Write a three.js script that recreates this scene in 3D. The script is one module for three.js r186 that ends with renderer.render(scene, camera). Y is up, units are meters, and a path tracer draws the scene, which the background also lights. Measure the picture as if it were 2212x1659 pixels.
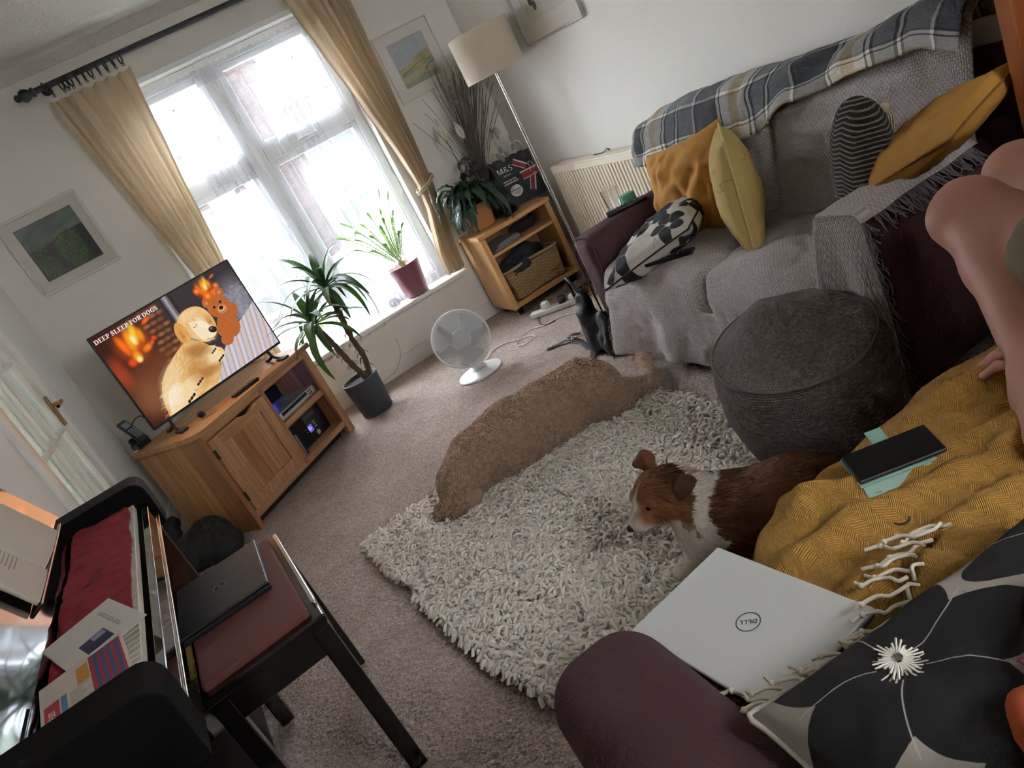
import * as THREE from 'three';
import { RoundedBoxGeometry } from 'three/addons/geometries/RoundedBoxGeometry.js';
import { mergeGeometries, mergeVertices } from 'three/addons/utils/BufferGeometryUtils.js';
import { RectAreaLightUniformsLib } from 'three/addons/lights/RectAreaLightUniformsLib.js';

// ---------- camera, sky, exposure ----------
const scene = new THREE.Scene();
const renderer = new THREE.WebGLRenderer();
renderer.toneMapping = THREE.LinearToneMapping;
renderer.toneMappingExposure = 5.9;
renderer.shadowMap.enabled = true;
RectAreaLightUniformsLib.init();
const V = (x, y, z) => new THREE.Vector3(x, y, z);
const camera = new THREE.PerspectiveCamera(53.1, 2212 / 1659, 0.02, 200);
camera.position.set(0, 1.3, 4.68);
camera.quaternion.setFromRotationMatrix(new THREE.Matrix4().makeBasis(
  V(0.802603, -0.441453, 0.401183), V(0.535639, 0.829342, -0.159006), V(-0.262524, 0.342508, 0.902092)));
// an even overcast sky; it enters by the street window and by the garden window behind the camera
scene.background = new THREE.Color(0.97, 0.985, 1.0);
scene.backgroundIntensity = 6.0;

// ---------- helpers ----------
function rng(seed) { let a = seed >>> 0; return () => { a = (a + 0x6D2B79F5) >>> 0; let t = Math.imul(a ^ (a >>> 15), 1 | a); t = (t + Math.imul(t ^ (t >>> 7), 61 | t)) ^ t; return ((t ^ (t >>> 14)) >>> 0) / 4294967296; }; }
const h3 = (x, y, z) => { let n = Math.imul(x, 374761393) + Math.imul(y, 668265263) + Math.imul(z, 2147483647 ^ 0x1b873593); n = Math.imul(n ^ (n >>> 13), 1274126177); return ((n ^ (n >>> 16)) >>> 0) / 4294967296; };
function noise(x, y = 0, z = 0) {          // value noise, -1..1
  const X = Math.floor(x), Y = Math.floor(y), Z = Math.floor(z); let u = x - X, v = y - Y, w = z - Z;
  u = u * u * (3 - 2 * u); v = v * v * (3 - 2 * v); w = w * w * (3 - 2 * w);
  const L = (a, b, t) => a + (b - a) * t;
  return 2 * L(L(L(h3(X, Y, Z), h3(X + 1, Y, Z), u), L(h3(X, Y + 1, Z), h3(X + 1, Y + 1, Z), u), v), L(L(h3(X, Y, Z + 1), h3(X + 1, Y, Z + 1), u), L(h3(X, Y + 1, Z + 1), h3(X + 1, Y + 1, Z + 1), u), v), w) - 1;
}
const fbm = (x, y, z, o = 4) => { let s = 0, a = 0.5; for (let i = 0; i < o; i++) { s += a * noise(x, y, z); x *= 2.03; y *= 2.03; z *= 2.03; a *= 0.5; } return s; };
const lerp = (a, b, t) => a + (b - a) * t, clamp = (x, a = 0, b = 1) => Math.min(b, Math.max(a, x)), sstep = (a, b, x) => { const t = clamp((x - a) / (b - a)); return t * t * (3 - 2 * t); };
function track(keys, t) { if (t <= keys[0][0]) return keys[0][1]; for (let i = 1; i < keys.length; i++) if (t <= keys[i][0]) { const k = (t - keys[i - 1][0]) / (keys[i][0] - keys[i - 1][0]); return lerp(keys[i - 1][1], keys[i][1], k); } return keys[keys.length - 1][1]; }

const std = (c, r = 0.7, o = {}) => new THREE.MeshStandardMaterial({ color: c, roughness: r, ...o });
const phy = (c, r = 0.5, o = {}) => new THREE.MeshPhysicalMaterial({ color: c, roughness: r, ...o });
const DS = { side: THREE.DoubleSide };
function dtex(w, h, fn, srgb = true, rx = 1, ry = 1) {   // computed texture, fn(u, v) -> [r,g,b] 0..255
  const d = new Uint8Array(w * h * 4);
  for (let y = 0, i = 0; y < h; y++) for (let x = 0; x < w; x++, i += 4) { const c = fn(x / w, y / h); if (c.length) { d[i] = clamp(c[0], 0, 255); d[i + 1] = clamp(c[1], 0, 255); d[i + 2] = clamp(c[2], 0, 255); } else d[i] = d[i + 1] = d[i + 2] = 0; d[i + 3] = 255; }
  const t = new THREE.DataTexture(d, w, h); t.magFilter = t.minFilter = THREE.LinearFilter; t.wrapS = t.wrapT = THREE.RepeatWrapping; if (srgb) t.colorSpace = THREE.SRGBColorSpace; t.repeat.set(rx, ry); t.needsUpdate = true; return t;
}
const gtex = (w, h, fn, rx = 1, ry = 1) => dtex(w, h, (u, v) => { const g = 255 * clamp(fn(u, v)); return [g, g, g]; }, false, rx, ry);
function ctex(w, h, draw) { const c = document.createElement('canvas'); c.width = w; c.height = h; draw(c.getContext('2d'), w, h); const t = new THREE.CanvasTexture(c); t.colorSpace = THREE.SRGBColorSpace; t.magFilter = THREE.LinearFilter; return t; }
// tiling noise on a torus lattice of n cells
const tnoise = (u, v, n, s = 0) => { const x = u * n, y = v * n, X = Math.floor(x), Y = Math.floor(y); let a = x - X, b = y - Y; a = a * a * (3 - 2 * a); b = b * b * (3 - 2 * b); const g = (i, j) => h3(((i % n) + n) % n, ((j % n) + n) % n, s + n * 7); return lerp(lerp(g(X, Y), g(X + 1, Y), a), lerp(g(X, Y + 1), g(X + 1, Y + 1), a), b); };

function numbered(name) { const n = (numbered.seen ??= new Map()).get(name) ?? 0; numbered.seen.set(name, n + 1); return n ? `${name}_${String(n).padStart(3, '0')}` : name; }
function merge(gs) {
  gs = [gs].flat(3).map((g) => { g = g.index ? g.toNonIndexed() : g; if (!g.attributes.uv) g.setAttribute('uv', new THREE.BufferAttribute(new Float32Array(g.attributes.position.count * 2), 2)); for (const k of Object.keys(g.attributes)) if (!['position', 'normal', 'uv', 'color'].includes(k)) g.deleteAttribute(k); return g; });
  if (gs.some((g) => g.attributes.color)) for (const g of gs) if (!g.attributes.color) g.setAttribute('color', new THREE.BufferAttribute(new Float32Array(g.attributes.position.count * 3).fill(1), 3));
  return gs.length === 1 ? gs[0] : mergeGeometries(gs);
}
function obj(name, gs, m, parent = scene, label) {
  const o = new THREE.Mesh(Array.isArray(gs) ? merge(gs) : gs, m); o.name = parent === scene ? numbered(name) : name; o.castShadow = o.receiveShadow = true; parent.add(o); if (label) o.userData.label = label; return o;
}
function thing(name, label, category, [x, y, z] = [0, 0, 0], turn = 0, group) {
  const o = new THREE.Group(); o.name = numbered(name); scene.add(o); o.position.set(x, y, z); o.rotation.y = turn; return tag(o, label, category, group);
}
function tag(o, label, category, group) { o.userData.label = label; o.userData.category = category; if (group) o.userData.group = group; return o; }
function struct(name, gs, m, parent = scene) { const o = obj(name, gs, m, parent); if (parent === scene) { o.name = name; o.userData.kind = 'structure'; } return o; }
function sgroup(name, pos = [0, 0, 0], turn = 0) { const g = new THREE.Group(); g.name = name; g.userData.kind = 'structure'; g.position.set(...pos); g.rotation.y = turn; scene.add(g); return g; }

// geometry
function uvm(g, s = 1, rot = 0) {              // texture coordinates in metres from the dominant face direction
  g = g.index ? g.toNonIndexed() : g; const p = g.attributes.position, uv = new Float32Array(p.count * 2), a = V(), b = V(), c = V();
  for (let i = 0; i < p.count; i += 3) {
    a.fromBufferAttribute(p, i); b.fromBufferAttribute(p, i + 1).sub(a); c.fromBufferAttribute(p, i + 2).sub(a); b.cross(c); const n = [Math.abs(b.x), Math.abs(b.y), Math.abs(b.z)], k = n.indexOf(Math.max(...n));
    for (let j = i; j < i + 3; j++) { const q = [p.getX(j), p.getY(j), p.getZ(j)]; let U = k === 0 ? q[2] : q[0], W = k === 1 ? q[2] : q[1]; if (rot) [U, W] = [W, U]; uv[2 * j] = U * s; uv[2 * j + 1] = W * s; }
  }
  g.setAttribute('uv', new THREE.BufferAttribute(uv, 2)); return g;
}
const M4 = (x = 0, y = 0, z = 0, rx = 0, ry = 0, rz = 0, s = 1) => new THREE.Matrix4().compose(V(x, y, z), new THREE.Quaternion().setFromEuler(new THREE.Euler(rx, ry, rz)), typeof s === 'number' ? V(s, s, s) : V(...s));
const at = (g, x, y, z, rx, ry, rz, s) => g.applyMatrix4(M4(x, y, z, rx, ry, rz, s));
const box = (w, h, d, x = 0, y = 0, z = 0, rx, ry, rz) => at(uvm(new THREE.BoxGeometry(w, h, d)), x, y, z, rx, ry, rz);
const span = (x0, x1, y0, y1, z0, z1) => uvm(new THREE.BoxGeometry(x1 - x0, y1 - y0, z1 - z0).translate((x0 + x1) / 2, (y0 + y1) / 2, (z0 + z1) / 2));
const rbox = (w, h, d, r = 0.005, x = 0, y = 0, z = 0, rx, ry, rz, n = 2) => at(uvm(new RoundedBoxGeometry(w, h, d, n, Math.min(r, w / 2.01, h / 2.01, d / 2.01))), x, y, z, rx, ry, rz);
const cyl = (r0, r1, h, x = 0, y = 0, z = 0, rx, ry, rz, n = 24) => at(new THREE.CylinderGeometry(r1, r0, h, n), x, y, z, rx, ry, rz);   // r0 foot, r1 head
const lathe = (pts, n = 40) => new THREE.LatheGeometry(pts.map(([r, y]) => new THREE.Vector2(r, y)), n);
const tube = (pts, r, seg = 24, n = 6, closed = false) => new THREE.TubeGeometry(new THREE.CatmullRomCurve3(pts.map((p) => V(...p)), closed), seg, r, n, closed);
const sph = (r, x = 0, y = 0, z = 0, s = 1, n = 16) => at(new THREE.SphereGeometry(r, n, Math.ceil(n * 0.7)), x, y, z, 0, 0, 0, s);
const tor = (R, r, x, y, z, rx, ry, rz, n = 24) => at(new THREE.TorusGeometry(R, r, 6, n), x, y, z, rx, ry, rz);
function extr(pts, depth, bevel = 0, holes = []) { const s = new THREE.Shape(pts.map((p) => new THREE.Vector2(...p))); for (const h of holes) s.holes.push(new THREE.Path(h.map((p) => new THREE.Vector2(...p)))); return uvm(new THREE.ExtrudeGeometry(s, { depth, bevelEnabled: bevel > 0, bevelSize: bevel, bevelThickness: bevel, bevelSegments: 2, curveSegments: 8 })); }
function sheet(fn, nu, nv, th = 0, su = 1, sv = 1) {   // surface fn(u,v)->[x,y,z]; th > 0 closes it into a shell of that thickness below its normal
  const n1 = nu + 1, N = n1 * (nv + 1), pos = new Float32Array(N * 3), uv = new Float32Array(N * 2), idx = [];
  for (let j = 0; j <= nv; j++) for (let i = 0; i <= nu; i++) { const k = j * n1 + i, p = fn(i / nu, j / nv); pos.set(p.isVector3 ? [p.x, p.y, p.z] : p.slice(0, 3), k * 3); uv[2 * k] = i / nu * su; uv[2 * k + 1] = j / nv * sv; }
  for (let j = 0; j < nv; j++) for (let i = 0; i < nu; i++) { const a = j * n1 + i, b = a + 1, c = a + n1, d = c + 1; idx.push(a, b, d, a, d, c); }
  let g = new THREE.BufferGeometry(); g.setAttribute('position', new THREE.BufferAttribute(pos, 3)); g.setAttribute('uv', new THREE.BufferAttribute(uv, 2)); g.setIndex(idx); g.computeVertexNormals();
  if (!th) return g;
  const nn = g.attributes.normal.array, P = new Float32Array(N * 6), U = new Float32Array(N * 4), I = [...idx];
  P.set(pos); U.set(uv); U.set(uv, N * 2);
  for (let k = 0; k < N * 3; k++) P[N * 3 + k] = pos[k] - nn[k] * th;
  for (let k = 0; k < idx.length; k += 3) I.push(N + idx[k], N + idx[k + 2], N + idx[k + 1]);
  const rim = (a, b) => I.push(a, N + b, b, a, N + a, N + b);
  for (let i = 0; i < nu; i++) { rim(i, i + 1); rim(nv * n1 + i + 1, nv * n1 + i); }
  for (let j = 0; j < nv; j++) { rim((j + 1) * n1, j * n1); rim(j * n1 + nu, (j + 1) * n1 + nu); }
  g = new THREE.BufferGeometry(); g.setAttribute('position', new THREE.BufferAttribute(P, 3)); g.setAttribute('uv', new THREE.BufferAttribute(U, 2)); g.setIndex(I); g.computeVertexNormals(); return g;
}
// body mesher: smooth union of tapered capsules on a grid (surface nets)
const smin = (a, b, k) => { const h = Math.max(k - Math.abs(a - b), 0) / k; return Math.min(a, b) - h * h * k * 0.25; };
function cap(p, a, b, ra, rb, sq) {           // tapered capsule; sq = [axis squash x,y,z] of the section
  let px = p[0] - a[0], py = p[1] - a[1], pz = p[2] - a[2]; const bx = b[0] - a[0], by = b[1] - a[1], bz = b[2] - a[2];
  const t = clamp((px * bx + py * by + pz * bz) / (bx * bx + by * by + bz * bz + 1e-12)); px -= bx * t; py -= by * t; pz -= bz * t;
  if (sq) { px /= sq[0]; py /= sq[1]; pz /= sq[2]; }
  return (Math.hypot(px, py, pz) - lerp(ra, rb, t)) * (sq ? Math.min(...sq) : 1);
}
function field(bones) { return (p) => { let d = 1e3; for (const b of bones) { const q = cap(p, b[0], b[1], b[2], b[3], b[5]); d = b[4] < 0 ? -smin(-d, q, -b[4]) : smin(d, q, b[4] || 0.02); } return d; }; }
function nets(f, lo, hi, c, paint) {
  const n = [0, 1, 2].map((k) => Math.ceil((hi[k] - lo[k]) / c) + 1), [nx, ny, nz] = n, F = new Float32Array(nx * ny * nz), id = (i, j, k) => (k * ny + j) * nx + i;
  for (let k = 0; k < nz; k++) for (let j = 0; j < ny; j++) for (let i = 0; i < nx; i++) F[id(i, j, k)] = f([lo[0] + i * c, lo[1] + j * c, lo[2] + k * c]);
  const vi = new Int32Array(nx * ny * nz).fill(-1), pos = [], idx = [];
  for (let k = 0; k < nz - 1; k++) for (let j = 0; j < ny - 1; j++) for (let i = 0; i < nx - 1; i++) {
    let m = 0, x = 0, y = 0, z = 0, e = 0; const v = [];
    for (let q = 0; q < 8; q++) { v[q] = F[id(i + (q & 1), j + ((q >> 1) & 1), k + (q >> 2))]; if (v[q] < 0) m |= 1 << q; }
    if (m === 0 || m === 255) continue;
    for (let q = 0; q < 8; q++) for (const b of [1, 2, 4]) { if (q & b) continue; const r = q | b; if ((v[q] < 0) === (v[r] < 0)) continue; const t = v[q] / (v[q] - v[r]); x += (q & 1) + (b === 1 ? t : 0); y += ((q >> 1) & 1) + (b === 2 ? t : 0); z += (q >> 2) + (b === 4 ? t : 0); e++; }
    vi[id(i, j, k)] = pos.length / 3; pos.push(lo[0] + (i + x / e) * c, lo[1] + (j + y / e) * c, lo[2] + (k + z / e) * c);
  }
  const quad = (a, b, c2, d, flip) => { if (flip) idx.push(a, c2, b, a, d, c2); else idx.push(a, b, c2, a, c2, d); };
  for (let k = 1; k < nz - 1; k++) for (let j = 1; j < ny - 1; j++) for (let i = 1; i < nx - 1; i++) {
    const a = F[id(i, j, k)] < 0;
    if (a !== F[id(i + 1, j, k)] < 0) quad(vi[id(i, j - 1, k - 1)], vi[id(i, j, k - 1)], vi[id(i, j, k)], vi[id(i, j - 1, k)], !a);
    if (a !== F[id(i, j + 1, k)] < 0) quad(vi[id(i - 1, j, k - 1)], vi[id(i - 1, j, k)], vi[id(i, j, k)], vi[id(i, j, k - 1)], !a);
    if (a !== F[id(i, j, k + 1)] < 0) quad(vi[id(i - 1, j - 1, k)], vi[id(i, j - 1, k)], vi[id(i, j, k)], vi[id(i - 1, j, k)], !a);
  }
  const g = new THREE.BufferGeometry(), P = new Float32Array(pos), N = new Float32Array(P.length), e = c * 0.5;
  for (let q = 0; q < P.length; q += 3) { const p = [P[q], P[q + 1], P[q + 2]], d = [0, 1, 2].map((a) => { const r = [...p], s = [...p]; r[a] += e; s[a] -= e; return f(r) - f(s); }), l = Math.hypot(...d) || 1; N[q] = d[0] / l; N[q + 1] = d[1] / l; N[q + 2] = d[2] / l; }
  g.setAttribute('position', new THREE.BufferAttribute(P, 3)); g.setAttribute('normal', new THREE.BufferAttribute(N, 3)); g.setIndex(idx);
  if (paint) { const C = new Float32Array(P.length); for (let q = 0; q < P.length; q += 3) C.set(paint([P[q], P[q + 1], P[q + 2]], [N[q], N[q + 1], N[q + 2]]), q); g.setAttribute('color', new THREE.BufferAttribute(C, 3)); }
  return g;
}
const lin = (hex) => { const c = new THREE.Color(hex); return [c.r, c.g, c.b]; };
function inst(name, geo, m, mats, parent, cols) { const o = new THREE.InstancedMesh(geo, m, mats.length); mats.forEach((q, i) => { o.setMatrixAt(i, q); if (cols) o.setColorAt(i, cols[i]); }); o.name = name; o.userData.kind = 'stuff'; o.castShadow = o.receiveShadow = true; parent.add(o); return o; }
// a frame of reference from a centre, a rightward and an upward direction
function basis(o, c, right, up) { const x = V(...right).normalize(), z = x.clone().cross(V(...up)).normalize(), y = z.clone().cross(x); o.position.set(...c); o.quaternion.setFromRotationMatrix(new THREE.Matrix4().makeBasis(x, y, z)); return o; }
// ---------- the room shell ----------
const XL = -0.8, XR = 2.12, ZB = 5.35, YC = 2.38, WT = 0.28;
const plasterBump = gtex(512, 512, (u, v) => 0.5 + 0.28 * (tnoise(u, v, 90, 3) - 0.5) + 0.3 * (tnoise(u, v, 24, 5) - 0.5), 1.4, 1.4);
const stippleBump = gtex(1024, 1024, (u, v) => { const a = tnoise(u, v, 140, 1), b = tnoise(u, v, 70, 2), c = tnoise(u, v, 20, 3); return clamp(0.2 + 0.9 * Math.pow(a * 0.6 + b * 0.5, 2) + 0.15 * c); }, 1.1, 1.1);
const wallM = std(0xe6e3dc, 0.88, { bumpMap: plasterBump, bumpScale: 0.0006 });
const ceilM = std(0xd2d0c9, 0.95, { bumpMap: stippleBump, bumpScale: 0.004 });
const glossWhite = std(0xe9e7e1, 0.35), upvc = std(0xeef0f2, 0.3);
const carpetCol = dtex(1024, 1024, (u, v) => { const f = tnoise(u, v, 256, 1) - 0.5, g = tnoise(u, v, 90, 2) - 0.5, b = tnoise(u, v, 7, 4) - 0.5, k = 1 + 0.34 * f + 0.2 * g + 0.07 * b; const w = tnoise(u, v, 200, 9) - 0.5; return [170 * k + 8 * w, 153 * k, 144 * k - 6 * w]; }, true, 1.6, 1.6);
const carpetBump = gtex(1024, 1024, (u, v) => { const a = tnoise(u, v, 128, 11), b = tnoise(u + 0.25 * tnoise(u, v, 10, 3) * 0.05, v, 64, 12), c = tnoise(u, v, 256, 13); return 0.15 + 0.45 * a * b + 0.35 * b + 0.2 * c; }, 1.6, 1.6);
const carpetM = std(0xffffff, 1, { map: carpetCol, bumpMap: carpetBump, bumpScale: 0.009 });
struct('floor', span(XL - 0.3, XR + 0.3, -0.12, 0, -WT, ZB + 0.3), carpetM);
struct('ceiling', span(XL - 0.3, XR + 0.3, YC, YC + 0.15, -WT, ZB + 0.3), ceilM);
// street wall with the window opening
const WX0 = 0.0, WX1 = 1.36, WY0 = 0.36, WY1 = 2.085;
struct('wall_front', [span(XL - 0.3, WX0, 0, YC, -WT, 0), span(WX1, XR + 0.3, 0, YC, -WT, 0), span(WX0, WX1, 0, WY0, -WT, 0), span(WX0, WX1, WY1, YC, -WT, 0)], wallM);
struct('wall_right', span(XR, XR + 0.28, 0, YC, 0, ZB), wallM);
const DZ0 = 0.78, DZ1 = 1.56, DH = 2.0;
struct('wall_left', [span(XL - 0.28, XL, 0, YC, 0, DZ0), span(XL - 0.28, XL, DH, YC, DZ0, DZ1), span(XL - 0.28, XL, 0, YC, DZ1, ZB)], wallM);
// a garden window behind the camera: the second source of daylight
const BX0 = 0.6, BX1 = 1.6, BY0 = 1.3, BY1 = 2.1;
struct('wall_back', [span(XL - 0.3, BX0, 0, YC, ZB, ZB + 0.28), span(BX1, XR + 0.3, 0, YC, ZB, ZB + 0.28), span(BX0, BX1, BY1, YC, ZB, ZB + 0.28), span(BX0, BX1, 0, BY0, ZB, ZB + 0.28)], wallM);
{
  const w = sgroup('window_2', [0, 0, ZB + 0.1]);
  const n = 2, pw = (BX1 - BX0) / n;
  for (let i = 0; i < n; i++) {
    const x0 = BX0 + i * pw;
    obj('window_frame', [span(x0, x0 + 0.07, BY0, BY1, 0, 0.06), span(x0 + pw - 0.07, x0 + pw, BY0, BY1, 0, 0.06), span(x0 + 0.07, x0 + pw - 0.07, BY0, BY0 + 0.08, 0, 0.06), span(x0 + 0.07, x0 + pw - 0.07, BY1 - 0.08, BY1, 0, 0.06)], upvc, w);
    obj('pane', span(x0 + 0.07, x0 + pw - 0.07, BY0 + 0.08, BY1 - 0.08, 0.027, 0.03), phy(0xffffff, 0.0, { transmission: 1, thickness: 0, ior: 1.45 }), w);
  }
}
// skirting and coving
const skirt = (x0, x1, z0, z1) => span(x0, x1, 0, 0.09, z0, z1);
struct('baseboard_front', [skirt(XL, XR, 0, 0.014), span(XL, XR, 0.09, 0.098, 0, 0.008)], glossWhite);
struct('baseboard_right', [skirt(XR - 0.014, XR, 0.014, ZB), span(XR - 0.008, XR, 0.09, 0.098, 0.014, ZB)], glossWhite);
struct('baseboard_left', [skirt(XL, XL + 0.014, 0.014, DZ0 - 0.06), skirt(XL, XL + 0.014, DZ1 + 0.06, ZB)], glossWhite);
const cov = (len) => { const pts = [[0, 0], [0, -0.055], [0.006, -0.055]]; for (let i = 0; i <= 6; i++) { const a = i / 6 * Math.PI / 2; pts.push([0.05 - 0.044 * Math.cos(a), -0.05 + 0.044 * Math.sin(a)]); } pts.push([0.055, 0]); return extr(pts, len); };
struct("trim_1", uvm((() => { const g = cov(XR - XL); g.applyMatrix4(new THREE.Matrix4().makeBasis(V(0, 0, 1), V(0, 1, 0), V(-1, 0, 0))); g.translate(XR, YC, 0); return g; })()), ceilM);
struct('trim_2', uvm((() => { const g = cov(ZB); g.applyMatrix4(new THREE.Matrix4().makeBasis(V(-1, 0, 0), V(0, 1, 0), V(0, 0, -1))); g.translate(XR, YC, ZB); return g; })()), ceilM);
struct('trim_3', uvm((() => { const g = cov(ZB); g.translate(XL, YC, 0); return g; })()), ceilM);

// the street window: two casements with top lights in a white plastic frame
{
  const w = sgroup('window_1', [0, 0, -0.13]);
  const bar = (x0, x1, y0, y1, d = 0.07) => rbox(x1 - x0, y1 - y0, d, 0.006, (x0 + x1) / 2, (y0 + y1) / 2, 0);
  obj('window_frame', [bar(WX0, WX0 + 0.06, WY0, WY1), bar(WX1 - 0.06, WX1, WY0, WY1), bar(WX0, WX1, WY1 - 0.06, WY1), bar(WX0, WX1, WY0, WY0 + 0.07)], upvc, w);
  obj('mullion', bar(0.63, 0.728, WY0, WY1, 0.075), upvc, w);
  const pane = phy(0xf4f8fa, 0.0, { transmission: 1, thickness: 0, ior: 1.4 });
  for (const [a, b] of [[WX0 + 0.06, 0.63], [0.728, WX1 - 0.06]]) {
    obj('transom', bar(a, b, 1.455, 1.54, 0.075), upvc, w);
    for (const [y0, y1] of [[WY0 + 0.07, 1.455], [1.54, WY1 - 0.06]]) {
      obj('sash', [bar(a, a + 0.035, y0, y1, 0.05), bar(b - 0.035, b, y0, y1, 0.05), bar(a + 0.035, b - 0.035, y0, y0 + 0.035, 0.05), bar(a + 0.035, b - 0.035, y1 - 0.035, y1, 0.05)], upvc, w);
      obj('pane', span(a + 0.035, b - 0.035, y0 + 0.035, y1 - 0.035, -0.003, 0.003), pane, w);
    }
  }
  obj('handle', [rbox(0.12, 0.018, 0.02, 0.006, 1.0, 1.49, 0.06), rbox(0.02, 0.03, 0.03, 0.005, 1.05, 1.49, 0.045)], upvc, w);
  obj('window_sill', [rbox(1.50, 0.03, 0.25, 0.012, 0.69, WY0, 0.095), span(WX0, WX1, WY0 - 0.015, WY0 + 0.012, -0.03, 0.06)], glossWhite, w);
  obj('rail', [rbox(1.5, 0.032, 0.02, 0.006, 0.66, 2.098, 0.14)], upvc, w);
}
// glazed door to the hall
{
  const d = sgroup('door_1', [XL - 0.02, 0, DZ0]);
  const W = DZ1 - DZ0, paint = std(0xdcd8cf, 0.42);
  const bz = (z0, z1, y0, y1, x0 = -0.02, x1 = 0.024) => span(x0, x1, y0, y1, z0, z1);
  const st = 0.1, rows = 5, y0 = 0.16, y1 = DH - 0.12, cols = 3;
  obj('door_stile', bz(0.005, st, 0.005, DH - 0.005), paint, d); obj('door_stile', bz(W - st, W - 0.005, 0.005, DH - 0.005), paint, d);
  obj('door_rail', bz(st, W - st, 0.005, y0), paint, d); obj('door_rail', bz(st, W - st, y1, DH - 0.005), paint, d);
  const glassM = phy(0xcfdad6, 0.55, { transmission: 0.75, thickness: 0, bumpMap: gtex(256, 256, (u, v) => tnoise(u, v, 60, 2), 3, 3), bumpScale: 0.002 });
  const dz = (W - 2 * st) / cols, dy = (y1 - y0) / rows;
  for (let i = 1; i < cols; i++) obj('glazing_bar', rbox(0.04, y1 - y0, 0.022, 0.006, 0.002, (y0 + y1) / 2, st + i * dz), paint, d);
  for (let j = 1; j < rows; j++) obj('glazing_bar', rbox(0.04, 0.022, W - 2 * st, 0.006, 0.002, y0 + j * dy, W / 2), paint, d);
  for (let i = 0; i < cols; i++) for (let j = 0; j < rows; j++) obj('pane', span(-0.002, 0.002, y0 + j * dy + 0.011, y0 + (j + 1) * dy - 0.011, st + i * dz + 0.011, st + (i + 1) * dz - 0.011), glassM, d);
  const brass = std(0xb08a4e, 0.28, { metalness: 1 });
  const h = obj('door_handle', [rbox(0.008, 0.15, 0.035, 0.003, 0.03, 0.93, 0.05), cyl(0.008, 0.008, 0.045, 0.055, 0.955, 0.05, 0, 0, Math.PI / 2), tube([[0.075, 0.955, 0.05], [0.08, 0.957, 0.08], [0.076, 0.953, 0.12], [0.07, 0.95, 0.15]], 0.0075, 12, 8)], brass, d);
  h.userData.label = 'brass lever handle on a long plate';
  struct('trim_4', [span(XL - 0.002, XL + 0.02, 0, DH + 0.06, DZ0 - 0.06, DZ0), span(XL - 0.002, XL + 0.02, 0, DH + 0.06, DZ1, DZ1 + 0.06), span(XL - 0.002, XL + 0.02, DH, DH + 0.06, DZ0, DZ1)], glossWhite);
  // hall beyond it; opening added on the street side to light the panes
  struct('wall_hall', [span(-2.2, -2.05, 0, YC, -WT, 3), span(-2.05, XL - 0.28, 0, YC, 2.9, 3), span(-2.05, XL - 0.3, 0, 0.3, -WT, -0.1), span(-2.05, XL - 0.3, 2.2, YC, -WT, -0.1), span(-2.05, -1.9, 0.3, 2.2, -WT, -0.1)], wallM);
  struct('floor_hall', span(-2.2, XL - 0.3, -0.12, 0, -WT, 3), carpetM); struct('ceiling_hall', span(-2.2, XL - 0.3, YC, YC + 0.1, -WT, 3), ceilM);
}
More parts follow.
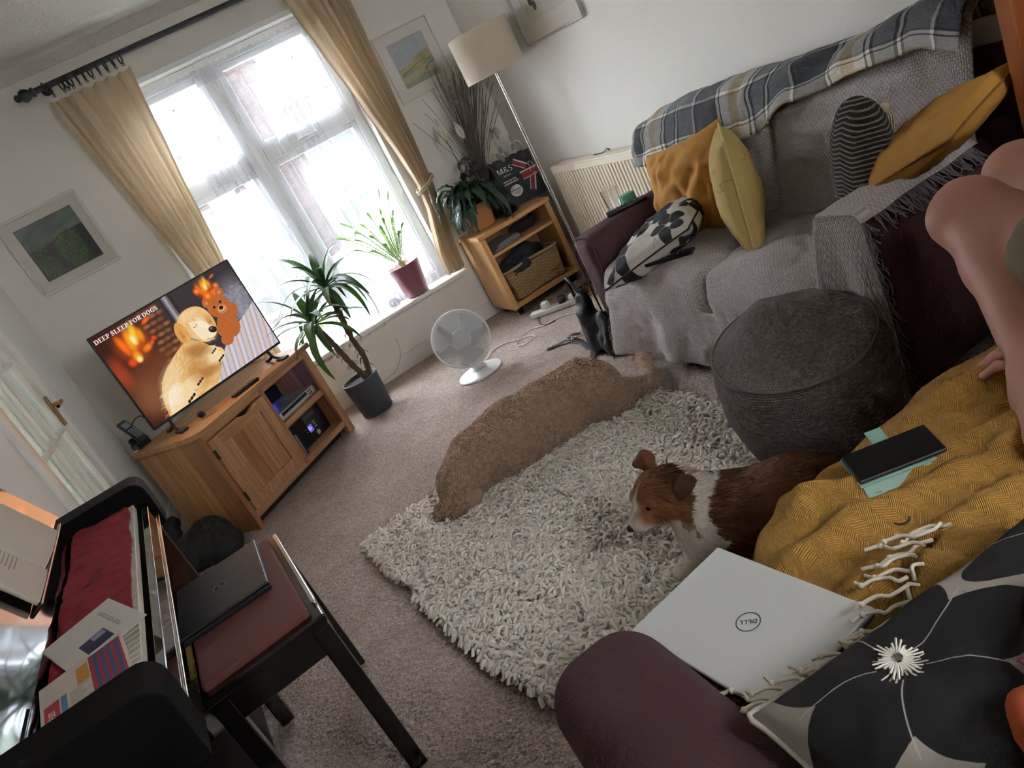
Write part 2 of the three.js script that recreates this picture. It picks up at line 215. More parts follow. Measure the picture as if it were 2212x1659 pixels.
// ---------- the street ----------
struct('ground', span(-30, 30, -0.75, -0.6, -30, -WT), std(0x242424, 0.95));
struct('ground_garden', span(-30, 30, -0.3, -0.13, ZB + 0.28, 30), std(0x77756f, 0.95));
{
  const bumpB = gtex(256, 256, (u, v) => { const r = v * 16, row = Math.floor(r), x = u * 6 + (row % 2) * 0.5; return (r % 1 < 0.12 || x % 1 < 0.05) ? 0.2 : 0.8; }, 0.75, 0.83);
  const brickC = dtex(256, 256, (u, v) => { const r = v * 16, row = Math.floor(r), x = u * 6 + (row % 2) * 0.5; if (r % 1 < 0.12 || x % 1 < 0.05) return [112, 106, 102]; const k = 0.85 + 0.3 * h3(Math.floor(x) % 6, row, 5); return [112 * k, 88 * k, 84 * k]; }, true, 0.75, 0.83);
  const brick = std(0x6e6868, 0.95, { map: brickC, bumpMap: bumpB, bumpScale: 0.01 });
  const hs = thing('house', 'brick house across the street with white framed windows', 'house', [0, -0.6, -8.4]);
  const holes = [[0.15, 1.85, 0.2, 2.15, 4, 5], [2.55, 3.6, 0.75, 2.3, 2, 3], [0.55, 1.75, 3.0, 4.2, 2, 2], [2.6, 3.7, 2.95, 4.15, 2, 2], [4.6, 5.8, 0.8, 2.3, 2, 3], [4.6, 5.8, 2.95, 4.15, 2, 2]];
  const pts = [[-0.7, 0], [11, 0], [11, 5], [-0.7, 5]];
  const wg = extr(pts, 0.3, 0, holes.map(([a, b, c, d]) => [[a, c], [a, d], [b, d], [b, c]])); wg.translate(0, 0, -0.3);
  obj('house_wall', [wg, span(-0.7, 11, 0, 5, -6, -5.8), span(-0.7, -0.4, 0, 5, -5.8, -0.3)], brick, hs);
  obj('roof', [extr([[0.3, 4.92], [0.3, 5], [-3, 6.2], [-6.3, 5], [-6.3, 4.92], [-3, 6.05]], 12).applyMatrix4(new THREE.Matrix4().makeBasis(V(0, 0, 1), V(0, 1, 0), V(1, 0, 0))).translate(-1, 0, 0)], std(0x3b3431, 0.9, DS), hs);
  const white = std(0x85888d, 0.6), dark = std(0x20262c, 0.3);
  for (const [a, b, c, d, nx, ny] of holes) {
    const f = [span(a, a + 0.06, c, d, -0.12, -0.04), span(b - 0.06, b, c, d, -0.12, -0.04), span(a, b, c, c + 0.07, -0.12, 0.03), span(a, b, d - 0.06, d, -0.12, -0.04)];
    for (let i = 1; i < nx; i++) f.push(span(lerp(a, b, i / nx) - 0.02, lerp(a, b, i / nx) + 0.02, c, d, -0.1, -0.05));
    for (let j = 1; j < ny; j++) f.push(span(a, b, lerp(c, d, j / ny) - 0.02, lerp(c, d, j / ny) + 0.02, -0.1, -0.05));
    const win = obj('window', f, white, hs); obj('pane', span(a, b, c, d, -0.09, -0.085), dark, win);
  }
  const wg2 = thing('house', 'tall brick block added out of view to dim the left wall', 'house', [5.2, -0.6, -3.2]); obj('house_wall', [span(0, 8, 0, 7.5, -3.4, 0)], brick, wg2); obj('roof', extr([[0.3, 7.5], [-1.7, 9], [-3.7, 7.5]], 8.4).applyMatrix4(new THREE.Matrix4().makeBasis(V(0, 0, 1), V(0, 1, 0), V(1, 0, 0))).translate(-0.2, 0, 0), std(0x3b3431, 0.9, DS), wg2); for (const y of [1, 4]) for (const z of [-2.6, -1.2]) { const win = obj('window', [span(-0.03, 0.02, y, y + 1.3, z - 0.4, z - 0.34), span(-0.03, 0.02, y, y + 1.3, z + 0.34, z + 0.4), span(-0.03, 0.02, y, y + 0.06, z - 0.34, z + 0.34), span(-0.03, 0.02, y + 1.24, y + 1.3, z - 0.34, z + 0.34)], white, wg2); obj('pane', span(-0.02, -0.005, y + 0.06, y + 1.24, z - 0.34, z + 0.34), dark, win); }  // unseen block, added to cut the sky light reaching the left wall
  // white car parked by the kerb
  const car = thing('car', 'white car parked in the street outside the net curtain', 'car', [3.3, -0.6, -4.6]);
  const body = extr([[-1.9, 0.25], [-1.95, 0.6], [-1.8, 0.8], [-1.25, 0.9], [-0.7, 1.42], [0.8, 1.45], [1.45, 1.0], [1.95, 0.85], [2.0, 0.3]], 1.5, 0.08); body.translate(0, 0, -0.75);
  obj('body', body, phy(0xb9bcc0, 0.4, { clearcoat: 0.5 }), car);
  for (const s of [-1, 1]) obj('window', extr([[-1.05, 0.92], [-0.62, 1.33], [0.75, 1.36], [1.25, 0.98]], 0.02).translate(0, 0, s * 0.835 - 0.01), std(0x39424c, 0.1), car);
  for (const x of [-1.25, 1.3]) for (const s of [-1, 1]) obj('wheel', [at(lathe([[0.0, -0.09], [0.3, -0.09], [0.33, -0.06], [0.33, 0.06], [0.3, 0.09], [0, 0.09]], 28), x, 0.33, s * 0.78, Math.PI / 2)], std(0x1c1c1e, 0.7), car);
  for (const s of [-1, 1]) obj('headlight', rbox(0.06, 0.12, 0.3, 0.03, -1.98, 0.68, s * 0.55), std(0xdfe6ec, 0.1), car);
}
function leafBall(r, n, ls, seed) {           // leaf quads scattered in a crown
  const R = rng(seed), gs = []; for (let i = 0; i < n; i++) { const a = R() * 6.28, b = Math.acos(2 * R() - 1), q = r * Math.cbrt(0.3 + 0.7 * R()); const g = new THREE.PlaneGeometry(ls, ls * 0.5); gs.push(at(g, q * Math.sin(b) * Math.cos(a), q * Math.cos(b), q * Math.sin(b) * Math.sin(a), R() * 6, R() * 6, R() * 6)); } return merge(gs);
}
{
  const leafM = phy(0x8fb04a, 0.8, { ...DS, transmission: 0.4, thickness: 0 });
  const b = thing('shrub', 'yellow green shrub outside below the street window', 'shrub', [0.75, -0.6, -1.5]); obj('foliage', at(leafBall(0.45, 900, 0.08, 4), 0, 0.55, 0), leafM, b); for (let i = 0; i < 4; i++) obj('stem', tube([[0, 0, 0], [0.1 * Math.cos(i * 1.6), 0.3, 0.1 * Math.sin(i * 1.6)], [0.25 * Math.cos(i * 1.6), 0.75, 0.25 * Math.sin(i * 1.6)]], 0.014, 6, 5), std(0x6b5a3e, 0.9), b);
}
// ---------- cloth and wood ----------
const weave = (n, k = 0.5) => gtex(256, 256, (u, v) => { const x = u * n, y = v * n, a = Math.sin(x * Math.PI * 2), b = Math.sin(y * Math.PI * 2); return 0.5 + 0.25 * ((Math.floor(x * 2) + Math.floor(y * 2)) % 2 ? a * a : b * b) * 1.4 + k * 0.3 * (tnoise(u, v, 40, 3) - 0.5); });
const linenBump = weave(40); linenBump.repeat.set(8, 8);
function woodTex(a, b, seed, nx = 5, ny = 60) { return dtex(512, 512, (u, v) => { const w = tnoise(u, v, 3, seed) * 0.25, g = tnoise(u, (v + w * 0.08) % 1, nx, seed + 1); const s = tnoise(u * 0.999, v, ny, seed + 2), ring = 0.5 + 0.5 * Math.sin((v * 14 + 2.2 * tnoise(u, v, 4, seed + 5)) * 6.283); const k = clamp(0.3 * ring + 0.35 * s * tnoise(u, v, 8, seed + 3) + 0.25 * g + 0.15); return [0, 1, 2].map((c) => lerp(a[c], b[c], k)); }); }
const streak = (a, b, seed) => { const t = dtex(256, 1024, (u, v) => { const l = 0.55 * tnoise(u, v * 0.12, 64, seed) + 0.45 * tnoise(u, v * 0.06, 26, seed + 4), k = clamp(1.5 * (l - 0.25) + 0.25 * (tnoise(u, v, 6, seed + 2) - 0.5)); return [0, 1, 2].map((c) => lerp(a[c], b[c], k)); }); return t; };
const oakV = std(0xffffff, 0.5, { map: streak([160, 116, 78], [199, 155, 112], 3) }); oakV.map.repeat.set(3.2, 0.9);
const oakV2 = std(0xffffff, 0.5, { map: oakV.map.clone(), color: 0xe2d2c0 }); oakV2.map.offset.set(0.37, 0.2); const oakV3 = std(0xffffff, 0.5, { map: oakV.map.clone(), color: 0xfff2dd }); oakV3.map.offset.set(0.71, 0.6);
const oakH = std(0xffffff, 0.45, { map: oakV.map.clone() }); oakH.map.rotation = Math.PI / 2;
const beech = std(0xffffff, 0.42, { map: streak([196, 146, 92], [222, 176, 120], 31) }); beech.map.repeat.set(3, 0.9);
const beechH = std(0xffffff, 0.42, { map: beech.map.clone() }); beechH.map.rotation = Math.PI / 2;
const chrome = std(0xc9c7c4, 0.18, { metalness: 1 }), black = std(0x17171a, 0.45), blackGloss = phy(0x0d0d0f, 0.08), darkPlastic = std(0x25262a, 0.5);

// ---------- curtain pole, curtains, net ----------
{
  const iron = std(0x35323a, 0.55);
  const p = thing('curtain_pole', 'dark grey curtain pole with turned finials above the street window', 'curtain pole', [0, 2.235, 0.1]);
  obj('pole', at(new THREE.CylinderGeometry(0.0145, 0.0145, 1.62, 20), 0.69, 0, 0, 0, 0, Math.PI / 2), iron, p);
  const fin = lathe([[0.0145, 0], [0.022, 0.004], [0.024, 0.014], [0.016, 0.022], [0.026, 0.034], [0.032, 0.052], [0.026, 0.07], [0.014, 0.078], [0.02, 0.086], [0.012, 0.1], [0, 0.104]], 24);
  obj('finial', at(fin.clone(), -0.12, 0, 0, 0, 0, Math.PI / 2), iron, p); obj('finial', at(fin, 1.5, 0, 0, 0, 0, -Math.PI / 2), iron, p);
  for (const x of [-0.075, 1.47]) obj('bracket', [cyl(0.024, 0.024, 0.012, x, 0, -0.094, Math.PI / 2), cyl(0.009, 0.009, 0.085, x, 0, -0.05, Math.PI / 2), tor(0.0195, 0.005, x, 0, 0, 0, Math.PI / 2, 0)], iron, p);
  const cm = phy(0xcbb698, 0.9, { ...DS, transmission: 0.28, thickness: 0, bumpMap: linenBump, bumpScale: 0.0008 });
  const mk = (label, L, R, ph, tie, ringX) => {
    const c = thing('curtain', label, 'curtain', [0, 0, 0.1], 0);
    const fold = (u, v, y) => { const a = Math.sin(6.283 * (7.3 * u + 0.25 * Math.sin(5 * u + ph)) + ph), b = Math.sin(6.283 * (3.1 * u) + ph * 2 + 2.2 * v); return (0.02 * a + 0.016 * b) * (0.75 + 0.5 * v); };
    const g = sheet((u, v) => { const y = lerp(2.158, 0.4, v), sq = 1 - 0.35 * Math.exp(-(((y - 0.94) / 0.1) ** 2)); const x = lerp(track(L, y), track(R, y), u + 0.012 * Math.sin(u * 40 + ph)); return [x + 0.004 * noise(u * 9, v * 9, ph), y + 0.003 * Math.sin(u * 46), fold(u, v, y) * sq + 0.004 * noise(u * 14, v * 22, 4)]; }, 150, 60, 0, 1.2, 2);
    obj('cloth', g, cm, c);
    for (const x of ringX) obj('ring', [tor(0.026, 0.0042, x, 2.214, 0, 0, Math.PI / 2 + 0.35 * noise(x * 90), 0.1, 20), tor(0.006, 0.0018, x, 2.182, 0, 0, 0, 0, 10)], iron, c);
    if (tie) {
      const cream = std(0xb9ac94, 0.9), [tx, ty, r] = tie, loop = []; for (let i = 0; i < 14; i++) { const a = i / 14 * 6.283; loop.push([tx + r * Math.cos(a), ty + 0.03 * Math.cos(a), 0.055 * Math.sin(a)]); }
      const t = obj('tieback', [tube(loop, 0.007, 60, 6, true), tube(loop.map(([x, y, z]) => [x, y - 0.014, z * 1.03]), 0.006, 60, 6, true)], cream, c);
      const fr = []; for (let i = 0; i < 40; i++) { const a = i * 2.4, q = 0.016 * Math.sqrt(i / 40); fr.push(tube([[tx - 0.02 + q * Math.cos(a), ty - 0.12, 0.062 + q * Math.sin(a)], [tx - 0.02 + 1.4 * q * Math.cos(a), ty - 0.2, 0.062 + 1.4 * q * Math.sin(a)]], 0.0022, 2, 4)); }
      obj('tassel', [...fr, at(lathe([[0, -0.03], [0.017, -0.03], [0.018, -0.01], [0.01, 0.006], [0.014, 0.02], [0.006, 0.034], [0, 0.036]], 20), tx - 0.02, ty - 0.095, 0.062), tube([[tx - 0.02, ty - 0.06, 0.062], [tx - 0.01, ty - 0.02, 0.06]], 0.004, 4, 5)], std(0x8f8778, 0.9), t);
    }
  };
  mk('pleated tan curtain behind the television on the darker side of the window', [[0.4, -0.03], [0.95, 0.05], [1.135, 0.024], [1.6, -0.03], [2.15, -0.095]], [[0.4, 0.2], [0.95, 0.185], [1.162, 0.21], [1.6, 0.26], [2.15, 0.33]], 0.6, null, [-0.055, 0.0, 0.022, 0.045, 0.08, 0.115, 0.15, 0.19, 0.23, 0.27, 0.31]);
  mk('pleated tan curtain tied back with a tassel beside the dark leafy plant', [[0.4, 1.29], [0.55, 1.3], [0.8, 1.375], [0.96, 1.392], [1.2, 1.365], [1.6, 1.3], [2.15, 1.205]], [[0.4, 1.42], [0.93, 1.495], [1.58, 1.54], [2.15, 1.57]], 2.3, [1.44, 0.95, 0.066], [1.24, 1.27, 1.31, 1.35, 1.38, 1.42, 1.46, 1.5, 1.54]);
  // net curtain
  const netCol = dtex(512, 512, (u, v) => { const i = Math.floor(u * 6), j = Math.floor(v * 6), du = u * 6 - i - 0.2 - 0.6 * h3(i, j, 1), dv = v * 6 - j - 0.2 - 0.6 * h3(i, j, 2); const dot = Math.hypot(du, dv) < 0.011 ? 0.45 : 1; return [250 * dot, 250 * dot, 252 * dot]; }, true, 2.2, 3);
  const netM = phy(0xffffff, 0.3, { ...DS, map: netCol, transmission: 0.88, thickness: 0, specularIntensity: 0.2 });
  const n = thing('net_curtain', 'white sheer net curtain with gathered heading across the street window', 'net curtain', [0, 0, -0.03]);
  const R = rng(5), ph = []; for (let i = 0; i < 40; i++) ph.push(R());
  const pl = (u, v) => { const w = u * 23 + 0.9 * Math.sin(u * 17) + 0.6 * Math.sin(u * 41 + 1.4 * v); return 0.62 * Math.sin(6.283 * w) + 0.5 * Math.sin(6.283 * w * 0.43 + 2 + 0.8 * v) + 0.25 * Math.sin(6.283 * w * 2.1 + 3 * v); };
  obj('cloth', sheet((u, v) => {
    const k = sstep(0, 0.09, v); let y = lerp(2.04 + 0.008 * Math.abs(Math.sin(u * 95)), 0.378, v), x = lerp(0.012, 1.352, u), z = -0.045 + 0.017 * pl(u, v) * (0.25 + 0.9 * k);
    x += 0.012 * k * Math.sin(6.283 * (u * 23 + 0.9 * Math.sin(u * 17)) + 1);
    const lo = sstep(0.86, 1, v) * sstep(0.16, 0.26, u) * (1 - sstep(0.58, 0.66, u)); z += 0.15 * lo; y -= 0.05 * sstep(0.965, 1, v) * lo;
    if (v > 0.5) x += 0.03 * (v - 0.5) * noise(u * 5, v * 3);
    return [x, y, z + 0.006 * noise(u * 20, v * 16, 2)];
  }, 420, 90, 0, 1, 1), netM, n);
  obj('heading', sheet((u, v) => [lerp(0.012, 1.352, u), lerp(2.042 + 0.009 * Math.abs(Math.sin(u * 95)), 1.965, v), -0.038 + 0.012 * pl(u, 0) * 0.5 + 0.004 * Math.sin(u * 380)], 420, 8, 0, 1, 0.2), netM, n);
}
// ---------- pictures on the walls ----------
function picture(label, w, h, mat, print, frameM, fw = 0.012, matW = 0.06) {
  const p = thing('picture', label, 'picture');
  obj('frame', [rbox(w, fw, 0.022, 0.003, 0, h / 2 - fw / 2, 0.011), rbox(w, fw, 0.022, 0.003, 0, -h / 2 + fw / 2, 0.011), rbox(fw, h - 2 * fw, 0.022, 0.003, -w / 2 + fw / 2, 0, 0.011), rbox(fw, h - 2 * fw, 0.022, 0.003, w / 2 - fw / 2, 0, 0.011), span(-w / 2 + fw, w / 2 - fw, -h / 2 + fw, h / 2 - fw, 0.002, 0.006)], frameM, p);
  const iw = w - 2 * fw, ih = h - 2 * fw, mw = matW, a = iw / 2 - mw, b = ih / 2 - mw;
  obj('mount', extr([[-iw / 2, -ih / 2], [iw / 2, -ih / 2], [iw / 2, ih / 2], [-iw / 2, ih / 2]], 0.003, 0, [[[-a, -b], [-a, b], [a, b], [a, -b]]]).translate(0, 0, 0.008), mat, p);
  obj('print', new THREE.PlaneGeometry(2 * a + 0.01, 2 * b + 0.01).translate(0, 0, 0.0075), std(0xffffff, 0.8, { map: print }), p);
  obj('glass', span(-iw / 2, iw / 2, -ih / 2, ih / 2, 0.013, 0.0145), phy(0xffffff, 0.02, { transmission: 1, thickness: 0, ior: 1.45 }), p);
  return p;
}
{
  const cream = std(0xcfc9be, 0.9), white = std(0xd4d0c8, 0.5), pale = std(0xdcd8cf, 0.9);
  const wood1 = ctex(512, 448, (c, w, h) => {
    const R = rng(3); c.fillStyle = '#55605a'; c.fillRect(0, 0, w, h);
    for (let i = 0; i < 60; i++) { c.fillStyle = `rgba(${90 + R() * 50},${100 + R() * 45},${98 + R() * 40},0.25)`; c.beginPath(); c.ellipse(R() * w, R() * 180, 40 + R() * 90, 10 + R() * 20, -0.2, 0, 7); c.fill(); }
    c.fillStyle = '#39443a'; c.beginPath(); c.moveTo(0, 200); for (let x = 0; x <= w; x += 16) c.lineTo(x, 185 + 22 * Math.sin(x * 0.013) - x * 0.02); c.lineTo(w, h); c.lineTo(0, h); c.fill();
    c.fillStyle = '#2b2c35'; c.fillRect(430, 160, 82, 290); c.fillStyle = '#3c3a3c'; c.fillRect(150, 190, 70, 270);
    for (const [cx, cy, rx, ry, n] of [[90, 330, 80, 130, 500], [320, 290, 105, 160, 1100]]) for (let i = 0; i < n; i++) { const a = R() * 6.28, q = Math.sqrt(R()), g = 90 + R() * 90; c.strokeStyle = `rgba(${g * 0.72},${g},${g * 0.5},0.6)`; c.lineWidth = 1 + R() * 2.4; const x = cx + q * rx * Math.cos(a), y = cy + q * ry * Math.sin(a); c.beginPath(); c.moveTo(x, y); c.lineTo(x + R() * 14 - 7, y - 4 - R() * 16); c.stroke(); }
    for (let i = 0; i < 260; i++) { c.strokeStyle = `rgba(190,205,180,${0.15 + R() * 0.3})`; c.lineWidth = 1; const x = 290 + R() * 130, y = 150 + R() * 90; c.beginPath(); c.moveTo(x, y); c.lineTo(x + R() * 16 - 8, y + R() * 14 - 7); c.stroke(); }
  });
  const p1 = picture('framed painting of green trees under a dark sky, above the television', 0.425, 0.41, cream, wood1, white, 0.016, 0.045); p1.position.set(-0.45, 1.577, 0.001);
  const hills = ctex(512, 512, (c, w, h) => {
    const R = rng(8); c.fillStyle = '#b3b7b6'; c.fillRect(0, 0, w, h);
    for (let i = 0; i < 120; i++) { c.fillStyle = `rgba(${150 + R() * 50},${160 + R() * 40},${172 + R() * 35},0.25)`; c.beginPath(); c.ellipse(R() * w, R() * 230, 30 + R() * 70, 12 + R() * 22, -0.1, 0, 7); c.fill(); }
    const band = (f, col) => { c.fillStyle = col; c.beginPath(); c.moveTo(0, h); for (let x = 0; x <= w; x += 8) c.lineTo(x, f(x)); c.lineTo(w, h); c.fill(); };
    band((x) => 290 - 0.16 * x + 22 * Math.sin(x * 0.012), '#a9a978'); band((x) => 315 - 0.13 * x + 16 * Math.sin(x * 0.017 + 1), '#c3b477'); band((x) => 350 - 0.1 * x + 12 * Math.sin(x * 0.02 + 2), '#93a488'); band((x) => 372 - 0.06 * x + 14 * Math.sin(x * 0.015), '#c9ab86'); band((x) => 400 - 0.05 * x + 10 * Math.sin(x * 0.02), '#b9b59a'); band((x) => 440 + 14 * Math.sin(x * 0.014), '#9ea98f');
    for (let i = 0; i < 260; i++) { c.strokeStyle = `rgba(${70 + R() * 90},${95 + R() * 70},${80 + R() * 60},0.35)`; c.lineWidth = 1 + R() * 4; const x = R() * w, y = 290 + R() * 210 - x * 0.05; c.beginPath(); c.moveTo(x, y); c.quadraticCurveTo(x + 20, y - 8, x + 45, y - 5 + R() * 6); c.stroke(); }
    c.strokeStyle = 'rgba(60,80,84,0.8)'; c.lineWidth = 9; c.beginPath(); c.moveTo(340, 400); c.quadraticCurveTo(420, 340, 512, 352); c.stroke(); c.lineWidth = 6; c.beginPath(); c.moveTo(40, 352); c.bezierCurveTo(160, 330, 240, 300, 420, 290); c.stroke();
  });
  const p2 = picture('framed watercolour of pale yellow hills, between the tied curtain and the lampshade', 0.375, 0.395, pale, hills, std(0xd8d4cb, 0.45), 0.009, 0.058); p2.position.set(1.765, 1.592, 0.001);
  const ink = ctex(512, 512, (c, w, h) => {
    const R = rng(14); c.fillStyle = '#cfccc2'; c.fillRect(0, 0, w, h);
    for (let i = 0; i < 900; i++) { const g = 60 + R() * 110; c.strokeStyle = `rgba(${g},${g},${g},0.5)`; c.lineWidth = 1 + R() * 2; const x = R() * w, y = R() * (h - 70); c.beginPath(); c.moveTo(x, y); c.lineTo(x + R() * 8 - 4, y + 10 + R() * 26); c.stroke(); }
    c.fillStyle = '#3c3a40'; for (const [x, y, r] of [[120, 390, 26], [150, 430, 20], [92, 350, 18], [330, 380, 16]]) { c.beginPath(); c.ellipse(x, y, r, r * 1.4, 0.4, 0, 7); c.fill(); }
  });
  const p3 = picture('framed ink drawing hung high on the wall behind the lampshade', 0.6, 0.62, pale, ink, std(0xa8a39b, 0.35), 0.01, 0.085); p3.position.set(XR - 0.001, 1.345 + 0.31, 1.045); p3.rotation.y = -Math.PI / 2;
}
// ---------- floor lamp ----------
{
  const l = thing('floor_lamp', 'tall chrome floor lamp with a cream drum shade', 'floor lamp', [1.9, 0, 0.68]);
  obj('base', lathe([[0, 0], [0.125, 0], [0.13, 0.006], [0.128, 0.016], [0.03, 0.022], [0.012, 0.03], [0, 0.03]], 48), chrome, l);
  obj('pole', [cyl(0.0095, 0.0095, 1.42, 0, 0.73, 0), cyl(0.013, 0.013, 0.03, 0, 0.7, 0)], chrome, l);
  const sh = phy(0xd9cdb8, 0.85, { ...DS, transmission: 0.3, thickness: 0, bumpMap: linenBump, bumpScale: 0.0004 });
  const sd = obj('lamp_shade', [lathe([[0.166, 1.312], [0.166, 1.545], [0.1635, 1.545], [0.1635, 1.312], [0.166, 1.312]], 64)], sh, l);
  obj('shade_ring', [tor(0.165, 0.0028, 0, 1.313, 0, Math.PI / 2, 0, 0, 64), tor(0.165, 0.0028, 0, 1.545, 0, Math.PI / 2, 0, 0, 64), ...[0, 1, 2].map((i) => tube([[0, 1.44, 0], [0.163 * Math.cos(i * 2.09), 1.54, 0.163 * Math.sin(i * 2.09)]], 0.0015, 2, 5))], std(0xcfc3ad, 0.7), sd);
  obj('bulb', at(lathe([[0, 0], [0.012, 0], [0.013, 0.02], [0.026, 0.05], [0.03, 0.075], [0.022, 0.098], [0, 0.106]], 20), 0, 1.43, 0), std(0xf2efe8, 0.25), l);
}
// ---------- radiator ----------
{
  const cr = std(0xe2d8c4, 0.42), z0 = 0.535, z1 = 1.56, y0 = 0.12, y1 = 0.71;
  const r = thing('radiator', 'cream panel radiator with vertical ribs behind the sofa arm', 'radiator', [XR, 0, 0]);
  const n = 31, prof = [[z0, 0]]; for (let i = 0; i < n; i++) { const a = lerp(z0 + 0.015, z1 - 0.015, i / n), d = (z1 - z0 - 0.03) / n; prof.push([a, 0.012], [a + d * 0.3, 0.012], [a + d * 0.42, 0.023], [a + d * 0.88, 0.023]); } prof.push([z1 - 0.015, 0.012], [z1, 0.012], [z1, 0]);
  obj('panel', [extr(prof, y1 - y0 - 0.075).applyMatrix4(new THREE.Matrix4().makeBasis(V(0, 0, 1), V(-1, 0, 0), V(0, -1, 0))).translate(-0.078, y1 - 0.037, 0), span(-0.092, -0.078, y0, y0 + 0.038, z0, z1), span(-0.092, -0.078, y1 - 0.037, y1 - 0.002, z0, z1)], cr, r);
  obj('top_grille', [rbox(0.085, 0.012, z1 - z0, 0.004, -0.052, y1, (z0 + z1) / 2), ...[0, 1, 2].map((k) => span(-0.075 + k * 0.02, -0.065 + k * 0.02, y1 + 0.006, y1 + 0.009, z0 + 0.02, z1 - 0.02))], cr, r);
  for (const z of [z0, z1]) obj('side_cover', rbox(0.085, y1 - y0, 0.006, 0.003, -0.052, (y0 + y1) / 2, z), cr, r);
  for (const z of [z0 + 0.1, z1 - 0.13]) obj('bracket', span(-0.06, -0.001, 0.25, 0.6, z, z + 0.03), cr, r);
  for (const z of [z0 + 0.02, z1 - 0.02]) obj('pipe', cyl(0.0075, 0.0075, 0.13, -0.05, 0.066, z), chrome, r);
  tag(obj('stylus', [tube([[2.06, 0.723, 1.0], [2.055, 0.726, 1.1], [2.05, 0.737, 1.155]], 0.0028, 8, 6), cyl(0.005, 0.001, 0.03, 2.049, 0.741, 1.172, -1.2, 0, 0, 10)], darkPlastic), 'thin dark stylus lying on top of the cream radiator', 'stylus');
}
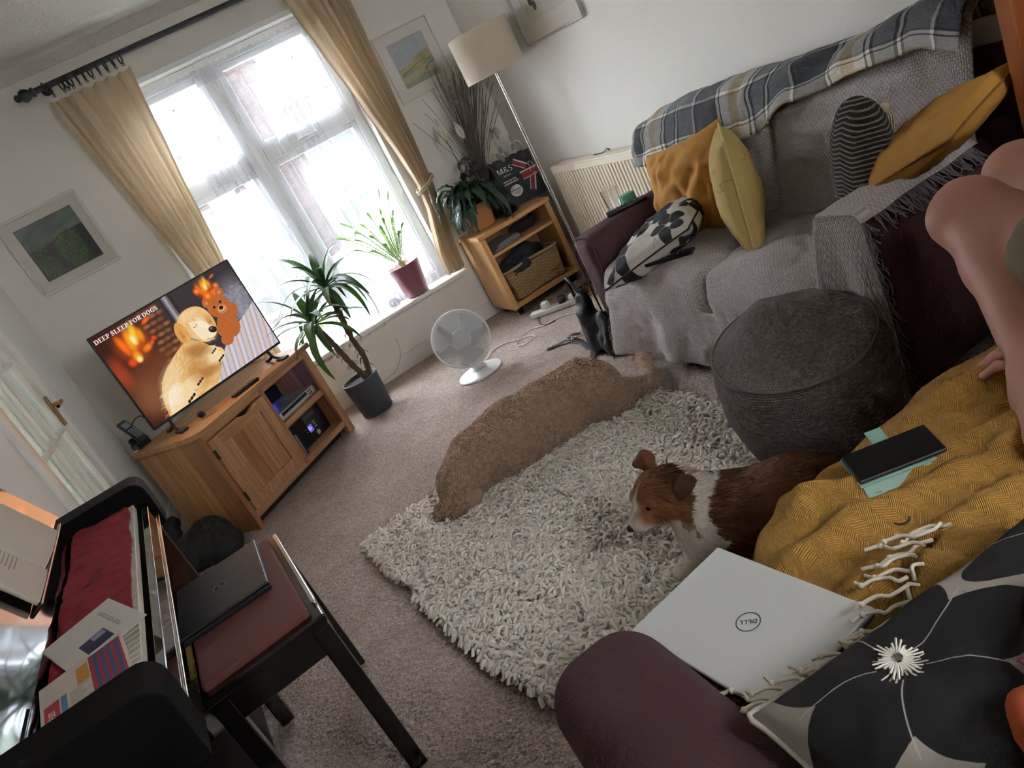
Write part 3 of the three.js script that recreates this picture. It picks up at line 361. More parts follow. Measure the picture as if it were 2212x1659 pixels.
// ---------- low beech shelf unit with its things ----------
{
  const x0 = 1.485, x1 = 1.995, zb = 0.05, zf = 0.39, yb = 0.055, yt = 0.555, t = 0.022;
  const c = thing('shelf_unit', 'low beech shelf unit on castors with an open front', 'shelf unit');
  obj('side_panel', rbox(t, yt - yb - 0.028, zf - zb - 0.006, 0.003, x0 + t / 2, (yb + yt - 0.028) / 2, (zb + zf) / 2), beech, c); obj('side_panel', rbox(t, yt - yb - 0.028, zf - zb - 0.006, 0.003, x1 - t / 2, (yb + yt - 0.028) / 2, (zb + zf) / 2), beech, c);
  obj('top', rbox(x1 - x0 + 0.02, 0.028, zf - zb + 0.012, 0.005, (x0 + x1) / 2, yt - 0.014, (zb + zf) / 2), beechH, c);
  obj('base', rbox(x1 - x0 - 2 * t, 0.03, zf - zb - 0.006, 0.003, (x0 + x1) / 2, yb + 0.015, (zb + zf) / 2), beechH, c);
  obj('shelf', rbox(x1 - x0 - 2 * t, 0.02, zf - zb - 0.02, 0.003, (x0 + x1) / 2, 0.405, (zb + zf) / 2), beechH, c);
  obj('back_panel', span(x0 + t, x1 - t, yb + 0.03, yt - 0.028, zb, zb + 0.006), beech, c);
  for (const s of [0, 1]) obj('front_post', rbox(0.034, yt - yb - 0.028, 0.008, 0.002, s ? x1 - 0.017 : x0 + 0.017, (yb + yt - 0.028) / 2, zf), beech, c);
  for (const x of [x0 + 0.05, x1 - 0.05]) for (const z of [zb + 0.05, zf - 0.05]) obj('castor', [cyl(0.024, 0.024, 0.022, x, 0.024, z, 0, 0, Math.PI / 2), box(0.03, 0.02, 0.03, x, 0.048, z)], black, c);

  // wicker basket: woven strands round upright stakes
  const bx0 = 1.545, bx1 = 1.925, bz0 = 0.1, bz1 = 0.365, by = 0.088, bh = 0.19, wick = std(0xa98c66, 0.85), wick2 = std(0x8f7350, 0.85);
  const b = thing('basket', 'wicker basket on the bottom shelf of the beech unit', 'basket', [(bx0 + bx1) / 2, by, (bz0 + bz1) / 2]);
  const W = (bx1 - bx0) / 2, D = (bz1 - bz0) / 2, rows = 17, ring = [], stakes = [];
  for (let j = 0; j < rows; j++) { const pts = [], k = 0.9 + 0.1 * j / rows; const per = [[-W, D], [W, D], [W, -D], [-W, -D]]; let q = 0; for (let e = 0; e < 4; e++) { const [ax, az] = per[e], [cx, cz] = per[(e + 1) % 4], n = e % 2 ? 10 : 14; for (let i = 0; i < n; i++) { const u = i / n, off = ((q + j) % 2 ? 0.005 : -0.003); const x = lerp(ax, cx, u), z = lerp(az, cz, u), nx = e === 1 ? 1 : e === 3 ? -1 : 0, nz = e === 0 ? 1 : e === 2 ? -1 : 0; pts.push([(x + nx * off) * k, 0.008 + j * (bh - 0.016) / rows, (z + nz * off) * k]); q++; } } ring.push(tube(pts, 0.0062, 144, 5, true)); }
  for (let e = 0; e < 4; e++) { const per = [[-W, D], [W, D], [W, -D], [-W, -D]], [ax, az] = per[e], [cx, cz] = per[(e + 1) % 4], n = e % 2 ? 10 : 14; for (let i = 0; i < n; i++) stakes.push(tube([[lerp(ax, cx, i / n) * 0.9, 0, lerp(az, cz, i / n) * 0.9], [lerp(ax, cx, i / n), bh, lerp(az, cz, i / n)]], 0.004, 2, 5)); }
  const wv = obj('weave', ring, wick, b); wv.userData.kind = 'stuff'; const stk = obj('stakes', stakes, wick2, b); stk.userData.kind = 'stuff';
  obj('rim', tube([[-W, bh, D], [0, bh + 0.004, D], [W, bh, D], [W, bh, 0], [W, bh, -D], [0, bh, -D], [-W, bh, -D], [-W, bh, 0]], 0.009, 80, 7, true), wick, b);
  obj('base', span(-W * 0.9, W * 0.9, 0, 0.008, -D * 0.9, D * 0.9), wick2, b);
  const cl = nets(field([[[1.62, 0.28, 0.25], [1.76, 0.31, 0.28], 0.05, 0.055, 0.05], [[1.76, 0.31, 0.28], [1.86, 0.27, 0.2], 0.055, 0.05, 0.05], [[1.6, 0.25, 0.34], [1.7, 0.27, 0.355], 0.03, 0.035, 0.03]]), [1.5, 0.18, 0.1], [1.95, 0.4, 0.42], 0.011);
  tag(obj('folded_cloth', cl, std(0x2c3036, 0.95)), 'dark crumpled cloth heaped in the wicker basket', 'cloth');
  const pap = []; const R = rng(4); for (let i = 0; i < 6; i++) pap.push(rbox(0.22 - i * 0.012, 0.006, 0.21, 0.002, 1.63 + R() * 0.02, 0.42 + i * 0.0065, 0.25 + R() * 0.02, 0, R() * 0.3, 0));
  tag(obj('magazine_pile', pap, std(0x8d8c88, 0.7)), 'grey magazines piled on the upper shelf of the beech unit', 'magazines');
  tag(obj('pouch', nets(field([[[1.78, 0.45, 0.22], [1.9, 0.45, 0.22], 0.035, 0.035, 0.04]]), [1.7, 0.4, 0.15], [1.97, 0.5, 0.3], 0.01), std(0x2b2d33, 0.8)), 'dark soft pouch beside the magazines on the upper shelf', 'pouch');

  // shopping bag
  const bagT = ctex(1024, 1200, (g, w, h) => {
    g.fillStyle = '#26282c'; g.fillRect(0, 0, w, h); const R2 = rng(2);
    g.fillStyle = '#e9e7e2'; g.textAlign = 'center'; g.font = '190px sans-serif'; g.fillText('M&S', 285, 330); g.font = '72px sans-serif'; g.fillText('– FOOD –', 290, 430); g.font = 'bold 58px sans-serif'; g.fillText('BEST IN THE', 290, 560); g.fillText('SUPERMARKET', 300, 625);
    g.beginPath(); g.arc(330, 840, 150, 0, 7); g.fill(); g.fillStyle = '#26282c'; g.font = 'bold 84px sans-serif'; g.fillText('Which?', 330, 840); g.font = 'bold 30px sans-serif'; g.fillText('RECOMMENDED', 330, 885); g.fillText('PROVIDER', 330, 920);
    const cake = (x, y, W, H, r) => { g.save(); g.translate(x, y); g.rotate(r); g.fillStyle = '#a8323c'; g.fillRect(0, 0, W, H); g.fillStyle = '#7c1f2a'; for (let i = 0; i < 8; i++) g.fillRect(i * W / 8, H * 0.2, W / 16, H * 0.6); g.fillStyle = '#e6e2dc'; for (let i = 0; i <= 9; i++) { g.beginPath(); g.arc(i * W / 9, 0, 20, 0, 7); g.fill(); } g.fillRect(0, -8, W, 18); g.fillRect(0, H - 8, W, 16); g.restore(); };
    cake(590, 120, 330, 130, 0.75); cake(600, 480, 400, 190, 0); cake(900, 720, 330, 130, 1.95);
    g.strokeStyle = '#e8e6e2'; g.lineWidth = 13; g.beginPath(); g.moveTo(880, 300); g.lineTo(850, 560); g.moveTo(890, 320); g.quadraticCurveTo(980, 330, 960, 420); g.quadraticCurveTo(1010, 480, 930, 540); g.stroke(); g.beginPath(); g.arc(920, 660, 34, 0, 7); g.stroke();
  });
  const bag = thing('shopping_bag', 'black printed food shopping bag with red cake pictures on the shelf unit', 'bag', [1.985, 0.556, 0.115], -0.06);
  const bm = std(0xffffff, 0.55, { map: bagT, bumpMap: gtex(128, 128, (u, v) => tnoise(u, v, 9, 4), 1, 1), bumpScale: 0.006 }), bk = std(0x26282c, 0.55, DS);
  const bw = (u, v) => [(u - 0.5) * (0.268 + 0.02 * v), v * (0.305 - 0.025 * u), 0.06 * (1 - 0.2 * v) + 0.006 * noise(u * 4, v * 4, 1) * (v > 0.05 ? 1 : 0)];
  obj('front_panel', sheet(bw, 24, 24), bm, bag);
  obj('side_panel', [sheet((u, v) => { const p = bw(0, v); return [p[0] + (u === 0.5 ? 0.014 : 0) * v, p[1], lerp(-p[2], p[2], u)]; }, 2, 20), sheet((u, v) => { const p = bw(1, v); return [p[0] - (u === 0.5 ? 0.014 : 0) * v, p[1], lerp(p[2], -p[2], u)]; }, 2, 20), sheet((u, v) => { const p = bw(1 - u, v); return [p[0], p[1], -p[2]]; }, 12, 20)], bk, bag);
  obj('base', span(-0.132, 0.132, 0, 0.003, -0.055, 0.06), bk, bag);
  const hb = std(0xd9d4c8, 0.8); for (const x of [-0.075, 0.1]) obj('handle', tube([[x - 0.03, 0.28, 0.0], [x - 0.025, 0.33, 0.005], [x, 0.352, 0.01], [x + 0.025, 0.33, 0.005], [x + 0.03, 0.28, 0]], 0.006, 20, 6), hb, bag);

  // tan pot with a dark peace lily
  const lily = thing('peace_lily', 'dark leaved peace lily with two white flowers in a tan pot', 'potted plant', [1.63, 0.556, 0.185]);
  obj('pot', lathe([[0, 0], [0.072, 0], [0.076, 0.004], [0.098, 0.148], [0.1, 0.154], [0.094, 0.154], [0.09, 0.14], [0, 0.138]], 40), phy(0xc98c54, 0.25, { clearcoat: 0.5 }), lily);
  const lm = phy(0x2c4634, 0.32, { ...DS }), lmS = std(0x3b5a3c, 0.6); const RL = rng(21);
  const leafG = (len, wid, droop, up) => sheet((u, v) => { const s = u * len, w = wid * Math.pow(Math.sin(Math.PI * Math.min(1, 0.03 + u * 0.97)), 0.8) * (1 - 0.25 * u), q = v - 0.5, a = up - droop * u * u; return [s * Math.cos(lerp(up, a, 0.6)), s * Math.sin(lerp(up, a, 0.75)) - 0.25 * droop * u * u * len, q * w * 2 - 0 + 0.004 * Math.sin(u * 18 + q * 5)].map((k, i) => i === 1 ? k + Math.abs(q) * w * 0.55 + 0.004 * Math.sin(u * 21) : k); }, 14, 6, 0.0008);
  for (let i = 0; i < 92; i++) { const a = RL() * 6.283, bk = Math.sin(a) > 0.15 ? 0.4 : 1, up = (0.1 + RL() * 1.35) * (bk < 1 ? 1.1 : 1), st = (0.05 + 0.13 * RL()) * (bk < 1 ? 0.7 : 1), len = (0.1 + 0.075 * RL()) * (bk < 1 ? 0.75 : 1); const ex = st * Math.cos(up), ey = st * Math.sin(up) * 1.1; const l = obj('leaf', at(leafG(len, 0.021 + 0.013 * RL(), 0.5 + 1.5 * RL(), up * 0.75), ex, 0.14 + ey, 0).applyMatrix4(M4(0, 0, 0, 0, a, 0)), lm, lily); obj('stalk', tube([[0.01, 0.13, 0], [ex * 0.55, 0.13 + ey * 0.75, 0], [ex, 0.142 + ey, 0]], 0.0022, 5, 4).applyMatrix4(M4(0, 0, 0, 0, a, 0)), lmS, l); }
  for (const [x, y, z, c, r] of [[0.02, 0.6, 0.02, 0xe9ead0, 0.3], [0.125, 0.56, 0.01, 0xf2f1ea, -0.2]]) {
    const f = obj('flower', at(sheet((u, v) => { const w = 0.026 * Math.pow(Math.sin(Math.PI * (0.02 + 0.98 * u)), 0.75) * (1 - 0.4 * u), q = v - 0.5; return [q * 2 * w, u * 0.11 - 0.045, 0.03 * (q * q) * 2 - 0.012 * Math.sin(u * 2)]; }, 14, 8, 0.0008), x, y, z, 0, r, -r * 0.5), phy(c, 0.6, { ...DS, transmission: 0.2, thickness: 0 }), lily);
    obj('spadix', [at(new THREE.CapsuleGeometry(0.004, 0.035, 4, 8), x, y - 0.01, z + 0.006)], std(0xd8cf8e, 0.8), f); obj('stalk', tube([[0.01, 0.14, 0], [x * 0.7 + 0.01, y * 0.6, z], [x, y - 0.045, z]], 0.0025, 10, 5), lmS, lily);
  }
  // dried twig arrangement in a dark vase
  const tw = thing('dried_twigs', 'tall spray of dried brown twigs in a dark vase behind the peace lily', 'dried flowers', [1.77, 0.556, 0.13]);
  obj('vase', lathe([[0, 0], [0.035, 0], [0.05, 0.03], [0.052, 0.07], [0.03, 0.12], [0.026, 0.16], [0.032, 0.17], [0.028, 0.17], [0.022, 0.155], [0.0, 0.15]], 28), std(0x24262a, 0.4), tw);
  const RT = rng(33), tg = []; for (let i = 0; i < 150; i++) { const a = RT() * 6.283, q = 0.02 + 0.13 * Math.pow(RT(), 0.7), h = 0.4 + 0.36 * RT(), dx = 0.15 + q * Math.cos(a) * 1.15 - 0.1 * (RT() < 0.28 ? RT() * 2.2 : 0), dz = Math.max(-0.09, q * Math.sin(a) * 0.6); tg.push(tube([[0.01 * Math.cos(a), 0.14, 0.01 * Math.sin(a)], [dx * 0.35, 0.14 + h * 0.5, dz * 0.4], [dx, 0.14 + h, dz], [dx * 1.15 + 0.01 * Math.cos(a * 3), 0.16 + h * 1.06, dz * 1.1]], 0.0009 + 0.0007 * RT(), 6, 4)); }
  const twigs = obj('twigs', tg, std(0x6e625a, 0.9), tw); twigs.userData.kind = 'stuff';
  const ho = []; for (let i = 0; i < 13; i++) { const x = 0.16 + 0.12 * RT(), y = 0.3 + 0.18 * RT(); ho.push(at(new THREE.CircleGeometry(0.019, 14), x, y, -0.02 + 0.09 * RT(), RT() - 0.5, RT() * 2 - 1, 0, [0.8, 1.25, 1])); }
  obj('seed_pods', ho, phy(0xb9b3a6, 0.5, { ...DS, transmission: 0.4, thickness: 0 }), tw).userData.kind = 'stuff';
  const hy = []; for (let i = 0; i < 90; i++) { const a = RT() * 6.28, b = RT() * 3.1; hy.push(at(new THREE.CircleGeometry(0.012, 6), -0.07 + 0.05 * Math.sin(b) * Math.cos(a), 0.36 + 0.05 * Math.cos(b), 0.05 + 0.045 * Math.sin(b) * Math.sin(a), a, b, 0)); }
  obj('flower_head', hy, std(0x6a5c60, 0.9, DS), tw);
  tag(obj('eyeglass_case', nets(field([[[1.745, 0.572, 0.31], [1.83, 0.572, 0.27], 0.02, 0.024, 0.02, [1, 0.75, 1]], [[1.77, 0.58, 0.31], [1.8, 0.605, 0.28], 0.018, 0.018, 0.02]]), [1.7, 0.55, 0.2], [1.88, 0.65, 0.36], 0.006), std(0x1d1e22, 0.5)), 'small black case on the shelf unit in front of the vase', 'case');
}
// ---------- oak television cabinet across the corner ----------
const TVC = [-0.035, 0, 0.735], TVA = 0.709;
const loc = (o, ang, [x, y, z]) => [o[0] + x * Math.cos(ang) + z * Math.sin(ang), o[1] + y, o[2] - x * Math.sin(ang) + z * Math.cos(ang)];
{
  const c = thing('tv_cabinet', 'oak corner cabinet with one panelled door and two open shelves under the television', 'cabinet', TVC, TVA);
  const w = 0.868, h = 0.556, D = 0.47, hw = w / 2, t = 0.024;
  // top with a rounded front overhang
  const tp = []; tp.push([-hw - 0.012, -D], [-hw - 0.016, -0.09]); for (let i = 0; i <= 8; i++) { const a = i / 8 * Math.PI / 2; tp.push([-hw - 0.016 + 0.07 * (1 - Math.cos(a)), -0.09 + 0.11 * Math.sin(a)]); } tp.push([hw + 0.012, 0.02], [hw + 0.012, -D]);
  obj('top', extr(tp, 0.02, 0.004).applyMatrix4(new THREE.Matrix4().makeBasis(V(1, 0, 0), V(0, 0, 1), V(0, -1, 0))).translate(0, h - 0.004, 0), oakH, c);
  const inner = h - 0.03;
  // side of three boards
  for (const s of [-1, 1]) for (let i = 0; i < 3; i++) obj('side_board', rbox(t, inner, D / 3 - 0.001, 0.002, s * (hw - t / 2), inner / 2, -D + (i + 0.5) * D / 3), [oakV, oakV3, oakV2][i], c);
  obj('back_panel', span(-hw + t, hw - t, 0.05, inner, -D, -D + 0.006), oakV2, c);
  obj('bottom', span(-hw + t, hw - t, 0.062, 0.082, -D, -0.02), oakH, c);
  obj('rail', rbox(w - 2 * t, 0.03, 0.022, 0.002, 0, inner - 0.015, -0.011), oakH, c);
  obj('rail', rbox(w - 2 * t, 0.036, 0.022, 0.002, 0, 0.068, -0.011), oakH, c);
  obj('stile', rbox(0.05, inner, 0.024, 0.003, hw - 0.025, inner / 2, -0.01), oakV, c); obj('stile', rbox(0.032, inner - 0.06, 0.024, 0.003, 0.02, inner / 2 + 0.03, -0.011), oakV2, c); obj('stile', rbox(0.03, inner, 0.022, 0.003, -hw + 0.015, inner / 2, -0.011), oakV2, c);
  obj('divider', span(0.01, 0.03, 0.08, inner - 0.02, -D + 0.006, -0.022), oakV, c);
  obj('shelf', rbox(hw - 0.08, 0.034, 0.4, 0.003, (hw + 0.01) / 2 - 0.006, 0.283, -0.215), oakH, c);
  obj('plinth', span(-hw + 0.05, hw - 0.05, 0, 0.05, -D + 0.02, -0.07), std(0x2d241d, 0.9), c);
  // the door: frame, three boards, hinges, scooped grip
  const dx0 = -hw + 0.032, dx1 = 0.002, dy0 = 0.09, dy1 = inner - 0.033, dw = dx1 - dx0, dh = dy1 - dy0, fr = 0.058;
  const door = obj('door', [rbox(fr, dh, 0.02, 0.003, dx0 + fr / 2, dy0 + dh / 2, 0.003), rbox(fr, dh, 0.02, 0.003, dx1 - fr / 2, dy0 + dh / 2, 0.003), rbox(dw - 2 * fr, fr, 0.02, 0.003, (dx0 + dx1) / 2, dy0 + fr / 2, 0.003)], oakV, c);
  const scoop = []; scoop.push([dx0 + fr, dy1 - fr], [dx1 - fr, dy1 - fr], [dx1 - fr, dy1]); for (let i = 0; i <= 10; i++) { const a = i / 10; scoop.push([lerp(dx1 - fr - 0.02, dx1 - fr - 0.14, a), dy1 - 0.018 * Math.sin(a * Math.PI)]); } scoop.push([dx0 + fr, dy1]);
  obj('door_rail', extr(scoop, 0.02).translate(0, 0, -0.007), oakH, door);
  for (let i = 0; i < 4; i++) { const a = dx0 + fr + (dw - 2 * fr) * i / 4; obj('door_board', rbox((dw - 2 * fr) / 4 - 0.0012, dh - 2 * fr, 0.008, 0.001, a + (dw - 2 * fr) / 8, dy0 + dh / 2, -0.004), [oakV, oakV2, oakV3, oakV][i], door); }
  for (const y of [dy0 + 0.06, dy1 - 0.1]) obj('hinge', [span(dx0 - 0.004, dx0 + 0.002, y, y + 0.05, -0.006, 0.0145), cyl(0.0035, 0.0035, 0.05, dx0 - 0.001, y + 0.025, 0.0155, 0, 0, 0, 10)], std(0x2a2522, 0.4), door);

  // electronics on its shelves
  const T = (n, l, cat, p) => thing(n, l, cat, loc(TVC, TVA, p), TVA);
  const dvd = T('disc_player', 'slim silver disc player on the upper cabinet shelf', 'disc player', [0.205, 0.3, -0.15]), silver = std(0xb9bbbd, 0.35, { metalness: 0.6 });
  obj('case', rbox(0.34, 0.042, 0.22, 0.004, 0, 0.024, 0), silver, dvd); obj('disc_tray', span(-0.12, 0.1, 0.022, 0.038, 0.1095, 0.112), black, dvd); for (let i = 0; i < 4; i++) obj('button', cyl(0.004, 0.004, 0.005, 0.118 + (i % 2) * 0.016, 0.017 + (i >> 1) * 0.016, 0.111, Math.PI / 2), darkPlastic, dvd); for (const x of [-0.13, 0.13]) obj('foot', [cyl(0.012, 0.012, 0.004, x, 0.002, 0.08), cyl(0.012, 0.012, 0.004, x, 0.002, -0.08)], black, dvd);
  const rec = T('media_box', 'black media box with a small blue light behind the disc player', 'media box', [0.215, 0.3, -0.35]);
  obj('case', rbox(0.3, 0.115, 0.16, 0.006, 0, 0.059, 0), black, rec);
  const led = obj('status_light', at(new THREE.TorusGeometry(0.006, 0.0022, 6, 16, 4.4), 0.02, 0.075, 0.081, 0, 0, 0.6), new THREE.MeshStandardMaterial({ color: 0x2030ff, emissive: 0x3246ff, emissiveIntensity: 1 }), rec); led.userData.label = 'glowing blue ring light';
  const ll = new THREE.PointLight(0x3a50ff, 0.0012); ll.position.set(0.02, 0.075, 0.095); rec.add(ll);
  const hi = T('stereo', 'black compact stereo with a violet display on the lower cabinet shelf', 'stereo', [0.235, 0.082, -0.2]);
  obj('case', rbox(0.27, 0.168, 0.24, 0.006, 0, 0.086, 0), black, hi);
  const dt = ctex(128, 128, (g) => { g.fillStyle = '#5a54b8'; g.fillRect(0, 0, 128, 128); g.fillStyle = '#c9c6ff'; g.fillRect(20, 24, 44, 12); g.fillRect(20, 50, 30, 30); g.fillRect(62, 56, 40, 18); g.fillRect(30, 90, 50, 8); });
  obj('display', at(new THREE.PlaneGeometry(0.04, 0.04), -0.005, 0.075, 0.1215), new THREE.MeshStandardMaterial({ color: 0x15151c, emissive: 0xffffff, emissiveMap: dt, emissiveIntensity: 0.2 }), hi);
  obj('volume_knob', cyl(0.016, 0.015, 0.016, 0.02, 0.032, 0.128, Math.PI / 2), chrome, hi);
  for (const [x, y] of [[-0.04, 0.085], [-0.04, 0.07], [0.03, 0.095], [0.042, 0.095], [0.03, 0.08], [0.042, 0.08], [0.03, 0.065], [0.042, 0.065]]) obj('button', cyl(0.0028, 0.0028, 0.004, x, y, 0.122, Math.PI / 2, 0, 0, 10), std(0xd5d3cf, 0.4), hi);
  for (const y of [0.13, 0.141]) obj('trim_strip', rbox(0.09, 0.003, 0.004, 0.001, 0.03, y, 0.121), chrome, hi);
  obj('speaker_grille', rbox(0.11, 0.14, 0.006, 0.003, -0.075, 0.086, 0.12), std(0x101012, 0.9), hi);
  const cds = [0x2e3134, 0xb8b9ba, 0x44484a, 0x8d9294, 0x1d1f21]; for (let i = 0; i < 5; i++) tag(obj('disc_case', rbox(0.0095, 0.124, 0.138, 0.001), std(cds[i], 0.3)), ['black disc case, first in the upright row by the cabinet divider', 'white disc case, second in the upright row by the cabinet divider', 'dark grey disc case, middle of the upright row', 'light grey disc case, second from the stereo', 'black disc case standing next to the stereo'][i], 'disc case', 'disc cases on the lower shelf').position.set(...loc(TVC, TVA, [0.042 + i * 0.0108, 0.145, -0.1]));
  scene.children.filter((o) => o.name.startsWith('disc_case')).forEach((o) => { o.rotation.y = TVA; });
}
// ---------- television ----------
{
  const W = 0.795, H = 0.508, tv = thing('television', 'flat television showing a puppy asleep beside a teddy bear', 'television', [-0.157, 0.556, 0.604], 0.432);
  const pic = ctex(1280, 816, (c, w, h) => {
    const R = rng(11); let g = c.createLinearGradient(0, 0, w, 0); g.addColorStop(0, '#3a1a12'); g.addColorStop(0.32, '#4a2a20'); g.addColorStop(0.5, '#3b3236'); g.addColorStop(1, '#332c31'); c.fillStyle = g; c.fillRect(0, 0, w, h);
    const blur = (x, y, r, col, a = 1, sx = 1, sy = 1, rot = 0) => { c.save(); c.translate(x, y); c.rotate(rot); c.scale(sx, sy); const q = c.createRadialGradient(0, 0, 0, 0, 0, r); q.addColorStop(0, col); q.addColorStop(0.45, col + 'cc'); q.addColorStop(1, col + '00'); c.globalAlpha = a; c.fillStyle = q; c.beginPath(); c.arc(0, 0, r, 0, 7); c.fill(); c.restore(); };
    // brick chimney breast, stove column
    for (let j = 0; j < 9; j++) for (let i = 0; i < 3; i++) blur(405 + i * 62 + (j % 2) * 22, 30 + j * 52, 40, ['#a5673a', '#8f5634', '#b9794a'][(i + j) % 3], 0.8, 1, 0.55);
    c.fillStyle = '#2c2629'; c.fillRect(610, 0, 90, 420); g = c.createLinearGradient(610, 0, 700, 0); g.addColorStop(0, '#2c2629'); g.addColorStop(0.4, '#a9a9b0'); g.addColorStop(0.6, '#6f7076'); g.addColorStop(1, '#29252a'); c.fillStyle = g; c.fillRect(600, 0, 80, 430);
    blur(260, 430, 300, '#8a4a2a', 0.6, 1.3, 0.5); blur(130, 620, 210, '#9a5f3c', 0.8); blur(330, 560, 150, '#7d4a33', 0.7); blur(40, 330, 130, '#c5482a', 0.75, 0.6, 1.4);
    // fires
    const flame = (x, y, s) => { blur(x, y, 150 * s, '#ff5a14', 0.75); for (const [dx, dy, r, sx, sy, rot, col] of [[-60, -20, 70, 0.45, 1.5, -0.15, '#ff7a1a'], [0, -30, 80, 0.5, 1.4, 0.15, '#ffae2b'], [45, -60, 80, 0.45, 1.3, 0.2, '#ffd23f'], [75, -30, 60, 0.5, 1.1, 0.1, '#ff9a22'], [20, -20, 40, 0.6, 1.2, 0, '#fff3b0'], [-20, 90, 50, 0.8, 1, 0, '#ffb02e'], [-20, 110, 28, 1, 1, 0, '#fff0a8'], [-70, 105, 40, 1, 0.9, 0, '#ff4a1c'], [70, 70, 42, 1.2, 0.7, -0.3, '#ff8a1e'], [140, 35, 22, 1, 1, 0, '#ff4422'], [115, 55, 18, 1, 1, 0, '#ff5a2a'], [160, -90, 40, 1.3, 0.5, -0.3, '#ff6a1e']]) blur(x + dx * s, y + dy * s, r * s, col, 1, sx, sy, rot); };
    flame(240, 190, 1.15); flame(975, 110, 0.7); for (const [x, y, r] of [[965, 170, 34], [1040, 180, 30], [905, 95, 26], [1000, 215, 36], [1075, 130, 24]]) { blur(x, y, r * 1.5, '#ff6a1e'); blur(x, y, r * 0.7, '#ffa23a'); }
    // knitted throw and striped blanket
    blur(1180, 360, 260, '#8a8a93', 1, 0.8, 1.2); for (let i = 0; i < 420; i++) { const x = 1010 + R() * 270, y = 200 + R() * 330; if (x + (y - 200) * -0.35 < 1010) continue; c.strokeStyle = `rgba(${130 + R() * 60},${130 + R() * 60},${140 + R() * 60},0.6)`; c.lineWidth = 5; c.beginPath(); c.arc(x, y, 9, R() * 6, R() * 6 + 2.4); c.stroke(); }
    const bl = new Path2D('M 560 816 C 700 740 780 640 900 560 C 1010 500 1140 470 1280 400 L 1280 816 Z'); c.fillStyle = '#cfc6cc'; c.fill(bl); c.save(); c.clip(bl); for (let i = 0; i < 46; i++) { const x = 520 + i * 24; c.strokeStyle = ['#b98a66', '#e8e6f2', '#9a93b4', '#d8c2ae'][i % 4]; c.globalAlpha = 0.7; c.lineWidth = 9; c.beginPath(); c.moveTo(x, 816); c.bezierCurveTo(x + 40, 700, x + 60, 620, x + 130, 400); c.stroke(); } c.restore(); c.globalAlpha = 1;
    // furred shape: fill, then hair strokes along the outline
    const fur = (path, base, n, box, cols, ang, len) => { const p = new Path2D(path); c.fillStyle = base; c.fill(p); for (let i = 0; i < n; i++) { const x = box[0] + R() * box[2], y = box[1] + R() * box[3]; if (!c.isPointInPath(p, x, y)) continue; const a = ang(x, y) + (R() - 0.5) * 0.7, l = len * (0.6 + R() * 0.8); c.strokeStyle = cols[Math.floor(R() * cols.length)]; c.globalAlpha = 0.35 + R() * 0.4; c.lineWidth = 0.8 + R() * 1.6; c.beginPath(); c.moveTo(x, y); c.quadraticCurveTo(x + l * 0.5 * Math.cos(a + 0.3), y + l * 0.5 * Math.sin(a + 0.3), x + l * Math.cos(a), y + l * Math.sin(a)); c.stroke(); } c.globalAlpha = 1; };
    const gold = ['#f6d59a', '#e9b76a', '#ffe9bf', '#d99c4a', '#fff3d8'];
    fur('M 150 816 C 170 640 240 540 360 480 C 450 430 520 400 600 385 C 700 420 760 520 760 600 C 740 700 690 760 620 816 Z', '#e2ad68', 3600, [120, 380, 660, 440], gold, (x, y) => 2.4 + (y - 400) * 0.0016 - (x - 300) * 0.0006, 38);
    fur('M 180 816 C 190 700 260 600 350 620 C 420 660 420 760 400 816 Z', '#f0d2a0', 1500, [170, 590, 270, 230], ['#fff6e2', '#f3d9ae', '#ffe9c4'], () => 1.9, 40);
    fur('M 560 560 C 640 520 730 520 790 560 C 840 600 830 650 760 660 C 700 670 600 660 560 640 Z', '#efc68a', 500, [550, 510, 290, 160], gold, () => 0.4, 30);
    for (const [x, y, s] of [[730, 640, 1], [470, 700, 1.1], [330, 770, 1.25], [720, 560, 0.8]]) { fur(`M ${x - 95 * s} ${y} C ${x - 80 * s} ${y - 70 * s} ${x + 70 * s} ${y - 75 * s} ${x + 80 * s} ${y} C ${x + 80 * s} ${y + 55 * s} ${x - 70 * s} ${y + 60 * s} ${x - 95 * s} ${y} Z`, '#f4d7a4', 300, [x - 100 * s, y - 80 * s, 190 * s, 150 * s], ['#fff1d6', '#efc78a', '#ffe2b4'], () => 0.3, 22); for (let k = 0; k < 3; k++) { c.fillStyle = '#2b2320'; c.beginPath(); c.ellipse(x + (10 + k * 24) * s, y + (26 - k * 9) * s, 13 * s, 9 * s, -0.5, 0, 7); c.fill(); } }
    blur(560, 640, 130, '#a8662c', 0.55, 1, 1.2, 0.4); blur(330, 560, 120, '#fff0cc', 0.5, 1.4, 0.8, -0.6); blur(250, 700, 110, '#fff6e2', 0.6); blur(640, 690, 90, '#9a5a26', 0.5, 1.5, 0.6); blur(640, 500, 110, '#8a4c1e', 0.6, 1.3, 0.7, 0.4);
    // head of the puppy
    fur('M 590 300 C 600 210 690 160 780 175 C 850 185 890 240 895 310 C 905 380 880 440 840 470 C 790 500 730 490 700 450 C 670 410 640 380 590 300 Z', '#eab878', 2200, [580, 160, 330, 340], gold, (x, y) => 1.2 + (x - 740) * 0.004, 26);
    fur('M 700 270 C 690 340 690 420 740 470 C 790 500 850 470 870 430 C 850 380 830 330 780 300 Z', '#f7e3bd', 900, [690, 270, 190, 230], ['#fff6e2', '#f6dcae'], () => 1.3, 20);
    fur('M 610 220 C 560 240 545 330 575 390 C 600 430 640 420 650 370 C 660 310 660 250 610 220 Z', '#dd9a4e', 900, [540, 215, 130, 220], ['#f0bf7a', '#d18a3c', '#f8d69e'], () => 1.7, 30);
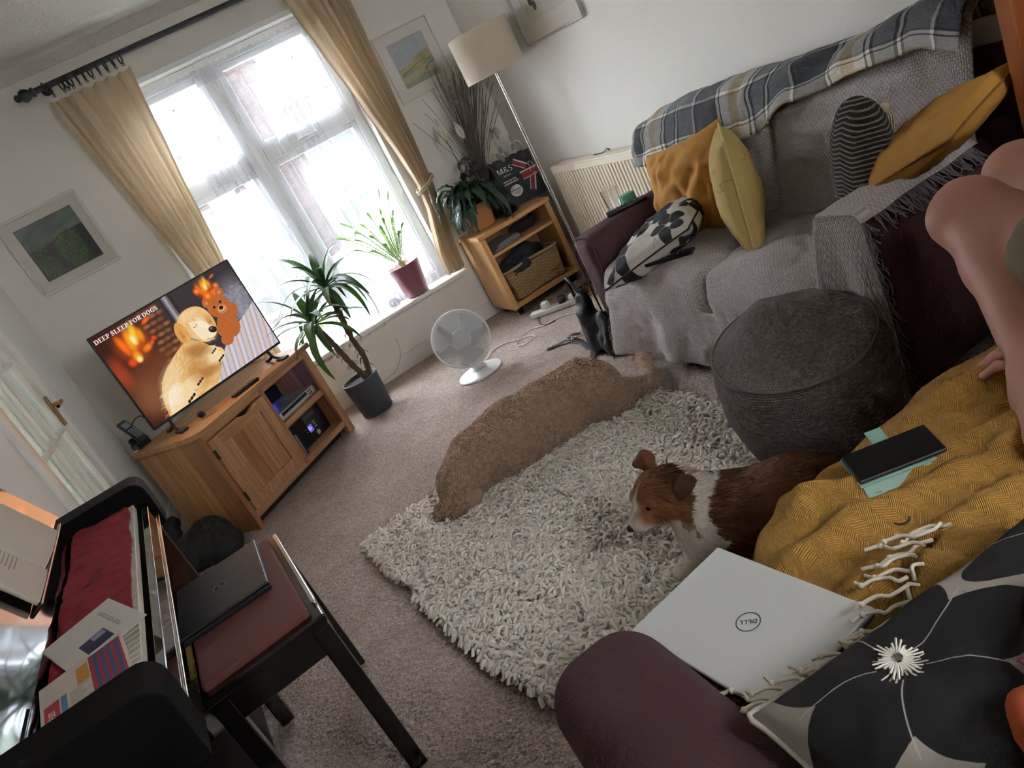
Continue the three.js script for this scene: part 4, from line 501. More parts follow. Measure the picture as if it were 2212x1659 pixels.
    c.fillStyle = '#1d1a1c'; c.beginPath(); c.ellipse(842, 420, 36, 27, 0.5, 0, 7); c.fill(); blur(834, 408, 15, '#8f9098', 0.9); c.strokeStyle = '#6b4426'; c.lineWidth = 4; c.beginPath(); c.arc(725, 300, 30, 0.4, 2.1); c.stroke(); c.beginPath(); c.arc(850, 330, 26, 0.7, 2.1); c.stroke(); c.beginPath(); c.moveTo(750, 460); c.quadraticCurveTo(800, 490, 850, 470); c.stroke();
    blur(720, 215, 80, '#f8dca8', 0.5, 1.4, 0.7); blur(860, 350, 60, '#b5702f', 0.5, 0.6, 1.4); blur(790, 330, 70, '#fff3da', 0.55, 0.6, 1.3, -0.3); blur(600, 330, 50, '#b06a26', 0.5, 0.6, 1.5);
    // teddy bear
    const ted = ['#c9703a', '#b55f2c', '#df8e54', '#a65426'], tb = (x, y, rx, ry, n) => fur(`M ${x - rx} ${y} C ${x - rx} ${y - ry * 1.33} ${x + rx} ${y - ry * 1.33} ${x + rx} ${y} C ${x + rx} ${y + ry * 1.33} ${x - rx} ${y + ry * 1.33} ${x - rx} ${y} Z`, '#b9622f', n * 2, [x - rx, y - ry * 1.1, rx * 2, ry * 2.2], ted, () => R() * 6.28, 9);
    tb(980, 460, 95, 110, 700); tb(1085, 360, 45, 60, 250); tb(905, 470, 42, 62, 250); tb(900, 555, 55, 48, 300); tb(920, 215, 36, 38, 180); tb(1068, 190, 36, 38, 180); tb(995, 285, 98, 92, 900); blur(920, 215, 20, '#eda274', 0.7); blur(1068, 190, 20, '#eda274', 0.7);
    blur(1010, 320, 52, '#eec08f', 1, 1, 0.8); c.fillStyle = '#241a18'; for (const [x, y, r] of [[958, 275, 11], [1028, 262, 11]]) { c.beginPath(); c.arc(x, y, r, 0, 7); c.fill(); } c.beginPath(); c.ellipse(1008, 308, 20, 15, 0, 0, 7); c.fill(); c.strokeStyle = '#3a241a'; c.lineWidth = 3; c.beginPath(); c.moveTo(1008, 322); c.lineTo(1010, 336); c.moveTo(980, 334); c.quadraticCurveTo(1010, 354, 1040, 328); c.stroke();
    // the caption
    c.font = 'bold 47px serif'; c.fillStyle = '#fbeef2'; c.fillText('DEEP SLEEP FOR DOGS', 12, 62);
  });
  const scr = new THREE.MeshStandardMaterial({ color: 0x0a0a0a, roughness: 0.25, emissive: 0xffffff, emissiveMap: pic, emissiveIntensity: 0.16 });
  const y0 = 0.064, cy = y0 + H / 2;
  obj('casing', [rbox(W, H, 0.018, 0.004, 0, cy, -0.011), rbox(W * 0.62, H * 0.5, 0.035, 0.01, 0, y0 + H * 0.34, -0.035)], black, tv);
  obj('bezel', [span(-W / 2, W / 2, y0, y0 + 0.012, -0.004, 0.001), span(-W / 2, W / 2, y0 + H - 0.006, y0 + H, -0.004, 0.001), span(-W / 2, -W / 2 + 0.006, y0, y0 + H, -0.004, 0.001), span(W / 2 - 0.006, W / 2, y0, y0 + H, -0.004, 0.001)], darkPlastic, tv);
  obj('screen', at(new THREE.PlaneGeometry(W - 0.012, H - 0.018), 0, cy + 0.003, -0.0012), scr, tv);
  for (const s of [-1, 1]) obj('foot', [tube([[s * 0.31, y0 + 0.005, -0.012], [s * 0.315, 0.03, 0.0], [s * 0.32, 0.012, 0.04], [s * 0.32, 0.006, 0.075]], 0.008, 14, 8), tube([[s * 0.315, 0.03, -0.01], [s * 0.32, 0.012, -0.06], [s * 0.32, 0.006, -0.1]], 0.008, 10, 8), rbox(0.045, 0.012, 0.075, 0.005, s * 0.32, 0.007, 0.075)], darkPlastic, tv);
  const rl = new THREE.RectAreaLight(0xffb884, 0.25, W - 0.02, H - 0.03); rl.position.set(0, cy, 0.004); rl.rotation.y = Math.PI; tv.add(rl);
  tag(obj('television_cable', tube([[-0.62, 0.575, 0.6], [-0.64, 0.6, 0.55], [-0.62, 0.66, 0.52], [-0.57, 0.68, 0.53], [-0.54, 0.66, 0.6]], 0.003, 24, 6), black), 'loop of black cable at the end of the television by the phone', 'cable');
  // things on the cabinet top
  const P = (n, l, cat, p, a = TVA) => thing(n, l, cat, p, a);
  const ph = P('cordless_phone', 'black cordless phone in its cradle on the cabinet corner', 'phone', [-0.615, 0.556, 0.63], 0.55);
  obj('cradle', [rbox(0.075, 0.03, 0.08, 0.01, 0, 0.016, -0.02), rbox(0.06, 0.05, 0.03, 0.01, 0, 0.035, -0.045, -0.5)], black, ph);
  const hs = obj('handset', rbox(0.052, 0.165, 0.024, 0.01, 0, 0.088, -0.012, -0.75), darkPlastic, ph); const hm = (x, v, w, h2, mat, n) => obj(n, at(rbox(w, h2, 0.003, 0.0015), x, 0.088 + v * Math.cos(0.75) + 0.012 * Math.sin(0.75), -0.012 - v * Math.sin(0.75) + 0.0125 * Math.cos(0.75), -0.75), mat, hs);
  hm(0, 0.042, 0.034, 0.034, std(0x7b8286, 0.2), 'phone_screen'); for (let j = 0; j < 5; j++) for (let i = 0; i < 3; i++) hm((i - 1) * 0.013, 0.008 - j * 0.013, 0.0095, 0.008, std(0x9a9c9e, 0.5), 'key');
  const rc = P('remote_control', 'slim dark remote control lying in front of the television', 'remote control', [-0.07, 0.557, 0.43 + 0.28], 0.6); obj('body', rbox(0.17, 0.016, 0.042, 0.006, 0, 0.008, 0), darkPlastic, rc); for (let i = 0; i < 8; i++) obj('button', cyl(0.0045, 0.004, 0.004, -0.07 + i * 0.018, 0.017, (i % 2) * 0.014 - 0.007, 0, 0, 0, 10), std(0x4c4d52, 0.6), rc);
  const ky = P('keys', 'small bunch of keys on the cabinet top', 'keys', [-0.3, 0.557, 0.8], 0.3); obj('key_ring', tor(0.014, 0.0015, 0, 0.003, 0, Math.PI / 2), chrome, ky); for (let i = 0; i < 3; i++) obj('key', [at(cyl(0.012, 0.012, 0.002, 0.026, 0, 0), 0, 0.003 + i * 0.0025, 0, 0, i * 0.9 - 0.6, 0), at(span(0.034, 0.07, -0.001, 0.001, -0.004, 0.004), 0, 0.003 + i * 0.0025, 0, 0, i * 0.9 - 0.6, 0)], std([0xb29a6a, 0xa9a9ab, 0x53453a][i], 0.35, { metalness: 0.9 }), ky); obj('fob', sph(0.018, 0.0, 0.018, -0.03), std(0x2a2220, 0.6), ky);
  // dark bag slumped beside the cabinet, wall sockets
  const bagS = nets((() => { const f = field([[[-0.72, 0.05, 0.98], [-0.53, 0.05, 1.05], 0.075, 0.09, 0.06], [[-0.66, 0.1, 0.97], [-0.55, 0.12, 1.0], 0.08, 0.075, 0.06], [[-0.73, 0.12, 0.82], [-0.7, 0.2, 0.8], 0.05, 0.035, 0.05]]); return (p) => Math.max(f(p) + 0.014 * noise(p[0] * 22, p[1] * 22, p[2] * 22) + 0.006 * noise(p[0] * 50, p[1] * 50, p[2] * 50), 0.002 - p[1]); })(), [-0.8, -0.01, 0.7], [-0.4, 0.26, 1.2], 0.009);
  tag(obj('soft_bag', [bagS, tube([[-0.6, 0.19, 0.99], [-0.53, 0.2, 1.03], [-0.48, 0.13, 1.06], [-0.47, 0.04, 1.07]], 0.005, 16, 5)], std(0x1b1b1d, 0.8)), 'dark slumped bag on the carpet between the glazed door and the oak cabinet', 'bag');
  const so = thing('wall_socket', 'white double wall socket with plugs low beside the oak cabinet', 'socket', [XL, 0.27, 0.5]); obj('plate', rbox(0.01, 0.086, 0.146, 0.003, 0.005, 0, 0), std(0xe8e6e0, 0.35), so); obj('plug', rbox(0.035, 0.045, 0.045, 0.008, 0.026, -0.005, 0.036), std(0xe8e6e0, 0.4), so); obj('plug', rbox(0.035, 0.045, 0.045, 0.008, 0.026, -0.005, -0.036), darkPlastic, so);
}
// ---------- yucca ----------
{
  const y = thing('yucca', 'spiky green yucca with two canes in a charcoal pot before the window', 'potted plant', [0.465, 0, 0.41]);
  obj('pot', lathe([[0, 0], [0.086, 0], [0.092, 0.006], [0.106, 0.216], [0.106, 0.222], [0.099, 0.222], [0.096, 0.2], [0, 0.195]], 48), std(0x34363b, 0.55), y);
  obj('soil', cyl(0.095, 0.095, 0.01, 0, 0.196, 0), std(0x2c241e, 1), y);
  const bark = std(0x8f765c, 0.95, { bumpMap: gtex(256, 256, (u, v) => 0.5 * tnoise(u, v, 10, 2) + 0.5 * Math.abs(Math.sin(v * 60 + 4 * tnoise(u, v, 5, 1))), 1, 3), bumpScale: 0.012 });
  const gm = phy(0x3f6a3a, 0.45, { ...DS, transmission: 0.18, thickness: 0 }), gm2 = phy(0x5d8a3e, 0.5, { ...DS, transmission: 0.35, thickness: 0 });
  const canes = [[[0.045, 0.17, 0.01], [0.01, 0.29, 0.01], [-0.015, 0.41, 0.01], [-0.056, 0.6, 0.02]], [[0.05, 0.17, 0], [0.085, 0.3, 0.0], [0.082, 0.44, 0], [0.104, 0.74, 0.0]]];
  canes.forEach((cn, i) => { const g = tube(cn, 0.016, 36, 12), p = g.attributes.position; for (let k = 0; k < p.count; k++) { const q = 1 + 0.0; p.setXYZ(k, p.getX(k) + 0.004 * noise(p.getX(k) * 60, p.getY(k) * 60, i), p.getY(k), p.getZ(k) + 0.004 * noise(p.getZ(k) * 60, p.getY(k) * 60, i + 5)); } g.computeVertexNormals(); obj('cane', g, bark, y); });
  const RY = rng(77), scr = []; for (let i = 0; i < 40; i++) { const s = i % 2, cn = canes[s], t = RY(), q = Math.min(2, Math.floor(t * 3)), f = t * 3 - q, c = [0, 1, 2].map((k) => lerp(cn[q][k], cn[q + 1][k], f)), a = RY() * 6.28; scr.push(tube([c, [c[0] + 0.024 * Math.cos(a), c[1] + 0.006, c[2] + 0.024 * Math.sin(a)], [c[0] + 0.036 * Math.cos(a), c[1] - 0.012, c[2] + 0.036 * Math.sin(a)]], 0.002, 4, 4)); } obj('bark_scales', scr, bark, y).userData.kind = 'stuff';
  const leaf = (len, wid, drop) => sheet((u, v) => { const s = u * len, q = v - 0.5, w = wid * Math.pow(Math.sin(Math.PI * clamp(0.12 + 0.88 * u, 0, 1)), 0.6) * (1 - 0.15 * u); return [s * (1 - 0.28 * drop * u * u), -drop * len * 0.62 * Math.pow(u, 2.4) + Math.abs(q) * w * 0.7, q * w * 2]; }, 22, 4, 0.0012);
  const crown = (c, n, L0, seed, rot) => { const R = rng(seed); for (let i = 0; i < n; i++) { const a = rot + i * 2.399 + R() * 0.3, k = i / n, up = lerp(1.25, -0.45, Math.pow(k, 1.1)) + 0.2 * (R() - 0.5), len = L0 * (0.72 + 0.4 * R()), dr = 0.35 + 1.1 * R() * (k > 0.2 ? 1 : 0.3); obj('leaf', leaf(len, 0.019 + 0.008 * R(), dr).applyMatrix4(M4(c[0], c[1], c[2], 0, a, 0).multiply(M4(0.008, (1 - k) * 0.03, 0, 0, 0, up))), R() < 0.25 ? gm2 : gm, y); } };
  crown([-0.056, 0.6, 0.02], 26, 0.29, 5, 0.4); crown([0.104, 0.735, 0], 26, 0.32, 9, 1.2);
}
// ---------- foxtail fern on the window sill ----------
{
  const f = thing('fern', 'feathery bright green fern in a plum pot on the window sill', 'potted plant', [1.1, 0.377, 0.0]);
  obj('pot', lathe([[0, 0], [0.066, 0], [0.071, 0.005], [0.104, 0.2], [0.106, 0.21], [0.099, 0.21], [0.096, 0.19], [0, 0.185]], 48), phy(0x7d4650, 0.3, { clearcoat: 0.4 }), f);
  const RF = rng(15), st = [], tips = [[-0.2, 0.42, 0.0], [-0.16, 0.34, 0.03], [0.09, 0.49, 0.01], [0.13, 0.45, 0.02], [-0.04, 0.4, 0.02], [0.02, 0.33, 0.04], [0.11, 0.25, 0.05], [-0.22, 0.25, 0.05], [-0.1, 0.28, 0.06], [0.05, 0.38, -0.03], [-0.27, 0.36, 0.01], [0.08, 0.3, 0.0], [-0.06, 0.2, 0.09], [0.0, 0.26, -0.03], [-0.14, 0.2, 0.06], [-0.02, 0.3, 0.06], [0.06, 0.22, 0.07], [0.1, 0.34, 0.03], [-0.18, 0.3, 0.02], [-0.1, 0.36, 0.0]];
  const nd = []; const needle = new THREE.ConeGeometry(0.0015, 0.021, 3).translate(0, 0.0105, 0), cols = [];
  const plumeM = phy(0xffffff, 0.75, { ...DS, transmission: 0.4, thickness: 0 });
  tips.forEach((t, i) => {
    const cv = new THREE.CatmullRomCurve3([V(0.02 * Math.cos(i), 0.18, 0.02 * Math.sin(i)), V(t[0] * 0.4, 0.18 + t[1] * 0.5, t[2] * 0.5), V(t[0] * 0.85, 0.18 + t[1] * 0.9, t[2]), V(t[0] * 1.05, 0.18 + t[1] * 1.0, t[2] * 1.1)]);
    obj('stem', new THREE.TubeGeometry(cv, 16, 0.0017, 5), std(0x9aa24c, 0.7), f);
    for (let k = 0; k < 190; k++) { const u = 0.18 + 0.82 * (k / 190), p = cv.getPoint(u), T = cv.getTangent(u), a = k * 2.4, s = 0.6 + 1.1 * Math.sin(Math.PI * Math.min(1, u * 1.02)) * (i > 3 ? 1.25 : 0.8); const d = V(Math.cos(a), 0.2, Math.sin(a)).addScaledVector(T, 0.8).normalize(); nd.push(new THREE.Matrix4().compose(p, new THREE.Quaternion().setFromUnitVectors(V(0, 1, 0), d), V(1, s, 1))); cols.push(new THREE.Color().setHSL(0.21 + 0.04 * RF(), 0.55, 0.42 + 0.14 * RF())); }
  });
  inst('needles', needle, plumeM, nd, f, cols);
}
// bundle of light wire and a clear film bag on the sill
{
  const R = rng(6), w = []; for (let i = 0; i < 14; i++) { const r = 0.022 + 0.018 * R(), a = R() * 3, b = R() * 0.8; const pts = []; for (let k = 0; k < 10; k++) { const t = k / 10 * 6.283; pts.push([r * Math.cos(t) * Math.cos(a), 0.035 + r * Math.sin(t) * 0.75, r * Math.cos(t) * Math.sin(a) + b * 0.02]); } w.push(tube(pts, 0.0011, 40, 5, true)); }
  const o = tag(obj('fairy_lights', w, std(0xa7a4ac, 0.45)), 'coiled bundle of thin wire lights on the sill beside the plum pot', 'lights'); o.position.set(0.93, 0.378, 0.03);
  const film = phy(0xffffff, 0.25, { ...DS, transmission: 0.72, thickness: 0 });
  const b = tag(obj('plastic_bag', sheet((u, v) => { const a = u * 6.283, r = (0.1 - 0.035 * v) * (1 + 0.18 * noise(3 * Math.cos(a), 3 * Math.sin(a), v * 5)); return [r * 1.25 * Math.cos(a), 0.17 * v + 0.012 * noise(5 * Math.cos(a), 5 * Math.sin(a), 3) + 0.01, r * 0.55 * Math.sin(a)]; }, 60, 24, 0), film), 'clear crumpled plastic bag on the sill behind the yucca leaves', 'bag'); b.position.set(0.77, 0.378, 0.03);
}
// ---------- desk fan on the floor ----------
{
  const wh = std(0xe6e7e6, 0.35), gr = std(0xb9bcbc, 0.4), f = thing('fan', 'white round desk fan with a mesh guard standing on the carpet', 'fan', [0.99, 0, 0.85]);
  obj('base', [lathe([[0, 0], [0.122, 0], [0.127, 0.005], [0.124, 0.012], [0.07, 0.026], [0.045, 0.036], [0.04, 0.05], [0, 0.05]], 48)], wh, f);
  for (let i = 0; i < 4; i++) obj('button', rbox(0.014, 0.008, 0.012, 0.003, -0.027 + i * 0.018, 0.04, 0.058, 0.4), gr, f);
  obj('stem', [cyl(0.038, 0.03, 0.09, 0, 0.085, 0), cyl(0.026, 0.024, 0.06, -0.003, 0.14, -0.01)], wh, f);
  const hx = -0.012, hy = 0.225, hz = 0.02, R = 0.153, tilt = M4(hx, hy, hz, -0.32, -0.22, 0);
  const head = new THREE.Group();
  obj('motor', [at(lathe([[0, -0.11], [0.03, -0.108], [0.05, -0.09], [0.055, -0.04], [0.045, -0.01], [0, -0.005]], 32), 0, 0, 0, Math.PI / 2).applyMatrix4(tilt)], wh, f);
  const ring = (r, z, t = 0.0011) => at(new THREE.TorusGeometry(r, t, 5, 72), 0, 0, z);
  const guard = (zc, bulge) => { const gs = []; const zf = (r) => zc + bulge * (1 - (r / R) ** 2); for (let i = 0; i < 72; i++) { const a = i / 72 * 6.283, p = []; for (let k = 0; k <= 5; k++) { const r = lerp(0.045, R, k / 5), b = a + 0.35 * (k / 5); p.push([r * Math.cos(b), r * Math.sin(b), zf(r)]); } gs.push(tube(p, 0.0008, 8, 4)); } for (let k = 1; k < 16; k++) { const r = lerp(0.045, R, k / 16); gs.push(ring(r, zf(r), 0.0006)); } return merge(gs).applyMatrix4(tilt); };
  obj('guard', guard(0.025, 0.028), gr, f).userData.kind = 'stuff'; const gb = obj('guard', guard(-0.018, -0.03), gr, f); gb.userData.kind = 'stuff';
  obj('guard_rim', at(new THREE.TorusGeometry(R + 0.001, 0.0055, 8, 80), 0, 0, 0.004).applyMatrix4(tilt), wh, f);
  obj('guard_cap', at(cyl(0.048, 0.047, 0.008, 0, 0, 0.055, Math.PI / 2, 0, 0, 40), 0, 0, 0).applyMatrix4(tilt), gr, f);
  for (let i = 0; i < 3; i++) obj('blade', sheet((u, v) => { const r = lerp(0.03, 0.138, u), a = i * 2.094 + 0.5 + (v - 0.5) * (0.75 + 0.75 * u) * (1 - 0.25 * u * u); return [r * Math.cos(a), r * Math.sin(a), 0.014 - 0.026 * (v - 0.5) * 1.2]; }, 12, 12, 0.0018).applyMatrix4(tilt), phy(0xd9dcdc, 0.35, { ...DS, transmission: 0.25, thickness: 0 }), f);
  obj('hub', at(lathe([[0, 0.03], [0.02, 0.028], [0.03, 0.015], [0.031, -0.005], [0, -0.006]], 30), 0, 0, 0, Math.PI / 2).applyMatrix4(tilt), wh, f);
  tag(obj('fan_cable', tube([[1.04, 0.012, 0.78], [1.1, 0.006, 0.72], [1.17, 0.005, 0.65], [1.25, 0.004, 0.66], [1.3, 0.004, 0.73], [1.36, 0.006, 0.81], [1.35, 0.012, 0.88], [1.28, 0.006, 0.87], [1.26, 0.005, 0.8], [1.33, 0.008, 0.73], [1.41, 0.005, 0.71], [1.47, 0.004, 0.78], [1.56, 0.004, 0.8], [1.64, 0.005, 0.92], [1.66, 0.02, 1.05]], 0.0034, 120, 6), std(0xddd6c8, 0.5)), 'cream cable looping over the carpet from the fan to the extension lead', 'cable');
  tag(obj('wall_cable', tube([[0.83, 0.22, 0.04], [0.8, 0.12, 0.05], [0.72, 0.05, 0.06], [0.62, 0.04, 0.1], [0.58, 0.03, 0.2]], 0.003, 40, 6), std(0xc9c5bb, 0.5)), 'pale cable sagging along the wall under the window sill', 'cable');
  const ex = thing('extension_lead', 'white extension lead with plugs on the carpet beside the sofa arm', 'extension lead', [1.63, 0, 0.66], -0.78); obj('strip', rbox(0.34, 0.034, 0.055, 0.008, 0, 0.018, 0), std(0xdedcd6, 0.4), ex); obj('plug', rbox(0.045, 0.04, 0.045, 0.008, -0.06, 0.055, 0), std(0xe9e7e2, 0.4), ex); obj('plug', rbox(0.045, 0.045, 0.045, 0.01, 0.05, 0.055, 0), black, ex); obj('plug', rbox(0.04, 0.03, 0.045, 0.008, 0.115, 0.05, 0), std(0xe9e7e2, 0.4), ex);
  tag(obj('black_cable', tube([[1.64, 0.065, 0.62], [1.62, 0.05, 0.52], [1.55, 0.006, 0.5], [1.52, 0.005, 0.6], [1.47, 0.006, 0.72], [1.48, 0.006, 0.8], [1.52, 0.01, 0.83]], 0.0034, 60, 6), black), 'thin black cable curling round the white extension lead', 'cable');
}
// ---------- shaggy cream rug ----------
const rugAt = (u, v) => { const A = [-0.03, 1.9], C = [1.215, 2.16], D = [1.235, 3.78], E = [0.19, 3.62]; const bow = -0.09 * Math.sin(Math.PI * u) * (1 - v) - 0.02 * (1 - v) * Math.sin(6.28 * u); return [lerp(lerp(A[0], C[0], u), lerp(E[0], D[0], u), v) + 0.012 * Math.sin(v * 9) * (u < 0.5 ? 1 : -1), lerp(lerp(A[1], C[1], u), lerp(E[1], D[1], u), v) + bow]; };
{
  const r = thing('rug', 'shaggy cream rug with looped woollen pile under both dogs', 'rug');
  const rc = std(0xd2c7b8, 1);
  obj('backing', sheet((u, v) => { const [x, z] = rugAt(u, 1 - v); return [x, 0.012, z]; }, 30, 30, 0.011), rc, r);
  const tuft = tube([[0, 0, 0], [0.002, 0.009, 0.001], [0.008, 0.016, 0], [0.018, 0.018, -0.003], [0.026, 0.013, -0.004]], 0.0042, 6, 5);
  { const p = tuft.attributes.position; for (let i = 0; i < p.count; i++) { const t = clamp(p.getX(i) / 0.026), k = t > 0.9 ? 0.55 : 1; p.setY(i, 0.014 + (p.getY(i) - 0.014) * k); } tuft.computeVertexNormals(); }
  const R = rng(19), mats = [], cols = [];
  for (let i = 0; i < 34000; i++) { let u = R(), v = R(); if (i < 2200) { if (i % 2) u = R() < 0.6 ? 0.003 : 0.997; else v = 0.003; } const [x, z] = rugAt(u, v), a = noise(x * 4, z * 4, 7) * 2.5 + (R() - 0.5) * 3.4, s = 0.75 + 0.6 * R(); mats.push(M4(x, 0.009, z, (R() - 0.5) * 0.7, a, 0.5 * (R() - 0.3), [s, s * (0.8 + 0.5 * R()), s])); const k = 0.86 + 0.24 * R(); cols.push(new THREE.Color(0.74 * k, 0.68 * k, 0.605 * k)); }
  inst('pile', tuft, std(0xffffff, 1), mats, r, cols);
}
// ---------- the curly tan dog, asleep on its side ----------
function scatter(g, n, seed, fn) {                       // n points over a mesh
  const R = rng(seed), p = g.attributes.position, nr = g.attributes.normal, ix = g.index; const k = ix.count / 3, A = V(), B = V(), C = V(), N = V();
  const cum = new Float32Array(k); let s = 0; for (let i = 0; i < k; i++) { A.fromBufferAttribute(p, ix.getX(3 * i)); B.fromBufferAttribute(p, ix.getX(3 * i + 1)).sub(A); C.fromBufferAttribute(p, ix.getX(3 * i + 2)).sub(A); s += B.cross(C).length(); cum[i] = s; }
  for (let q = 0; q < n; q++) { const t = R() * s; let lo = 0, hi = k - 1; while (lo < hi) { const m = (lo + hi) >> 1; if (cum[m] < t) lo = m + 1; else hi = m; } let a = R(), b = R(); if (a + b > 1) { a = 1 - a; b = 1 - b; } const i0 = ix.getX(3 * lo), i1 = ix.getX(3 * lo + 1), i2 = ix.getX(3 * lo + 2); A.fromBufferAttribute(p, i0); B.fromBufferAttribute(p, i1); C.fromBufferAttribute(p, i2); const P = A.clone().multiplyScalar(1 - a - b).addScaledVector(B, a).addScaledVector(C, b); N.fromBufferAttribute(nr, i0); fn(P, N.clone(), R); }
}
{
  const bones = [
    [[0.385, 0.088, 2.1], [0.4, 0.1, 2.085], 0.07, 0.072, 0.03], [[0.36, 0.062, 2.12], [0.325, 0.045, 2.145], 0.046, 0.034, 0.03],          // skull, muzzle
    [[0.42, 0.1, 2.075], [0.52, 0.112, 2.035], 0.074, 0.096, 0.05], [[0.52, 0.112, 2.035], [0.68, 0.118, 2.015], 0.1, 0.106, 0.06], [[0.68, 0.118, 2.015], [0.85, 0.116, 2.03], 0.106, 0.1, 0.06], [[0.85, 0.116, 2.03], [1.0, 0.122, 2.085], 0.1, 0.108, 0.06], [[1.0, 0.122, 2.085], [1.05, 0.11, 2.12], 0.106, 0.085, 0.05],
    [[0.62, 0.07, 2.1], [0.86, 0.07, 2.13], 0.07, 0.062, 0.06], [[1.0, 0.1, 2.13], [1.04, 0.075, 2.2], 0.1, 0.075, 0.03],                   // belly, thigh
    [[1.07, 0.07, 2.16], [1.195, 0.052, 2.235], 0.05, 0.036, 0.03], [[1.195, 0.052, 2.235], [1.265, 0.05, 2.12], 0.034, 0.028, 0.02], [[1.265, 0.05, 2.12], [1.32, 0.05, 2.01], 0.03, 0.034, 0.02],
    [[0.5, 0.06, 2.07], [0.4, 0.045, 2.06], 0.045, 0.035, 0.03], [[0.4, 0.042, 2.06], [0.285, 0.045, 2.105], 0.032, 0.03, 0.02],              // front leg under the chin
    [[1.05, 0.09, 2.2], [1.06, 0.07, 2.255], 0.035, 0.028, 0.02],                                                                        // tail
  ];
  const f0 = field(bones), f = (p) => Math.max(f0(p), 0.022 - p[1]) - 0.004 * Math.abs(noise(p[0] * 34, p[1] * 34, p[2] * 34));
  const d = thing('dog', 'curly haired tan dog asleep stretched out along the rug', 'dog');
  const paint = (p) => { const k = 0.9 + 0.2 * noise(p[0] * 18, p[1] * 18, p[2] * 18), leg = sstep(1.15, 1.25, p[0]); const c = [lerp(0.40, 0.56, leg), lerp(0.275, 0.41, leg), lerp(0.19, 0.3, leg)]; return c.map((x) => x * k); };
  const g = nets(f, [0.2, 0.01, 1.86], [1.4, 0.27, 2.36], 0.0085, paint);
  const furM = std(0xffffff, 0.95, { vertexColors: true });
  const body = obj('body', g, furM, d);
  const curl = tube([[0, 0, 0], [0.004, 0.006, 0.0], [0.003, 0.011, 0.005], [-0.003, 0.013, 0.004], [-0.005, 0.011, -0.002], [0.0, 0.009, -0.005], [0.005, 0.012, -0.003]], 0.0019, 10, 4);
  const mats = [], cols = []; scatter(g, 15000, 3, (P, N, R) => { if (P.y < 0.03) return; const leg = sstep(1.13, 1.22, P.x), top = sstep(0.11, 0.2, P.y), s = (0.75 + 0.6 * R()) * (1 - 0.4 * leg) * (0.8 + 0.35 * top); const q = new THREE.Quaternion().setFromUnitVectors(V(0, 1, 0), N).multiply(new THREE.Quaternion().setFromAxisAngle(V(0, 1, 0), R() * 6.28)); mats.push(new THREE.Matrix4().compose(P, q, V(s, s * 0.8, s))); const k = 0.8 + 0.45 * R(); cols.push(new THREE.Color(lerp(0.44, 0.58, leg) * k, lerp(0.305, 0.42, leg) * k, lerp(0.21, 0.31, leg) * k)); });
  inst('curly_coat', curl, std(0xffffff, 0.95), mats, body, cols);
  obj('nose', sph(0.015, 0.308, 0.047, 2.153, [1, 0.8, 1]), std(0x1d1614, 0.35), d);
  obj('ear', nets(field([[[0.42, 0.125, 2.13], [0.4, 0.07, 2.165], 0.022, 0.034, 0.02, [1, 1, 0.6]], [[0.4, 0.07, 2.165], [0.39, 0.045, 2.172], 0.03, 0.022, 0.02, [1, 1, 0.6]]]), [0.34, 0.015, 2.09], [0.48, 0.17, 2.22], 0.006, paint), furM, d);
}
